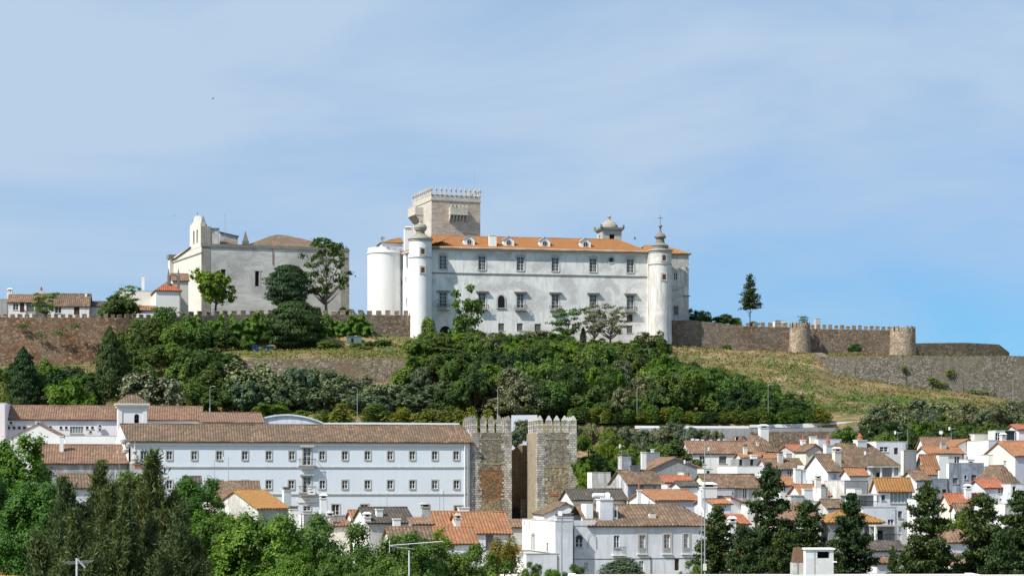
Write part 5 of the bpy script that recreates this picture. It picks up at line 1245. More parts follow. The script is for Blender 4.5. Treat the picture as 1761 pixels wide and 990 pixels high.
# curved white roof hall and white terrace walls behind the convent
def curved():
    f = Fr(451, 398, 8); f.zb = 4; r_ = f.root('curved_roof_hall', 'white hall with a low curved roof behind the long brown roof', 'building'); W = f.ux(558); m = MB(); n = 16
    prof = [(W*i/n, f.z(727)+(f.z(711.5)-f.z(727))*math.sin(math.pi*min(1, (i/n)*.82+.18))**.8) for i in range(n+1)]
    for (a, za), (b, zb_) in zip(prof, prof[1:]):
        m.poly([(a,0,0),(b,0,0),(b,0,zb_),(a,0,za)]); m.poly([(a,-.3,za),(b,-.3,zb_),(b,12,zb_),(a,12,za)]); m.poly([(a,-.3,za-.3),(b,-.3,zb_-.3),(b,-.3,zb_),(a,-.3,za)])
    m.poly([(0,0,0),(0,12,0),(0,12,prof[0][1]),(0,0,prof[0][1])]); m.poly([(W,0,0),(W,12,0),(W,12,prof[-1][1]),(W,0,prof[-1][1])]); m.build('body', M['blue'], r_)
curved()
wall_run('long low white wall behind the long brown roof', [(556, 726.5, 412), (640, 726, 413), (790, 727, 415)], M['clean'], thick=.4, name='boundary_wall')
wall_run('low white parapet glimpsed between the two gate towers', [(880, 713.5, 408), (924, 713, 408.5)], M['convent'], thick=.5, name='boundary_wall')

# ------------------------------------------------------------------ twin gate towers
def gatetower(pl, pc, pr, yt, D, label, panel, px_l_bottom=None):
    f = Fr(pc, D, 9); f.zb = tz(f.X, f.Y)-1.5; r_ = f.root('gate_tower', label, 'tower', 'twin gate towers')
    W = f.ux(pr); Dp = min(f.uy(pl), 13); zt = f.z(yt+29); ztm = f.z(yt); q = 1.25; m = MB()
    zs = f.z(809)    # string level
    z1 = f.z(797) if panel == 'brick' else f.z(803)
    Q = M['gatequoin']; G = M['gatepl']; bt = .35
    m.box(0, q, -.06, .5, 0, zt, Q); m.box(W-q, W+.06, -.06, .5, 0, zt, Q); m.box(-.06, -.001, -.06, q, 0, zt, Q)
    gr = random.Random(int(pc)); [m.box(q if e_ else W-q-wd_, q+wd_ if e_ else W-q, -.03, .4, z_, z_+.36, Q) for z_ in np.arange(.2, zt-.4, .36) for e_ in (0, 1) for wd_ in (gr.choice([.02, .1, .25, .45, .6]),)]; m.box(q, W-q, 0, .5, 0, zt, M['panel_l'] if panel == 'brick' else M['panel_r'])
    if panel != 'brick':
        for px_ in (953, 970): u = f.ux(px_); z = f.z(850, u); m.box(u-.7, u+.7, -.05, -.002, z-.25, z+.2, M['terra'])
    m.box(0, W, .501, Dp, 0, zt, M['gatepl']); m.box(-.03, 0, q, Dp, 0, zt, M['gatequoin'] if panel == 'brick' else M['gatepl'])
    m.box(q-.1, W-q+.1, -.05, .1, z1-.1, z1+.1, G); 
    za = f.z(755); m.box(q-.1, W-q+.1, -.05, .1, za-.08, za+.08, G)
    m.build('wall', Q, r_)
    mo = None; sp = []; nx = 5; mw = W/nx*.72
    for i in range(nx): sp += [(W*(i+.5)/nx if 0 < i < nx-1 else (mw/2 if i == 0 else W-mw/2), .3, 0)]
    ny = 5
    for i in range(1, ny): sp += [(.3, Dp*(i+.1)/ny+.2, 1), (W-.3, Dp*(i+.1)/ny+.2, 1)]
    mh = ztm-zt
    for x, y, rot in sp:
        if mo is None:
            b = MB(); b.box(-mw/2, mw/2, -.3, .3, 0, mh*.72, Q); b.frus(-mw/2-.02, mw/2+.02, -.32, .32, mh*.72, mh*1.0, mw*.42, M['dtrim'] if panel == 'brick' else M['trim'], .26); mo = b.build('merlon', Q, r_); o = mo
        else: o = mo.copy(); COL.objects.link(o)
        o.location = (x, y, zt); o.rotation_euler = (0, 0, math.pi/2*rot)
    return f, r_, W, Dp
gatetower(793, 811, 879.5, 714, 371, 'left of the two stone gate towers, with a brown brick panel between pale quoins', 'brick')
gatetower(906, 924, 991.5, 714, 364, 'right of the two stone gate towers, with ochre plaster between pale quoins', 'pl')
wall_run('dark brown wall with arched doorway recessed between the gate towers', [(872, 778, 378), (884, 772, 378), (892, 765, 378), (928, 765, 377)], M['gatebrick'], thick=2, name='gate_wall')
def gatebits():
    f = Fr(879, 375, 9); f.zb = -9; r_ = f.root('gate_doorway', 'dark arched doorway with stone surround low between the gate towers', 'doorway'); m = MB(); z0 = f.z(905); u = .8
    n = 9; m.poly([(0,-.1,z0-1)]+[(u-.8*math.cos(math.pi*k/n), -.1, z0+2.6+.9*math.sin(math.pi*k/n)) for k in range(n+1)]+[(1.6,-.1,z0-1)], M['black']); m.box(1.65, 3.3, -.25, .3, z0-1, z0+4.9, M['greywall']); m.box(-.6, -.02, -.25, .3, z0-1, z0+3.9, M['greywall'])
    m.build('surround', M['black'], r_)
gatebits()

# ------------------------------------------------------------------ the road wall
wall_run('white-topped roadside wall from the olive trees to the lamp', [(1092, 731.5, 424.5), (1160, 732, 424.5), (1288, 732, 425)], M['clean'], thick=.4, name='road_wall', base=11.0)
wall_run('white road barrier below the dry slope', [(1290, 730, 426), (1380, 728, 427), (1484, 723.5, 428)], M['clean'], thick=.4, name='road_wall', base=11.3)
wall_run('white road barrier glimpsed behind the olives at the right edge', [(1690, 719, 429), (1761, 714, 431), (1850, 712, 431)], M['clean'], thick=.4, name='road_wall', base=11.8)
wall_run('stained grey retaining wall under the road', [(1100, 735.5, 423), (1280, 736, 423), (1490, 735, 424.5)], M['grey'], thick=1.3, name='retaining_wall', base=3)
wall_run('brown earthy terrace wall above the orange-roofed houses', [(1292, 742, 417), (1490, 741, 418)], M['castle'], thick=2, name='retaining_wall', base=2)

# ------------------------------------------------------------------ lower left houses
house('white gabled house with bright orange roof in front of the long facade', 444, 496, 874, 300, 26, pl=366, roof='gx', wall='grey', lwall='worn', rmat='yellow', over=.3, rise=2.5, zb=-12, chims=((493,873,843,1.15,.35,'dark'),))
house('brown-roofed white house left of the orange gable', 378, 432, 856, 322, 22, pl=336, roof='gx', wall='white', lwall='clean', rmat='brown', rise=2.4, zb=-13, chims=((345,851,838,1.7,.35,'plain','worn'),(400-45,852,834,1.0,.3,'plain','grey')), lwins=((348,868,.9,1.2),))
house('small brown roof behind the orange gable below the facade', 398, 446, 844, 330, 12, depth=6, rmat='brown', rise=1.5, zb=-10)
house('reddish low roof corner beside the round black dish', 318, 345, 830, 340, 12, depth=5, rmat='dark', rise=1.0, zb=-10)
house('grey rendered flat wall house with tall white flue', 522, 552, 884, 296, 14, pl=514, roof='flat', wall='grey', lwall='clean', rmat=None, zb=-12, chims=((556,903,857,.95,.4,'cap'),(505,905,876,1.3,.3,'dark')))
house('long dark grey flat wall between the flue and orange roof', 562, 606, 886, 297, 12, depth=5, roof='flat', wall='grey', rmat=None, zb=-12)
house('low brown lean-to in front of the grey wall', 552, 602, 904, 290, 10, depth=3.5, roof='sf', wall='cream', rmat='pinkb', rise=.8, zb=-12)
house('white stained house with dark old roof left of the big orange roof', 634, 712, 898, 282, 20, pl=606, roof='gx', wall='worn', lwall='clean', rmat='dark', rise=1.9, zb=-13, chims=((652,897,876,.9,.2,'plain'),(731,905,872,1.2,.3,'cap','worn'),(631,905,889,.9,.05,'cap')))
house('small orange roof slope tucked behind the stained white house', 608, 650, 893, 290, 16, depth=5, rmat='orange', wall='clean', rise=1.2, zb=-12)
house('tiny grey shed with orange lid beside the ornate chimney', 711, 744, 901, 274, 14, depth=3.2, roof='sf', wall='grey', rmat='pinkb', rise=.75, zb=-13, wins=((727,907,.7,.5,'dark'),))
house('blue-white house with a wide orange roof beside the gate tower', 792, 879, 916, 286, 12, depth=10, roof='gx', wall='blue', rmat='orange', rise=2.7, zb=-14, wins=((842,932,1.1,2.2,'shutter'),), chims=((797,886,873,1.5,.9,'plain'),))
house('lower orange-roofed house in front of the blue-white one', 742, 821, 934, 268, 12, depth=8, roof='gx', wall='blue', rmat='orange', rise=1.9, zb=-15, wins=((812,948,.9,1.4),))
house('wide orange roof stretching left of the blue-white house', 744, 800, 908, 290, 12, depth=9, roof='gx', wall='white', rmat='orange', rise=2.2, zb=-13)
house('low brown tiled roof before the stained white house', 672, 745, 927, 262, 12, depth=6, roof='gx', wall='cream', rmat='brown', rise=1.4, zb=-15)
house('small brown roof at the foot of the gate towers', 876, 905, 906, 312, 10, depth=6, roof='gx', wall='white', rmat='pinkb', rise=1.0, zb=-12)

# ------------------------------------------------------------------ big white foreground house
def bighouse():
    f = Fr(988, 268, 14); f.zb = -16; r_ = f.root('town_house', 'big white-blue two-storey house with brown roof and arched windows in the lower centre', 'house')
    W = f.ux(1228); xg = f.ux(1028); h = f.z(902.5, W*.4); m = MB(); hs = []; wi = []
    def add(px, py, w, hh, st='casement'):
        u = f.ux(px); z = f.z(py, u); hs.append((u-w/2, u+w/2, z-hh/2, z+hh/2)); wi.append(st)
    add(996, 933, .95, 1.1, 'casement'); add(1060.5, 930.5, .75, 1.6); add(1104.5, 935.5, .75, 2.4, 'french'); add(1147, 934, .8, 2.4, 'french'); add(1180, 933, .62, 2.4, 'french'); add(1103, 972.5, .6, 1.35); add(1164, 970, .62, 1.5, 'door'); add(1008, 972, .5, .9)
    m.holewall(0, W, 0, h, hs, lambda u, i, z: (u, i, z), .2, M['blue'])
    Dp = 11
    m.poly([(0,0,0),(0,0,h),(0,Dp*.45,h),(0,Dp*.45,0)], M['clean']); m.poly([(W,0,0),(W,Dp,0),(W,Dp,h),(W,0,h)], M['blue']); m.poly([(W,0,h),(W,Dp,h),(W,Dp/2,h+2.6)], M['blue']); m.poly([(0,Dp,0),(0,Dp,h),(W,Dp,h),(W,Dp,0)], M['blue'])
    # raised white parapet at left part
    z1 = f.z(898, 0); m.box(-.05, xg-.3, -.06, .28, h-.0, z1+.3, M['blue'])
    m.build('wall', M['blue'], r_)
    for q, st in zip(hs, wi): window(r_, 'f', (q[0]+q[1])/2, q[2], q[1]-q[0], q[3]-q[2], st, .16)
    a = MB(); u = f.ux(996); z = f.z(925, u); n = 10
    a.poly([(u-.5*math.cos(math.pi*k/n), -.03, z-.1+.55*math.sin(math.pi*k/n)) for k in range(n+1)], M['glass'])
    for px_, mt in ((1018, M['clean']),):
        u2 = f.ux(px_); za = f.z(942, u2)
        a.box(u2-.6, u2-.52, -.06, -.01, za, za+1.2, M['trim']); a.box(u2+.52, u2+.6, -.06, -.01, za, za+1.2, M['trim'])
        for k in range(n):
            t0, t1 = math.pi*k/n, math.pi*(k+1)/n
            a.poly([(u2-.52*math.cos(t0), -.06, za+1.2+.6*math.sin(t0)), (u2-.6*math.cos(t0), -.06, za+1.2+.68*math.sin(t0)), (u2-.6*math.cos(t1), -.06, za+1.2+.68*math.sin(t1)), (u2-.52*math.cos(t1), -.06, za+1.2+.6*math.sin(t1))], M['trim'])
    a.build('arch_trim', M['trim'], r_)
    rm = MB(); x0 = xg-1.5; hh = h+.06; o = .35; rise = 2.55; yr = Dp*.5; s = rise/yr
    ridge_l = (x0+.0, yr, hh+rise); ridge_r = (W-3.2, yr, hh+rise)
    rm.roofplane([(x0,-o,hh-s*o),(W+.3,-o,hh-s*o),ridge_r,ridge_l], M['brown']); rm.roofplane([(W+.3,-o,hh-s*o),(W+.3,Dp+o,hh-s*o),ridge_r], M['brown']); rm.roofplane([(W+.3,Dp+o,hh-s*o),(x0,Dp+o,hh-s*o),ridge_l,ridge_r], M['brown'])
    rm.tube(ridge_l, ridge_r, .12, n=6, mat=M['brown']); rm.build('roof', M['brown'], r_)
    # chimney group at (1020..1055)
    c = MB(); y = 1.2; xa, xb = f.ux(1032, y), f.ux(1054, y); zt = f.z(859, xa, y); c.box(xa, xb, y, y+1.8, h-1.2, zt, M['blue']); c.box(xa-.1, xb+.1, y-.1, y+1.9, zt, zt+.12, M['clean'])
    for k in range(6): q = xa+(xb-xa)*(k+.5)/6; c.box(q-.06, q+.06, y, y+.2, zt+.12, zt+.35, M['clean'])
    c.build('chimney', M['blue'], r_)
    c = MB(); xa, xb = f.ux(1009, y), f.ux(1021, y); zt = f.z(866, xa, y); c.box(xa, xb, y+.3, y+2.6, h-.8, zt, M['clean']); c.build('chimney', M['clean'], r_)
    d = MB(); y = 1.4; xa, xb = f.ux(1055, y), f.ux(1062, y); zt = f.z(871, xa, y); d.box(xa, xb, y, y+2, h-.5, zt, M['clean']); u = (xa+xb)/2; d.box(u-.13, u+.13, y-.03, y-.003, zt-1.3, zt-.4, M['glass']); d.build('dormer', M['clean'], r_)
    c = MB(); y = 1.6; xa, xb = f.ux(1117, y), f.ux(1128, y); zt = f.z(883, xa, y); c.box(xa, xb, y, y+.6, h, zt, M['cream']); c.box(xa+.15, xb-.1, y-.01, y+.61, zt, zt+.2, M['dtrim']); c.build('chimney', M['cream'], r_)
    # balcony
    b = MB(); u = f.ux(1063); z = f.z(952.5, u); b.box(u-.85, u+.85, -.8, -.01, z-.15, z, M['clean']); bo = b.build('balcony', M['clean'], r_); q = MB()
    for k in range(11): x = u-.82+k*1.64/10; q.box(x-.02, x+.02, -.78, -.74, z, z+.95)
    q.box(u-.85, u+.85, -.8, -.72, z+.95, z+1.0); q.build('railing', M['iron'], bo)
    for px_ in (1104, 1147, 1180): b = MB(); u = f.ux(px_); z = f.z(951, u); b.box(u-.7, u+.7, -.25, -.004, z-.12, z, M['clean']); b.box(u-.38, u+.38, -.1, -.03, z+.02, z+.75, M['steel']); b.build('window_sill', M['clean'], r_)
    k = MB(); z = f.z(960, W*.4); k.box(0, W, -.035, -.004, z-.02, z+.04, M['iron']); k.tube((f.ux(1119),-.06,f.z(957)),(f.ux(1119),-.06,0),.04,n=5)
    k.build('cable', M['iron'], r_)
bighouse()
house('projecting white corner block with brick-topped chimney on the big house', 955, 985, 896, 266, 14, pl=898, roof='flat', wall='blue', lwall='clean', rmat=None, zb=-16, lwins=((941,945,1.0,1.9,'shutter'),(917,933,1.2,2.2,'french')), chims=((969,896,889,2.2,.12,'dark','blue'),))
house('white gabled attic rising behind the big foreground house', 935, 1012, 884, 276, 8, depth=9, roof='gy', wall='clean', rmat='brown', rise=1.45, zb=-14, wins=((976,879,.6,.75,'dark'),), over=.2)
house('white garden wall stepping down left of the big house', 905, 962, 952, 255, 14, pl=860, roof='flat', wall='blue', lwall='clean', rmat=None, zb=-16, par=.1, name='garden_wall', cat='wall')

# ------------------------------------------------------------------ town on the right slope
house('dark-roofed low house with the white water tank right of the gate tower', 985, 1078, 859, 308, 12, depth=8, roof='gx', wall='white', rmat='dark', rise=1.5, zb=-12)
house('roofless yard of stained white walls behind the dark roof', 1018, 1050, 812, 345, 14, pl=1010, roof='flat', wall='worn', lwall='clean', rmat=None, zb=-7, par=2)
house('grey-walled house with long sagging brown roof and stained side', 1080, 1140, 831, 322, 30, pl=1048, roof='gx', wall='grey', lwall='dirtywall', rmat='brown', rise=2.0, zb=-10, wins=((1104,842,.75,1.3,'shutter'),(1126,842,.75,1.3,'shutter')), chims=((1074,812,786,1.7,.6,'dark','worn'),(1088,817,801,1.9,.55,'plain','grey')))
house('grey gable-fronted house with rust roof and air conditioner', 1118, 1212, 806, 350, 10, depth=11, roof='gy', wall='grey', rmat='pinkb', rise=1.9, rf=.45, zb=-6, wins=((1131,820,1.1,1.0,'casement'),), chims=((1107,802,778,.8,.2,'plain'),))
house('grey concrete block behind the rust-roofed gable', 1110, 1135, 778, 366, 10, depth=4, roof='flat', wall='grey', rmat=None, zb=-3, chims=((1122,778,773,.5,.5,'plain'),))
house('rusty low roof joining the grey gabled house and white chimney block', 1140, 1190, 829, 335, 12, depth=6, roof='gx', wall='worn', rmat='red', rise=1.0, zb=-8)
house('white squat block with rounded cap among rusty roofs', 1147, 1172, 833, 322, 14, depth=4, roof='flat', wall='clean', rmat=None, zb=-9)
house('white-walled house with orange lean roof and lilac parapet', 1128, 1206, 860, 296, 14, pl=1082, roof='gx', wall='lilac', lwall='clean', rmat='orange', rise=1.4, zb=-12, chims=((1099,868,843,.55,.2,'pot'),))
house('tall blue-white chimney block with slatted cap beside the thin mast', 1206, 1231, 843, 280, 14, pl=1200, roof='flat', wall='blue', lwall='clean', rmat=None, zb=-14, chims=((1218,843,838,2.0,.4,'cap'),))
house('blue-white narrow house with one tall window and orange roof edge', 1228, 1257, 866, 278, 14, depth=8, roof='gx', wall='blue', rmat='orange', rise=.9, zb=-14, wins=((1243,880,.5,1.6,'casement'),))
house('long white house with red roof falling to the right behind the tall conifer', 1256, 1320, 882, 284, 24, pl=None, depth=7, roof='sr', wall='clean', rmat='red', rise=2.2, zb=-15, wins=((1280,905,.7,1.4,'casement'),))
house('small wine-red awning roof house under the long red roof', 1258, 1288, 900, 272, 14, depth=3, roof='sf', wall='blue', rmat='red', rise=1.1, zb=-15, wins=((1279,909,.5,1.0,'dark'),), chims=((1259,908,897,.9,.0,'cap'),))
house('white house with weathered brown roof and two windows right of the washing line wall', 1188, 1300, 779, 378, 8, pl=None, depth=9, roof='gx', wall='clean', rmat='pinkb', rise=2.2, zb=-2, wins=((1208,790,1.1,1.5),(1243,790,1.4,1.3,'shutter')))
house('white gabled shed just behind the washing line roof', 1264, 1292, 762, 398, 14, depth=6, roof='gy', wall='clean', rmat='brown', rise=1.3, zb=0, wins=((1268,756,.7,1.2,'dark'),))
house('hipped mossy brown roof house with fat white chimney under the road', 1284, 1344, 775, 392, 14, depth=11, roof='hip', wall='white', rmat='brown', rise=2.9, zb=0, chims=((1313,752,736,1.7,.3,'cap'),(1303,774,761,.5,.1,'plain')))
house('white house with clean orange-red roof and one tiny window', 1366, 1391, 775, 384, 16, pl=1337, roof='gx', wall='blue', lwall='worn', rmat='red', rise=1.1, zb=-2, wins=((1374,783,.55,.5,'dark'),), chims=((1381,768,757,.9,.5,'pot'),))
house('tall bright white block stepping up behind the brown roofs', 1268, 1313, 801, 352, 14, pl=1234, roof='flat', wall='clean', lwall='clean', rmat=None, zb=-6)
house('grey terrace storey with dark doors above the bright white block', 1272, 1322, 789, 362, 12, depth=5, roof='flat', wall='grey', rmat=None, zb=-4, wins=((1274,795,.6,1.2,'dark'),(1293,795,.6,1.2,'dark'),(1308,794,.4,.7,'dark')), chims=((1296,789,783,1.1,.4,'plain'),))
house('small orange roof left of the white-chimneyed terrace', 1276, 1320, 786, 372, 12, depth=4, roof='gx', wall='white', rmat='orange', rise=.8, zb=-3)
house('second small orange roof abutting the grey terrace', 1322, 1350, 790, 368, 12, depth=5, roof='gx', wall='white', rmat='orange', rise=1.0, zb=-3)
house('long brown-roofed house with grey wall in the middle of the slope', 1322, 1384, 806, 350, 12, depth=7, roof='gx', wall='lilac', rmat='brown', rise=1.7, zb=-6, wins=((1340,812,1.0,1.2,'shutter'),(1358,815,.8,1.2,'casement')))
house('cream gable-ended house with a long brown roof sloping right', 1220, 1312, 838, 322, 22, pl=1186, roof='gx', wall='worn', lwall='cream', rmat='brown', rise=2.0, zb=-9, wins=((1281,848,.7,1.5,'casement'),(1300,848,.5,1.4,'dark')))
house('blue-grey walled annex below the cream gable', 1212, 1262, 842, 308, 14, depth=5, roof='flat', wall='lilac', rmat=None, zb=-11, wins=((1230,846,.4,.9,'dark'),))
house('little white house behind the tall chimney block, brown lid', 1172, 1204, 836, 310, 14, depth=5, roof='gx', wall='clean', rmat='dark', rise=.7, zb=-10)
house('white house with orange roof left of the twin white chimneys', 1342, 1372, 834, 322, 18, pl=None, depth=7, roof='gx', wall='clean', rmat='orange', rise=1.4, zb=-10, chims=((1371,838,806,1.0,.1,'plain'),(1382,838,808,.7,.1,'plain')))
house('white stepped house with a stained chimney box right of the tall conifer', 1356, 1420, 862, 300, 16, pl=1336, roof='flat', wall='clean', lwall='white', rmat=None, zb=-13, chims=((1368,880,852,1.9,.1,'plain','worn'),(1388,862,841,1.3,.1,'plain')))
house('orange-and-brown low roof behind the stained chimney box', 1380, 1428, 852, 310, 14, depth=6, roof='gx', wall='white', rmat='orange', rise=1.6, zb=-11)
house('dark brown roof slope with white wall beneath the concrete terrace', 1424, 1452, 872, 288, 20, pl=1402, roof='gx', wall='clean', lwall='worn', rmat='brown', rise=1.0, zb=-14)
house('brown roof below the stained chimney box, mostly behind conifers', 1335, 1412, 893, 276, 14, depth=8, roof='gx', wall='cream', rmat='pinkb', rise=2.0, zb=-15)
# big hipped brown roof cluster
house('cream house with the largest brown hipped roof of the slope', 1428, 1546, 799, 352, 24, pl=1386, roof='hip', wall='worn', lwall='cream', rmat='brown', rise=3.6, hip=4.0, zb=-6, over=.5, chims=((1424,790,765,1.3,.02,'pot'),(1479,768,757,1.9,.5,'pot')), wins=((1487,808,1.2,1.0,'dark'),(1508,811,1.6,2.0,'shutter')))
house('cream gable end wall with faint lettering at the big brown roof', 1386, 1418, 775, 360, 14, depth=5, roof='gy', wall='cream', rmat='brown', rise=1.1, zb=-5)
house('grey flat-roofed house behind the cream gable', 1407, 1447, 755, 384, 12, pl=1393, roof='flat', wall='lilac', lwall='clean', rmat=None, zb=-2, chims=((1398,756,751,1.2,.5,'plain','cream'),))
house('white modern flat-roofed house with a long dark window', 1507, 1560, 759, 380, 14, pl=1488, roof='flat', wall='blue', lwall='clean', rmat=None, zb=-2, wins=((1520,772,1.6,.9,'casement'),(1541,775,.8,1.2,'door')))
house('tall dark grey rendered chimney tower right of the big brown roof', 1554, 1576, 774, 345, 14, pl=1549, roof='flat', wall='grey', lwall='cream', rmat=None, zb=-6)
house('white gabled house with brown roof left of the concrete terrace', 1424, 1448, 809, 332, 24, pl=1382, roof='gx', wall='blue', lwall='clean', rmat='brown', rise=2.6, zb=-9, wins=((1436,818,.5,.7,'casement'),), chims=((1439,802,776,1.2,.3,'cap','cream'),))
house('small white annex with pale orange roof under the big brown roof', 1462, 1492, 817, 326, 16, pl=1446, roof='gx', wall='clean', rmat='orange', rise=1.0, zb=-9)
house('grey stained concrete terrace house with deep shaded balcony', 1452, 1493, 826, 312, 16, pl=1417, roof='flat', wall='grey', lwall='worn', rmat=None, zb=-12, par=.9)
def veranda(label, px0, px1, yt, ym, yb, D, cols, rail=True):
    f = Fr(px0, D, 14); f.zb = tz(f.X, f.Y)-1; r_ = f.root('veranda', label, 'veranda'); W = f.ux(px1); z2, z1, z0 = f.z(yt), f.z(ym), f.z(yb); m = MB(); d = 2.2
    m.box(-.1, W+.1, -.2, d, z2-.2, z2, M['trim']); m.box(0, W, 0, d, 0, z0, M['grey']); m.box(0, W, d-.2, d, z0, z2-.2, M['worn'])
    m.box(W*.3, W*.5, d-.25, d-.2, z0, z1, M['black']); m.build('body', M['trim'], r_)
    for c in cols: q = MB(); q.box(-.14, .14, -.14, .14, 0, z2-.2-z0); q.build('column', M['clean'], r_, (W*c, .2, z0))
    if rail:
        q = MB(); q.box(0, W, .02, .07, z0+.85, z0+.92)
        for k in range(int(W/.2)): q.box(k*.2, k*.2+.03, .03, .06, z0, z0+.86)
        q.build('railing', M['iron'], r_)
veranda('shaded balcony with railing cut into the concrete terrace house', 1455, 1512, 849, 858, 872, 302, (.02, .35, .98))
veranda('open veranda with white columns under the eaves of the big brown roof', 1502, 1548, 801, 812, 827, 338, (.3, .75, .98), False)
house('blue-white house with lichened orange roof and a wide ribbon window', 1511, 1569, 842, 310, 14, depth=8, roof='gx', wall='blue', rmat='yellow', rise=1.7, zb=-13, pl=1498, wins=((1519,855,.6,.8,'dark'),(1547,855,3.0,1.6,'strip'),(1548,884,.7,1.0,'shutter')))
house('white terrace wall with rusty corner in front of the ribbon-window house', 1484, 1542, 872, 296, 12, depth=5, roof='flat', wall='blue', rmat=None, zb=-14, wins=((1532,899,.9,1.1,'casement'),))
house('small hipped orange roof house behind the second conifer', 1425, 1518, 897, 278, 14, depth=6, roof='hip', wall='grey', rmat='yellow', rise=1.4, zb=-15, wins=((1495,912,1.4,1.3,'shutter'),))
veranda('grey balcony with dark awning low between two conifers', 1507, 1550, 902, 912, 930, 270, (.0, .98))
house('white stepped house wall left of the second conifer', 1414, 1432, 900, 280, 16, pl=1400, roof='flat', wall='white', rmat=None, zb=-15, wins=((1422,912,.5,.6,'dark'),))
house('dark brown low roof at the foot of the balcony', 1480, 1556, 946, 258, 10, depth=5, roof='gx', wall='lilac', rmat='dark', rise=1.0, zb=-16)
house('tiny white turret-like shed with pointed mossy roof near the bottom', 1508, 1547, 967, 240, 14, depth=3.0, roof='hip', wall='blue', rmat='brown', rise=.6, zb=-17)
house('brown hipped roof low between the third and fourth conifers', 1632, 1680, 930, 262, 14, depth=6, roof='hip', wall='blue', rmat='pinkb', rise=1.5, zb=-16)
house('rusty low roof seen through the base of the tallest conifer', 1275, 1312, 958, 245, 12, depth=4, roof='gx', wall='white', rmat='red', rise=.6, zb=-16)
# far right cluster
house('small white house with orange hip left of the yellow-tinted gable', 1590, 1640, 767, 386, 14, pl=1577, roof='gx', wall='blue', lwall='clean', rmat='pinkb', rise=1.6, zb=-1)
house('orange roof with pale yellow gable beneath the dark trees', 1640, 1664, 768, 382, 22, pl=None, depth=7, roof='sl', wall='clean', rmat='orange', rise=1.4, zb=-1)
house('long bright white parapet block at the top right', 1700, 1790, 757, 374, 12, pl=1662, roof='flat', wall='lilac', lwall='clean', rmat=None, zb=-3)
house('white box house with dark terrace opening at the upper right', 1712, 1748, 740, 388, 12, pl=1699, roof='flat', wall='blue', lwall='white', rmat=None, zb=0, wins=((1716,751,1.0,1.6,'casement'),(1737,749,2.0,2.0,'dark')))
house('small pink-roofed house at the extreme upper right', 1752, 1800, 738, 396, 12, depth=6, roof='gx', wall='pink', rmat='red', rise=.9, zb=0)
house('cream cottage with a low yellow wall between white blocks', 1676, 1702, 746, 392, 12, depth=5, roof='flat', wall='cream', rmat=None, zb=0)
house('white house with long orange roof right of the grey chimney tower', 1598, 1658, 779, 362, 14, pl=1574, roof='gx', wall='white', lwall='clean', rmat='orange', rise=1.1, zb=-4, wins=((1612,789,1.0,1.2,'casement'),(1646,790,1.0,1.2,'casement')))
house('bright white tower-like block in front of the long orange roof', 1615, 1631, 783, 350, 14, pl=1609, roof='flat', wall='clean', lwall='clean', rmat=None, zb=-6)
house('tall blue-grey rain-stained wall house with three small windows', 1632, 1692, 796, 338, 12, pl=1629, roof='flat', wall='bluegrey', lwall='clean', rmat=None, zb=-9, wins=((1643,826,.95,.9,'shutter'),(1660.5,820,.4,.6,'dark'),(1675,822,.9,1.1,'shutter'),(1679,852,.5,.6,'dark')))
house('stained blue-grey annex with one black doorway below the white tower block', 1598, 1632, 823, 334, 12, depth=6, roof='flat', wall='bluegrey', rmat=None, zb=-9, wins=((1624,846,.7,1.0,'dark'),))
house('cream gabled house with an orange roof at the right edge', 1746, 1800, 783, 356, 20, pl=1690, roof='gx', wall='lilac', lwall='cream', rmat='orange', rise=2.4, zb=-5, lwins=((1728,796,.9,.9,'casement'),))
house('orange-roofed pair of steps right of the grey chimney tower', 1590, 1613, 803, 345, 22, pl=1576, roof='gx', wall='blue', lwall='white', rmat='orange', rise=2.0, zb=-7)
house('lower orange step roof before the orange pair', 1591, 1609, 814, 336, 20, pl=1577, roof='gx', wall='blue', lwall='clean', rmat='orange', rise=1.2, zb=-8)
house('narrow blue-white house with beige-framed window under a brown roof', 1577, 1600, 825, 322, 14, depth=6, roof='gx', wall='blue', rmat='brown', rise=1.4, zb=-10, wins=((1584,844,.8,1.0,'casement'),))
house('white terrace box with bright side wall above the brown hip', 1692, 1714, 802, 345, 12, depth=4, roof='flat', wall='lilac', lwall='clean', rmat=None, zb=-7)
house('mossy brown hipped roof house at the right', 1714, 1752, 829, 330, 14, depth=8, roof='hip', wall='blue', rmat='brown', rise=2.6, zb=-10, wins=((1745,839,.6,.9,'dark'),))
house('blue-white house with small rusty orange roof and double window', 1694, 1730, 838, 320, 14, depth=6, roof='gx', wall='blue', rmat='red', rise=1.2, zb=-12, wins=((1722,843,1.1,.8,'casement'),))
house('blue-white drainpiped house at the far right edge', 1738, 1790, 832, 318, 12, depth=5, roof='flat', wall='blue', rmat=None, zb=-12, wins=((1744,840,.5,.8,'dark'),(1736+14,865,.7,.9,'shutter')))
house('long low ruinous red-brown roof before the stained wall', 1634, 1694, 866, 306, 12, pl=1616, roof='gx', wall='grey', lwall='cream', rmat='red', rise=1.4, zb=-13)
house('small white gable peeping under the ruinous red roof', 1645, 1668, 876, 298, 18, pl=1636, roof='gx', wall='clean', rmat='brown', rise=.8, zb=-14, wins=((1650,882,.6,.8,'dark'),))
house('pale wall strip house behind the bottom right conifers', 1600, 1700, 905, 288, 12, depth=6, roof='flat', wall='lilac', rmat=None, zb=-15)
house('small bright cream hut low at the right between dark conifers', 1640, 1664, 968, 225, 18, depth=4, roof='gx', wall='cream', rmat='pinkb', rise=.8, zb=-18)
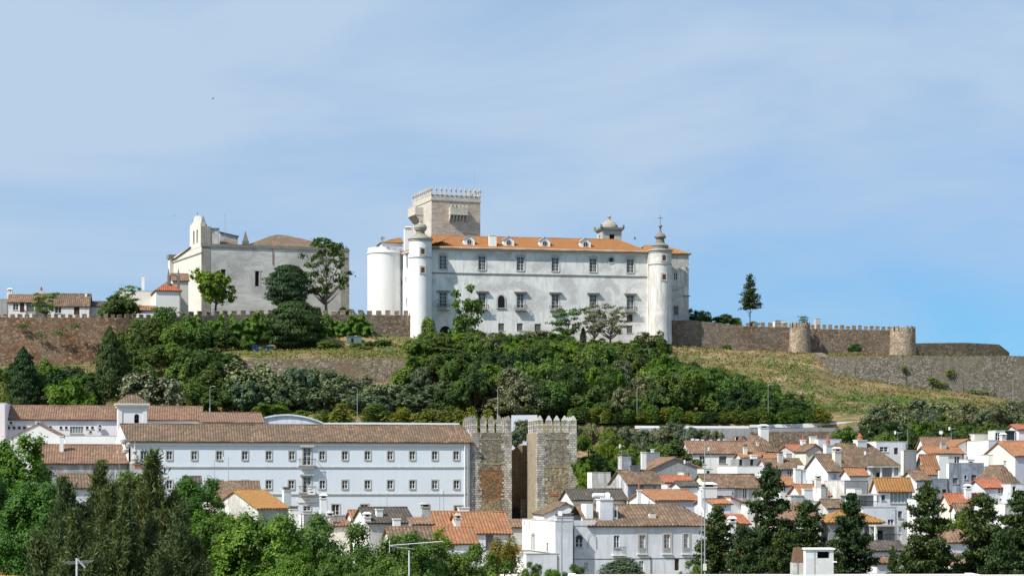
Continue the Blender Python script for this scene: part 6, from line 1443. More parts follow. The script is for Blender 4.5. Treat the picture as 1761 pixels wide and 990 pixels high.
for i, (p0, p1, y, D, wm) in enumerate(((1314, 1326, 812, 344, 'white'), (1248, 1262, 852, 300, 'worn'), (1322, 1336, 846, 308, 'white'), (1396, 1408, 826, 322, 'clean'), (1412, 1424, 838, 306, 'worn'), (1470, 1482, 840, 306, 'white'), (1548, 1558, 818, 334, 'worn'), (1576, 1590, 858, 305, 'white'), (1604, 1616, 842, 318, 'grey'), (1664, 1676, 790, 352, 'clean'), (1700, 1716, 782, 362, 'white'), (1352, 1362, 780, 372, 'worn'), (1210, 1226, 806, 346, 'white'), (1236, 1250, 824, 326, 'clean'), (1286, 1298, 868, 282, 'white'), (1440, 1452, 858, 294, 'worn'), (1690, 1706, 858, 304, 'white'), (1728, 1742, 866, 300, 'worn'), (1176, 1190, 812, 340, 'worn'), (1150, 1162, 846, 312, 'white'), (1500, 1512, 786, 362, 'worn'), (1384, 1396, 800, 342, 'white'))):
    house('small plain flat-topped annex wedged between the tiled roofs of the slope', p0, p1, y, D, 14, depth=3.2, roof='flat', wall=wm, lwall='clean' if i % 2 else 'white', rmat=None, name='annex', cat='annex', group='flat-topped annexes between the roofs', par=.3, wins=(((p0+p1)/2, y+7, .6, .8, 'dark'),) if i % 3 == 0 else ())
# foreground roofs at the bottom edge
def foreground():
    f = Fr(1012, 66, 1.5); f.zb = -16; r_ = f.root('near_house', 'nearest flat-roofed white house whose parapet crosses the bottom right', 'house')
    W = f.ux(1830); h = f.z(988, W*.5); m = MB(); m.box(0, W, 0, .25, 0, h, M['clean']); m.box(0, .25, .251, 12, 0, h-.45, M['clean']); m.box(W-.25, W, .251, 12, 0, h-.45, M['clean']); m.box(0, W, 12, 12.25, 0, h-.5, M['clean']); m.build('wall', M['clean'], r_)
    q = MB(); q.poly([(.25,.25,h-.9),(W-.25,.25,h-.9),(W-.25,12,h-.9),(.25,12,h-.9)]); q.build('roof', M['trim'], r_)
    # white chimney with dark smoke opening
    y = 2.6; xa, xb = f.ux(1385.5, y), f.ux(1433.5, y); zt = f.z(944.5, xa, y); w = xb-xa; c = MB(); T = M['white']
    c.holewall(xa, xb, h-.9, zt, [(xa+w*.42, xb-w*.14, zt-.28, zt-.06)], lambda a, i, z: (a, y+i, z), .3, T)
    c.box(xa, xa+.02, y+.001, y+.7, h-.9, zt, M['clean']); c.poly([(xb,y,h-.9),(xb,y+.7,h-.9),(xb,y+.7,zt),(xb,y,zt)], T); c.poly([(xa,y+.7,h-.9),(xb,y+.7,h-.9),(xb,y+.7,zt),(xa,y+.7,zt)], T)
    c.box(xa-.04, xb+.05, y-.05, y+.75, zt, zt+.05, M['clean']); c.box(xa+w*.3, xa+w*.33, y-.015, y-.001, h-.9, zt, M['trim']); c.box(xb-.03, xb+.1, y-.05, y, zt-.42, zt-.37, M['clean']); c.build('chimney', T, r_)
    y = 3.0; xa, xb = f.ux(1363, y), f.ux(1386, y); zt = f.z(941, xa, y); c = MB(); c.box(xa, xb, y, y+.5, h-.9, zt-.5, M['worn']); c.frus(xa+.02, xb-.02, y+.02, y+.48, zt-.5, zt, .07, M['rust']); c.box(xa+.16, xa+.2, y-.01, y, h-.9, zt-.4, M['dtrim']); c.build('chimney', M['cream'], r_)
    f = Fr(-120, 60, 2); f.zb = -16; r_ = f.root('near_house', 'mossy yellow tiled roof corner of the nearest house, bottom left', 'house'); W = f.ux(38); h = f.z(1001, W); m = MB(); m.box(0, W-.2, 0, 1.0, 0, h, M['cream']); m.build('wall', M['cream'], r_)
    q = MB(); q.roofplane([(0,-.3,h+.05),(W,-.3,h-.0),(W-.15,1.2,h+.02),(0,1.2,h+.06)], M['yellow'], per=.22); q.build('roof', M['yellow'], r_)
foreground()

# ------------------------------------------------------------------ street furniture, masts, washing, birds
def lamp(px, yt, yb, D, label, side=1):
    X = PX(px, D); z1 = PZ(yt, D); z0 = min(PZ(yb, D), z1-4); r_ = root('street_lamp', (X, D, z0), 0, label, 'street lamp', 'street lamps along the road below the castle'); h = z1-z0
    m = MB(); m.tube((0,0,-.5), (0,0,h-.3), .065, .045, 8); m.tube((0,0,h-.3), (.25*side,0,h), .04, n=6); m.tube((.25*side,0,h), (.6*side,0,h+.03), .035, n=6); m.lathe([(.16, -.5), (.16, .5)], 0, 0, 8); m.build('pole', M['steel'], r_)
    q = MB(); q.frus(-.28, .28, -.11, .11, -.05, .05, .05, M['steel'], .03); q.build('lamp_head', M['steel'], r_, (.78*side, 0, h+.02))
for a in ((614.5, 666, 726, 418, 'street lamp rising behind the long brown roof', -1), (856, 665, 716, 410, 'street lamp standing over the left gate tower', 1), (1095.5, 665, 735, 428, 'street lamp before the dark wood right of the gate towers', 1),
          (1321, 661, 741, 427, 'street lamp at the lower edge of the wood on the right', 1), (1529, 657, 700, 430, 'street lamp above the dark olive clump', 1), (1742, 650, 700, 431, 'street lamp nearest the right edge below the bastion', 1), (361, 664, 705, 410, 'thin street lamp behind the brown rear hall', 1)): lamp(*a)
def antenna(px, yb, yt, D, label, els=6, L_=1.2, rot=20, base=None, r=.035, tilt=0):
    X = PX(px, D); z0, z1 = PZ(yb, D), PZ(yt, D); r_ = root('tv_antenna', (X, D, z0), R(rot), label, 'antenna', 'rooftop aerials'); h = z1-z0; m = MB(); m.tube((0,0,-.4), (0,0,h), r, n=6); m.build('mast', M['steel'], r_)
    if els:
        q = MB(); z = h-.15; q.tube((-L_*.4,0,z-tilt), (L_*.6,0,z+tilt), r*.8, n=5)
        for i in range(els): x = -L_*.4+L_*i/(els-1); w = .42*(1-.4*i/els)*L_/1.2; q.tube((x,-w,z+tilt*x), (x,w,z+tilt*x), r*.5, n=4)
        q.box(-L_*.42, -L_*.38, -.3, .3, z-.3, z+.3); q.build('yagi', M['alu'], r_)
antenna(393, 836, 786, 333, 'tall aerial in front of the left part of the long facade', 5, 2.0); antenna(369, 838, 790, 333, 'bare pole left of the tall aerial before the facade', 0)
antenna(665.5, 886, 848, 290, 'thin bare pole over the dark old roof', 0); antenna(756, 884, 848, 290, 'left of two thin poles beside the ornate chimney', 0); antenna(763, 884, 843, 290, 'right of two thin poles beside the ornate chimney', 3, .8)
antenna(967, 895, 880, 264, 'many-armed aerial on the brick-topped chimney', 6, 1.4, 60); antenna(1069, 806, 765, 345, 'thin aerial above the fat stone chimney', 3, .8)
antenna(1182, 822, 792, 340, 'aerial on the grey gabled house', 4, 1.2); antenna(1222, 800, 770, 362, 'aerial between the brown-roofed white houses', 3, 1.0); antenna(1491, 815, 777, 340, 'thin aerial in front of the largest brown roof', 3, .9)
antenna(1544, 760, 742, 382, 'aerial on the modern flat-roofed house', 4, 1.4); antenna(1561, 766, 738, 372, 'bare pole by the modern flat-roofed house', 0); antenna(1636, 762, 735, 380, 'pole before the round green tree at the right', 3, 1.0)
antenna(1619, 765, 742, 380, 'comb aerial below the dark trees at the right', 6, 1.6, 70); antenna(1404, 842, 812, 305, 'black pole on the white stepped house', 0); antenna(205, 800, 775, 352, 'small aerial at the convent corner', 3, .8)
antenna(910, 905, 896, 262, 'grey spiky aerial in front of the gate doorway', 6, 1.6, 10); antenna(18, 510, 500, 490, 'little aerial on the far left cottage', 2, .8)
def nearmast(px, yb, yt, D, r, label, name='mast', wires=False, box=None):
    X = PX(px, D); z0 = PZ(yb, D); z1 = PZ(yt, D); r_ = root(name, (X, D, z0), 0, label, 'mast'); m = MB(); m.tube((0,0,-1), (0,0,z1-z0), r, r*.6, 8); m.build('pole', M['steel'], r_)
    if box: q = MB(); zb_ = PZ(box, D)-z0; q.box(-r*2.2, r*2.2, -r*2, r*2, zb_, zb_+.35); q.build('junction_box', M['cream'], r_)
nearmast(1212, 1010, 760, 110, .04, 'tall thin grey mast crossing the town left of the conifers', box=980); nearmast(1206.5, 1010, 880, 112, .03, 'short thin rod beside the tall mast')
nearmast(966, 1000, 892, 150, .06, 'grey pole standing before the white corner block')
# big near TV aerials
def yagi(px, yb, yt, D, x0, x1, yx, label):
    X = PX(px, D); z0 = PZ(yb, D); r_ = root('tv_antenna', (X, D, z0), 0, label, 'antenna'); h = PZ(yt, D)-z0; m = MB(); m.tube((0,0,-2), (0,0,h), .026, n=8); m.build('mast', M['alu'], r_); q = MB(); a, b = PX(x0, D)-X, PX(x1, D)-X
    za, zb_ = PZ(yx[0], D)-z0, PZ(yx[1], D)-z0; q.tube((a,0,za), (b,0,zb_), .014, n=6)
    for k in range(9): t = k/8; x = a+(b-a)*t; z = za+(zb_-za)*t; q.tube((x,-.28+.1*t,z), (x,.28-.1*t,z), .008, n=4)
    q.tube((a,0,za-.24), (a,0,za+.2), .012, n=5)
    for sg in (-1, 1): q.tube((a,0,za-.03), (b*.18,.1*sg,za-.13), .006, n=4)
    q.build('yagi', M['alu'], r_)
yagi(703.5, 1000, 945, 75, 670, 762, (937, 930), 'large white TV aerial pointing right over the dark trees')
def yagi2():
    D = 70; X = PX(132, D); z0 = PZ(1000, D); r_ = root('tv_antenna', (X, D, z0), 0, 'white TV aerial with an angled arm at the bottom left', 'antenna'); h = PZ(959, D)-z0; m = MB(); m.tube((0,0,-2), (0,0,h), .035, n=8, mat=M['alu']); m.tube((0,0,h-.02), (.26,.1,h-.32), .035, n=8, mat=M['alu']); m.build('mast', M['alu'], r_)
    q = MB()
    for k in range(4): q.tube((-.48+.05*k, .1*k-.1, h-.12-.03*k), (.6-.05*k, .1*k-.1, h-.06-.03*k), .006, n=4)
    q.build('yagi', M['steel'], r_)
yagi2()
def dish(px, py, D, r, label, mat='grey', az=25):
    X, z = PX(px, D), PZ(py, D); r_ = root('satellite_dish', (X, D, z), R(az), label, 'satellite dish'); m = MB(); m.lathe([(.02, 0), (r*.5, .06*r), (r, .25*r), (r*1.02, .26*r), (r*.5, .1*r), (.02, .04*r)], 0, 0, 18); o = m.build('reflector', M[mat], r_, (0, 0, 0)); o.rotation_euler = (R(65), 0, 0)
    q = MB(); q.tube((0,.1,-1.2), (0,.1,0), .04, n=6); q.tube((0,0,-r*.6), (0,-r*.9,0), .02, n=4); q.build('bracket', M['steel'], r_)
dish(320, 821, 330, .42, 'round black satellite dish before the long facade', 'iron'); dish(659, 412, 520, .75, 'grey satellite dish on the palace side roof', 'steel'); dish(1492, 813, 336, .45, 'white ball-like dish on a pole before the veranda', 'clean'); dish(1044, 852, 304, .5, 'dish beside the white water tank', 'clean', -20)
def tank():
    D = 303; X, z = PX(1018, D), PZ(857.5, D); r_ = root('water_tank', (X, D, z), R(10), 'horizontal white water tank on the dark roof', 'tank'); W = (1042-1018)/F*D; r = .38; m = MB(); m.lathe([(.02, 0), (r*.7, .06), (r, .25), (r, W-.25), (r*.7, W-.06), (.02, W)], 0, 0, 16); o = m.build('cylinder', M['tankw'], r_, (0, 0, r+.1)); o.rotation_euler = (0, math.pi/2, 0)
    q = MB(); q.box(.3,.4,-.3,.3,-.4,r*.6); q.box(W-.4,W-.3,-.3,.3,-.4,r*.6); q.build('cradle', M['steel'], r_)
tank()
def washing():
    D = 388; X0, X1 = PX(1180, D), PX(1258, D); z = PZ(752, D); r_ = root('washing_line', (X0, D, z), 0, 'washing line on poles above the weathered brown roof', 'washing line'); m = MB(); m.tube((0,0,-4), (0,0,.3), .04, n=5); m.tube((X1-X0,0,-4), (X1-X0,0,.3), .04, n=5); m.build('poles', M['steel'], r_)
    q = MB(); n = 10
    for i in range(n): a, b = i/n, (i+1)/n; q.tube(((X1-X0)*a,0,-.35*math.sin(math.pi*a)), ((X1-X0)*b,0,-.35*math.sin(math.pi*b)), .012, n=4)
    q.build('line', M['steel'], r_)
    for i, (p, w, hh, mt, l) in enumerate(((1191,6,7,'cloth','white cloth nearest the left end of the washing line'),(1199,7,9,'cloth','long white sheet, second from left on the washing line'),(1208,5,8,'cloth','narrow white towel on the washing line'),(1216,4,7,'clothb','dark blue garment on the washing line left of the lilac one'),(1222,6,8,'clothp','lilac garment in the middle of the washing line'),(1230,5,7,'clothb','dark garment between lilac and white clothes on the line'),(1236,5,7,'cloth','short white shirt on the right of the washing line'),(1246,7,8,'clothg','grey-white sheet at the right end of the washing line'))):
        x0 = PX(p-w/2, D); W = w/F*D; h = hh/F*D; t = (PX(p, D)-X0)/(X1-X0); zt = z-.35*math.sin(math.pi*t); b = MB(); k = 6
        for j in range(k):
            a, c = j/k, (j+1)/k; ya, yc = .07*math.sin(a*9+i), .07*math.sin(c*9+i)
            b.poly([(W*a,0,0),(W*c,0,0),(W*c,yc,-h*(1-.12*math.sin(c*5+i))),(W*a,ya,-h*(1-.12*math.sin(a*5+i)))]); b.poly([(W*a,.03,0),(W*c,.03,0),(W*c,yc+.03,-h*(1-.12*math.sin(c*5+i))),(W*a,ya+.03,-h*(1-.12*math.sin(a*5+i)))])
        tag(b.build('hanging_cloth', M[mt], None, (x0, D, zt)), l, 'laundry', 'clothes on the washing line')
washing()
def bird(px, py, D, span, rot, flap, label):
    m = MB(); s = span/2; m.lathe([(.01, -.36*s), (.07*s, -.2*s), (.13*s, .05*s), (.10*s, .25*s), (.05*s, .36*s), (.01, .46*s)], 0, 0, 8)
    b = m.build('bird', M['feather'], None, (PX(px, D), D, PZ(py, D))); b.rotation_euler = (R(90), R(rot), R(70)); tag(b, label, 'bird')
    for sg in (-1, 1):
        w = MB(); w.poly([(0,.0,.15*s),(sg*.5*s,flap*.35*s,.22*s),(sg*s,flap*.4*s,-.05*s),(sg*.5*s,flap*.3*s,-.08*s),(0,0,-.1*s)]); w.poly([(0,-.02,.15*s),(sg*.5*s,flap*.35*s-.02,.22*s),(sg*s,flap*.4*s,-.05*s),(sg*.5*s,flap*.3*s-.02,-.08*s),(0,-.02,-.1*s)]); w.build('wing', M['feather'], b)
    w = MB(); w.poly([(-.03*s,0,-.3*s),(.03*s,0,-.3*s),(.12*s,0,-.6*s),(-.12*s,0,-.6*s)]); w.build('tail', M['feather'], b)
bird(1092, 411, 300, 1.0, 20, .9, 'dark bird flying just right of the domed bell tower'); bird(366, 170, 200, .55, -30, .7, 'dark bird high in the sky above the church'); bird(300, 372, 300, .4, 10, .5, 'tiny dark bird left of the church bell gable'); bird(1307, 168, 400, .3, 30, .5, 'barely visible bird speck in the sky at the upper right')

# ------------------------------------------------------------------ trees
rd = random.Random(11)
# on the castle hill
tree('castle_green', 371, 462, 78, 500, 'bright green leafy tree in front of the church corner', ybase=541)
tree('round_a', 495, 457, 74, 502, 'dark round evergreen before the church wall', ybase=540, rot=1)
tree('round_b', 507, 520, 100, 490, 'largest dark round tree standing below the castle wall', ybase=612, rot=2)
tree('sparse_d', 561, 409, 92, 506, 'tall open-crowned tree with pale limbs before the right end of the church', ybase=541)
tree('mid1', 207, 506, 66, 488, 'round green tree rising over the brown castle wall', ybase=560); tree('mid0', 190, 520, 40, 489, 'low green bush-like tree left of the round one on the wall', ybase=560)
tree('sparse_b', 222, 492, 50, 495, 'thin feathery tree beside the grey hall', ybase=545); tree('sparse_b', 80, 503, 56, 488, 'thin green tree before the patched cottage roof', ybase=552)
tree('sparse_a', 798, 489, 66, 497, 'slender pale-stemmed tree before the left part of the palace', ybase=620); tree('bright', 792, 545, 26, 498, 'light green hanging foliage at the palace foot', ybase=590)
tree('sparse_b', 978, 529, 66, 503, 'small spreading tree left of the airy pair before the palace', ybase=592); tree('sparse_c', 1050, 522, 66, 504, 'right airy tree with thin limbs before the palace', ybase=592); tree('sparse_c', 1022, 520, 44, 505, 'left airy tree with thin limbs before the palace', ybase=592)
tree('gbush', 735, 545, 42, 497, 'grey-green shrub at the foot of the left turret', 'shrub', ybase=600); tree('cyp', 1003, 562, 12, 505, 'tiny dark cypress at the palace foot', ybase=590)
tree('silver0', 1112, 570, 60, 506, 'olive-green shrub between palace and right turret foot', 'shrub', ybase=605); tree('gbush', 1140, 582, 40, 505, 'dark green shrub right at the turret foot', 'shrub', ybase=606)
tree('con_far', 1290, 472, 40, 540, 'lone tall dark conifer above the right castle wall', ybase=556)
for i, (p, y, w_) in enumerate(((1189, 531, 26), (1212, 534, 38), (1244, 540, 40), (1262, 546, 30), (1294, 552, 24), (1381, 543, 22))): tree(['dark0', 'gbush', 'mid1', 'gbush', 'ybush', 'sparse_b'][i], p, y, w_, 530, ['dark bush close to the palace wing on the wall top', 'wide green bush on the ruined wall top', 'loose green bush in the middle of the ruined wall top', 'small bush at the right end of the ruined wall top', 'yellowish bush below the lone conifer', 'small spreading tree above the middle round tower'][i], 'bush', ybase=560)
for i, (p, y, w_) in enumerate(((536, 533, 20), (548, 532, 14), (590, 528, 22), (602, 531, 24), (621, 535, 16), (1466, 591, 34), (1250, 592, 22))): tree('gbush', p, y, w_, 506 if p < 1000 else 521, ['small shrub left of the pale-limbed tree base', 'small shrub right of the pale-limbed tree base', 'spiky shrub near the right church corner', 'rounded shrub beside the right church corner', 'small shrub by the white bastion on the wall', 'green shrub at the foot of the wall between the round towers', 'shrub growing at the foot of the brown wall by the turret'][i], 'shrub', ybase=545 if p < 1000 else 604)
tree('cyp', 189, 563, 54, 440, 'tall dark cypress before the brown castle wall'); tree('cyp', 40, 598, 58, 432, 'broad dark cypress at the left edge of the slope'); tree('cyp', 208, 590, 34, 444, 'slimmer dark cypress leaning against the tall one')
tree('bright', 124, 652, 104, 410, 'bright yellow-green tree behind the back wing roof'); tree('flower', 260, 638, 104, 424, 'pale-blossomed grey-green round tree on the left slope'); tree('ybush', 5, 660, 40, 418, 'yellowish bush at the left edge', 'bush')
for i, (p, y, w_, D) in enumerate(((80, 618, 60, 440), (120, 630, 70, 446), (150, 640, 60, 440), (100, 640, 60, 432), (12, 630, 50, 444), (165, 655, 50, 428), (65, 640, 50, 436))): tree('dbush' if i % 2 else 'mid0', p, y, w_, D, 'dark green undergrowth bush at the foot of the brown wall', 'bush', group='undergrowth at the brown wall')
# left hillside greens
for i, (p, y, w_, D) in enumerate(((225, 560, 60, 470), (262, 548, 56, 478), (300, 556, 60, 476), (340, 560, 64, 480), (380, 565, 56, 482), (240, 590, 70, 462), (290, 590, 76, 464), (340, 600, 80, 462), (388, 608, 70, 458), (210, 605, 50, 458), (250, 625, 56, 448), (310, 625, 70, 448), (355, 632, 66, 446), (230, 575, 46, 468), (420, 585, 46, 484), (325, 655, 60, 432), (372, 668, 60, 430), (400, 655, 50, 436))):
    tree(['mid1', 'mid3', 'mid0', 'mid2'][i % 4], p, y, w_, D, 'leafy green tree on the overgrown slope below the church', group='trees on the slope below the church')
tree('mid3', 340, 590, 92, 452, 'largest round green tree on the slope left of the earthy bastion')
# silver trees below the earthy bastion
for i, (p, y, w_, D) in enumerate(((448, 623, 118, 438), (515, 632, 90, 442), (556, 634, 90, 444), (600, 648, 84, 446), (642, 660, 80, 444), (690, 660, 84, 446), (738, 664, 84, 446), (420, 655, 84, 432), (480, 662, 86, 434), (540, 665, 86, 436), (600, 676, 76, 436), (655, 680, 76, 437), (710, 678, 76, 438), (405, 640, 50, 442), (760, 655, 50, 446))):
    tree(['silver0', 'silver1', 'silver2'][i % 3], p, y, w_, D, 'silver-green leafy tree below the earthy bastion' if i else 'largest silver-green tree, at the left end below the earthy bastion', group='silver-green trees below the bastion')
for i, (p, y, w_) in enumerate(((470, 692, 60), (515, 705, 40), (590, 693, 60), (640, 692, 66), (690, 700, 60), (735, 702, 66), (775, 698, 56), (810, 700, 50), (760, 708, 50), (560, 704, 40), (440, 700, 50), (838, 704, 50), (790, 704, 50))):
    tree('ybush' if i > 1 else 'bright', p, y, w_, 424-(i % 3), 'low yellow-green bush before the silver trees', 'bush', group='yellow-green bushes by the white wall')
# vines on the wall
def vines():
    from mathutils import noise as mnz
    rs = np.random.RandomState(9); P = []
    segs = [(262, 395, 484, 494, 548, 612), (395, 520, 494, 499, 545, 596), (520, 640, 499, 503, 548, 590)]
    for a, b, Da, Db, yt, yb in segs:
        n = int((b-a)*75); t = rs.uniform(0, 1, n); px = a+(b-a)*t; D = Da+(Db-Da)*t
        top = yt+7*np.sin(px*.11)+4*np.sin(px*.31); bot = yb-14*np.abs(np.sin(px*.07+1)); q = rs.uniform(0, 1, n)
        keep_ = (np.sin(px*.19)+np.sin(px*.071+2)+rs.normal(size=n)*.5) > -1.25
        py = top+(bot-top)*q; bulge = .5+3.2*np.clip(np.array([mnz.noise(Vector((a_*.13, b_*.13, 2))) for a_, b_ in zip(px, py)])+.25, 0, 1)+q+rs.uniform(0, .5, n); D2 = D-bulge-.2
        P.append(np.stack([(px-CX)/F*D2, D2, (H-py)/F*D2], 1)[keep_])
    leafpatch('wall_vines', np.vstack(P), .5, M['l_green'], 'thick green vines hanging over the crenellated wall below the church', 'vines', nrm=(0, -.9, .5))
    P = []
    for cx_, w_, y0, y1 in ((283, 22, 528, 592), (240, 12, 548, 620)):
        n = 2600; px = cx_+rs.normal(size=n)*w_*.45; py = rs.uniform(y0, y1, n); D = 481-rs.uniform(0, 1.8, n); P.append(np.stack([(px-CX)/F*D, D, (H-py)/F*D], 1))
    leafpatch('wall_ivy', np.vstack(P), .5, M['l_mid'], 'dark ivy column climbing over the wall end left of the vines', 'ivy', seed=4, nrm=(-.2, -.8, .5))
    P = []
    for cx_, cy_, w_, h_ in ((1634, 640, 9, 5), (1604, 653, 9, 3), (1618, 660, 10, 3), (1556, 634, 5, 3), (1680, 672, 24, 2)):
        n = 150; px = cx_+rs.normal(size=n)*w_*.5; py = cy_+rs.normal(size=n)*h_*.6; z = (H-py)/F*496; fr_ = np.clip((30-z)/11, 0, 1); D = 496.6-2.2*fr_-rs.uniform(.1, .8, n); P.append(np.stack([(px-CX)/F*D, D, (H-py)/F*D], 1))
    leafpatch('wall_weeds', np.vstack(P), .45, M['l_yellow'], 'tufts of yellow-green weeds growing out of the grey bastion wall', 'weeds', seed=5)
    P = []
    for cx_, cy_, w_, h_ in ((100, 572, 12, 5), (70, 576, 8, 4), (130, 560, 14, 4), (40, 560, 10, 3)):
        n = 110; px = cx_+rs.normal(size=n)*w_*.5; py = cy_+rs.normal(size=n)*h_*.6; D = 477-rs.uniform(.5, 1.2, n); P.append(np.stack([(px-CX)/F*D, D, (H-py)/F*D], 1))
    leafpatch('wall_weeds', np.vstack(P), .4, M['l_mid'], 'small dark weeds growing on the brown wall at the left', 'weeds', seed=6)
vines()
# grass and low scrub
def cover():
    from mathutils import noise as mn
    rs = np.random.RandomState(12)
    def sample(n, p0, p1, d0, d1, zoff=.1, filt=None):
        px = rs.uniform(p0, p1, n*2); D = rs.uniform(d0, d1, n*2); X = (px-CX)/F*D
        k = np.array([mn.noise(Vector((a*.13, b*.13, zoff*9)))+.6*mn.noise(Vector((a*.5, b*.5, 4))) for a, b in zip(X, D)])+rs.normal(size=2*n)*.12 > .0; X, D = X[k][:n], D[k][:n]
        z = np.array([tz(a, b) for a, b in zip(X, D)]); return np.stack([X, D, z+rs.uniform(0, zoff, len(X))], 1)
    A = np.vstack([sample(17000, 1100, 1770, 440, 522, .35), sample(4500, 380, 780, 461, 492, .5), sample(3000, 0, 400, 420, 470, .5)])
    leafpatch('dry_grass', A, .42, M['l_dry'], 'dry straw-coloured grass tufts scattered over the castle slope', 'grass', seed=7, nrm=(0, -.8, .2))
    A = np.vstack([sample(3500, 1100, 1770, 438, 520, .5), sample(5000, 380, 860, 425, 500, .7), sample(4000, 0, 400, 410, 475, .9)])
    leafpatch('low_scrub', A, .55, M['l_yellow'], 'olive and yellow-green scrub scattered over the castle slope', 'scrub', seed=8)
    A = np.vstack([sample(7000, 640, 1400, 430, 505, 1.0), sample(2500, 1380, 1770, 440, 470, .6)])
    leafpatch('green_scrub', A, .6, M['l_mid'], 'green undergrowth beneath the wood on the castle slope', 'undergrowth', seed=10)
cover()
# the wood on the slope
def wood():
    rr = random.Random(21); pts = []
    top = lambda px: float(np.interp(px, [690, 740, 800, 900, 950, 1000, 1080, 1110, 1150, 1200, 1260, 1330, 1400, 1440], [588, 575, 562, 566, 568, 580, 586, 600, 612, 625, 640, 662, 690, 708]))
    tries = 0
    while len(pts) < 235 and tries < 40000:
        tries += 1; px = rr.uniform(700, 1410); D = rr.uniform(430.5, 503); X = PX(px, D); zg = tz(X, D); hgt = rr.choice([rr.uniform(3.5, 7), rr.uniform(6, 9), rr.uniform(8, 11.5)]); yb = H-zg*F/D; yt = H-(zg+hgt)*F/D
        if yt < top(px)+rr.uniform(-2, 8): continue
        if any(abs(px-a) < 15 and abs(D-b) < 5.2 for a, b, *_ in pts): continue
        if px < 775 and D < 452: continue
        pts.append((px, D, yt, rr.choice([rr.uniform(34, 56), rr.uniform(52, 84)])))
    for px, D, yt, w_ in pts:
        k = rr.choice(['mid0', 'mid1', 'mid2', 'mid3', 'mid1', 'mid2', 'dark0', 'mid3', 'dark1', 'olive0', 'sparse_a', 'bright'])
        if px > 1180: k = rr.choice(['mid0', 'mid2', 'mid0', 'dark0'])
        tree(k, px, yt, w_, D, 'leafy green tree in the dense wood on the slope below the palace', group='trees of the wood below the palace')
    return len(pts)
wood()
rb_ = random.Random(77)
for i in range(34):
    p = 985+i*13+rb_.uniform(-6, 6); tree(rb_.choice(['gbush', 'dbush', 'gbush', 'ybush']), p, 704+rb_.uniform(-6, 8), rb_.uniform(34, 56), 427.9+rb_.uniform(0, 1.2), 'leafy bush along the shaded lower edge of the wood by the road', 'bush', group='bushes at the foot of the wood')
for i in range(26):
    p, y = ((1165, 618), (1190, 628), (1215, 640), (1240, 632), (1265, 648), (1180, 640), (1145, 622), (1300, 652), (720, 590), (745, 600), (700, 600), (680, 597), (650, 602), (625, 600), (765, 592), (575, 596), (545, 600), (560, 590), (590, 604), (612, 596), (635, 592), (660, 590), (690, 604), (710, 608), (480, 606), (425, 602))[i]
    D = 480+rb_.uniform(-6, 8) if i < 8 else 486+rb_.uniform(-2, 6)
    tree(rb_.choice(['gbush', 'mid1', 'mid0', 'ybush']), p, y-6, rb_.uniform(24, 44), D, 'scattered bush on the open grass near the wood edge', 'bush', group='scattered bushes on the castle slope')
for i, (p, y, w_, D) in enumerate(((855, 652, 60, 440), (905, 640, 50, 450), (1060, 640, 60, 470), (1085, 655, 50, 455), (1005, 610, 44, 480), (1130, 640, 50, 470))): tree('ybush', p, y, w_, D, 'yellowish bush showing among the dark wood', 'bush', group='yellowish bushes in the wood')
# olives and greens along the road
for i, (p, y, w_, D) in enumerate(((985, 730, 50, 414), (1012, 728, 46, 417), (1052, 733, 46, 412), (1080, 733, 50, 414), (1108, 738, 46, 410), (1135, 732, 50, 414), (1160, 725, 52, 416), (1186, 734, 44, 414), (1210, 737, 36, 416), (1235, 740, 34, 417))):
    tree(['olive0', 'olive1'][i % 2], p, y, w_, D, 'grey-green olive tree in the row below the road', group='olive row below the road')
tree('olive0', 899, 721, 44, 394, 'grey-green olive tree seen between the gate towers'); tree('silver1', 885, 738, 40, 390, 'lower silvery tree squeezed beside the left gate tower')
for i, (p, y, w_, D) in enumerate(((1040, 738, 66, 385), (1020, 775, 50, 370), (1005, 790, 44, 362), (1100, 765, 60, 385), (1158, 757, 70, 382), (1130, 762, 50, 390), (1075, 768, 50, 378), (1000, 745, 36, 380), (1185, 780, 50, 376), (1008, 812, 36, 352), (1065, 790, 44, 372))):
    tree(['near_bright', 'mid1', 'bright', 'mid3', 'mid1', 'mid0', 'mid2', 'mid0', 'mid1', 'bright', 'mid2'][i], p, y, w_, D, ['tall pointed green tree right of the gate towers', 'green tree below the tall pointed one', 'bright green tree close to the right gate tower', 'green tree behind the grey concrete block', 'round green tree left of the washing line', 'green tree between concrete block and round tree', 'green tree behind the fat stone chimney', 'dark green tree behind the right gate tower top', 'green tree hanging over the grey gable', 'bright shrub beside the roofless yard', 'leafy tree just above the roofless yard'][i])
for i, (p, y, w_, D) in enumerate(((1508, 698, 56, 418), (1540, 688, 62, 420), (1580, 686, 66, 422), (1622, 692, 62, 420), (1660, 690, 60, 422), (1700, 692, 60, 420), (1742, 688, 60, 424), (1500, 712, 50, 412), (1640, 705, 60, 414), (1600, 706, 60, 412), (1560, 706, 60, 412), (1775, 695, 60, 422), (1690, 706, 50, 414))):
    tree(['olive0', 'olive1', 'olive0', 'silver2'][i % 4], p, y, w_, D, 'grey-green olive tree in the clump on the right', group='olive clump on the right')
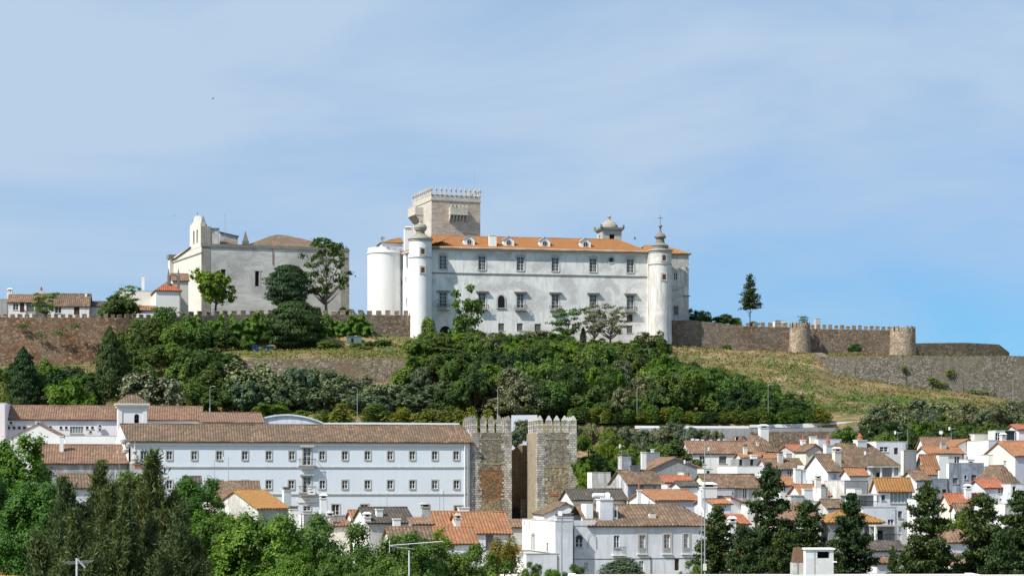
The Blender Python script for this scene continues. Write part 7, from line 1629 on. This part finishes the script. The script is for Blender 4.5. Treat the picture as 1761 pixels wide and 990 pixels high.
for i, (p, y, w_, D) in enumerate(((1578, 722, 44, 402), (1628, 714, 60, 402), (1668, 722, 60, 400), (1700, 724, 50, 398), (1455, 733, 50, 402), (1500, 728, 50, 402), (1535, 722, 56, 404), (1655, 732, 50, 396), (1610, 735, 44, 396), (1560, 738, 50, 396), (1520, 742, 50, 396), (1760, 726, 40, 402), (1720, 730, 40, 398), (1640, 745, 60, 392), (1600, 750, 50, 392))):
    tree(['bright', 'mid1', 'mid3', 'mid1', 'mid0', 'dark0', 'dark0', 'mid1', 'dark1', 'dark0', 'mid0', 'ybush', 'mid3', 'dark0', 'dark1'][i], p, y, w_, D, 'green garden tree between the olives and the roofs on the right' if i else 'bright round green tree in front of the right-hand olives', group='garden trees above the right-hand roofs')
# shrubs in the town
tree('mid1', 1662, 872, 44, 285, 'small round green tree before the ruinous red roof'); tree('bright', 1640, 892, 60, 270, 'light green vine-covered bush between the third and fourth conifers', 'bush'); tree('gbush', 1660, 945, 60, 235, 'bluish green bush under the brown hip', 'bush')
# foreground, left to right
for a in (
 ('near_a', 28, 752, 190, 140, 'big bright green leafy tree filling the lower left corner', .4), ('near_a', -40, 775, 150, 132, 'green leafy tree cut by the left edge', 2.0), ('near_b', 62, 830, 150, 128, 'broad green tree in front of the big corner tree', 1.0),
 ('wispy_a', 112, 832, 150, 118, 'wispy dark olive tree at the left, shorter of the feathery ones', 0), ('wispy_b', 172, 800, 130, 124, 'feathery tree with thin pointed top before the brown roof', 1), ('wispy_a', 262, 786, 165, 122, 'tallest feathery dark tree before the convent corner', 2), ('wispy_b', 215, 850, 150, 112, 'low feathery tree between the two pointed ones', 3), ('wispy_a', 310, 875, 130, 110, 'feathery tree edge at the right of the wispy group', 4), ('wispy_b', 130, 885, 160, 104, 'front wispy tree beside the white aerial', 5),
 ('near_b', 325, 822, 120, 150, 'bright green broad tree right of the feathery ones', 2.5), ('near_a', 232, 812, 100, 156, 'green tree glimpsed behind the feathery trees', 3), ('near_b', 372, 880, 110, 140, 'green tree below the white gabled house', 4.4),
 ('near_b', 440, 884, 190, 138, 'wide bright green tree before the white gable', 1.2), ('near_a', 512, 952, 110, 104, 'nearest light green tree at the bottom, left of centre', .8), ('near_dark', 560, 888, 200, 150, 'dark green tree before the grey walls', .3), ('near_dark', 640, 903, 190, 144, 'darkest broad tree left of the large aerial', 1.7),
 ('near_dark', 706, 920, 170, 136, 'dark tree behind the large aerial', 2.9), ('near_bright', 752, 912, 130, 160, 'yellow-green tree in front of the low orange roofs', 1.9), ('near_dark', 800, 938, 160, 138, 'dark green tree right of the large aerial', 3.9), ('near_dark', 490, 898, 150, 158, 'dark tree tucked behind the bright one below the gable', .9),
 ('near_dark', 858, 965, 120, 140, 'low dark tree below the yellow bush', 5.0), ('near_dark', 600, 945, 120, 120, 'dark tree at the bottom left of centre', 4.1)):
    tree(a[0], a[1], a[2], a[3], a[4], a[5], rot=a[6])
tree('yflower', 868, 921, 62, 240, 'yellow-flowering round shrub at the big white house', 'shrub', ybase=985); tree('gbush', 838, 948, 40, 238, 'green bush left of the yellow shrub', 'bush', ybase=1000)
tree('olbush', 1052, 958, 100, 190, 'grey-green open shrub before the big white house', 'shrub', ybase=1010); tree('near_dark', 912, 966, 50, 180, 'dark leafy tree top before the garden wall', ybase=1060); tree('near_dark', 985, 970, 60, 180, 'dark leafy tree top under the white corner block', ybase=1060); tree('near_b', 950, 978, 50, 178, 'green leafy tree top beside the grey pole', ybase=1060)
tree('near_dark', 1192, 965, 60, 176, 'small dark tree at the right end of the big white house', ybase=1060)
for a in (('con_a', 1322, 806, 142, 190, 'tallest dark conifer in the middle of the town', 0), ('con_b', 1234, 872, 118, 182, 'dark conifer beside the tall thin mast', 1), ('con_c', 1388, 864, 118, 188, 'dark conifer right behind the terracotta chimney', 2), ('con_b', 1463, 850, 112, 186, 'slim conifer before the concrete terrace', 3), ('con_a', 1596, 838, 138, 180, 'full dark conifer third from the right edge', 4.2), ('con_c', 1690, 852, 140, 184, 'bulky dark conifer near the right edge', 5), ('con_b', 1752, 846, 130, 180, 'greener conifer cut by the right edge', 2.2),
          ('con_c', 1275, 905, 84, 172, 'low conifer filling the gap right of the mast', 3.3), ('con_a', 1345, 915, 110, 170, 'low conifer mass behind the white chimney', 1.4), ('con_b', 1430, 930, 84, 168, 'low dark conifer right of the white chimney', 2.7), ('con_c', 1722, 915, 110, 166, 'low dark conifer in the bottom right corner', 4.0), ('con_a', 1535, 945, 50, 164, 'short dark conifer between the slim and the full one', .6)):
    tree(a[0], a[1], a[2], a[3], a[4], a[5], rot=a[6])

# neighbours that look alike are told apart by their order in the row
ORD = 'first second third fourth fifth sixth seventh eighth ninth tenth eleventh twelfth thirteenth fourteenth fifteenth sixteenth seventeenth eighteenth nineteenth twentieth'.split()
for gname in ('silver-green trees below the bastion', 'trees on the slope below the church', 'yellow-green bushes by the white wall', 'garden trees above the right-hand roofs', 'olive clump on the right', 'olive row below the road', 'undergrowth at the brown wall', 'yellowish bushes in the wood', 'scattered bushes on the castle slope'):
    os_ = sorted([o for o in COL.objects if o.get('group') == gname and o.parent is None], key=lambda o: o.location.x/o.location.y)
    n = len(os_); seen = [o['label'] for o in os_]
    for i, o in enumerate(os_):
        if seen.count(seen[i]) > 1: o['label'] = o['label'] + ', ' + (ORD[i] + ' from left' if i <= n//2 else ORD[n-1-i] + ' from right' if n-1-i else 'rightmost')
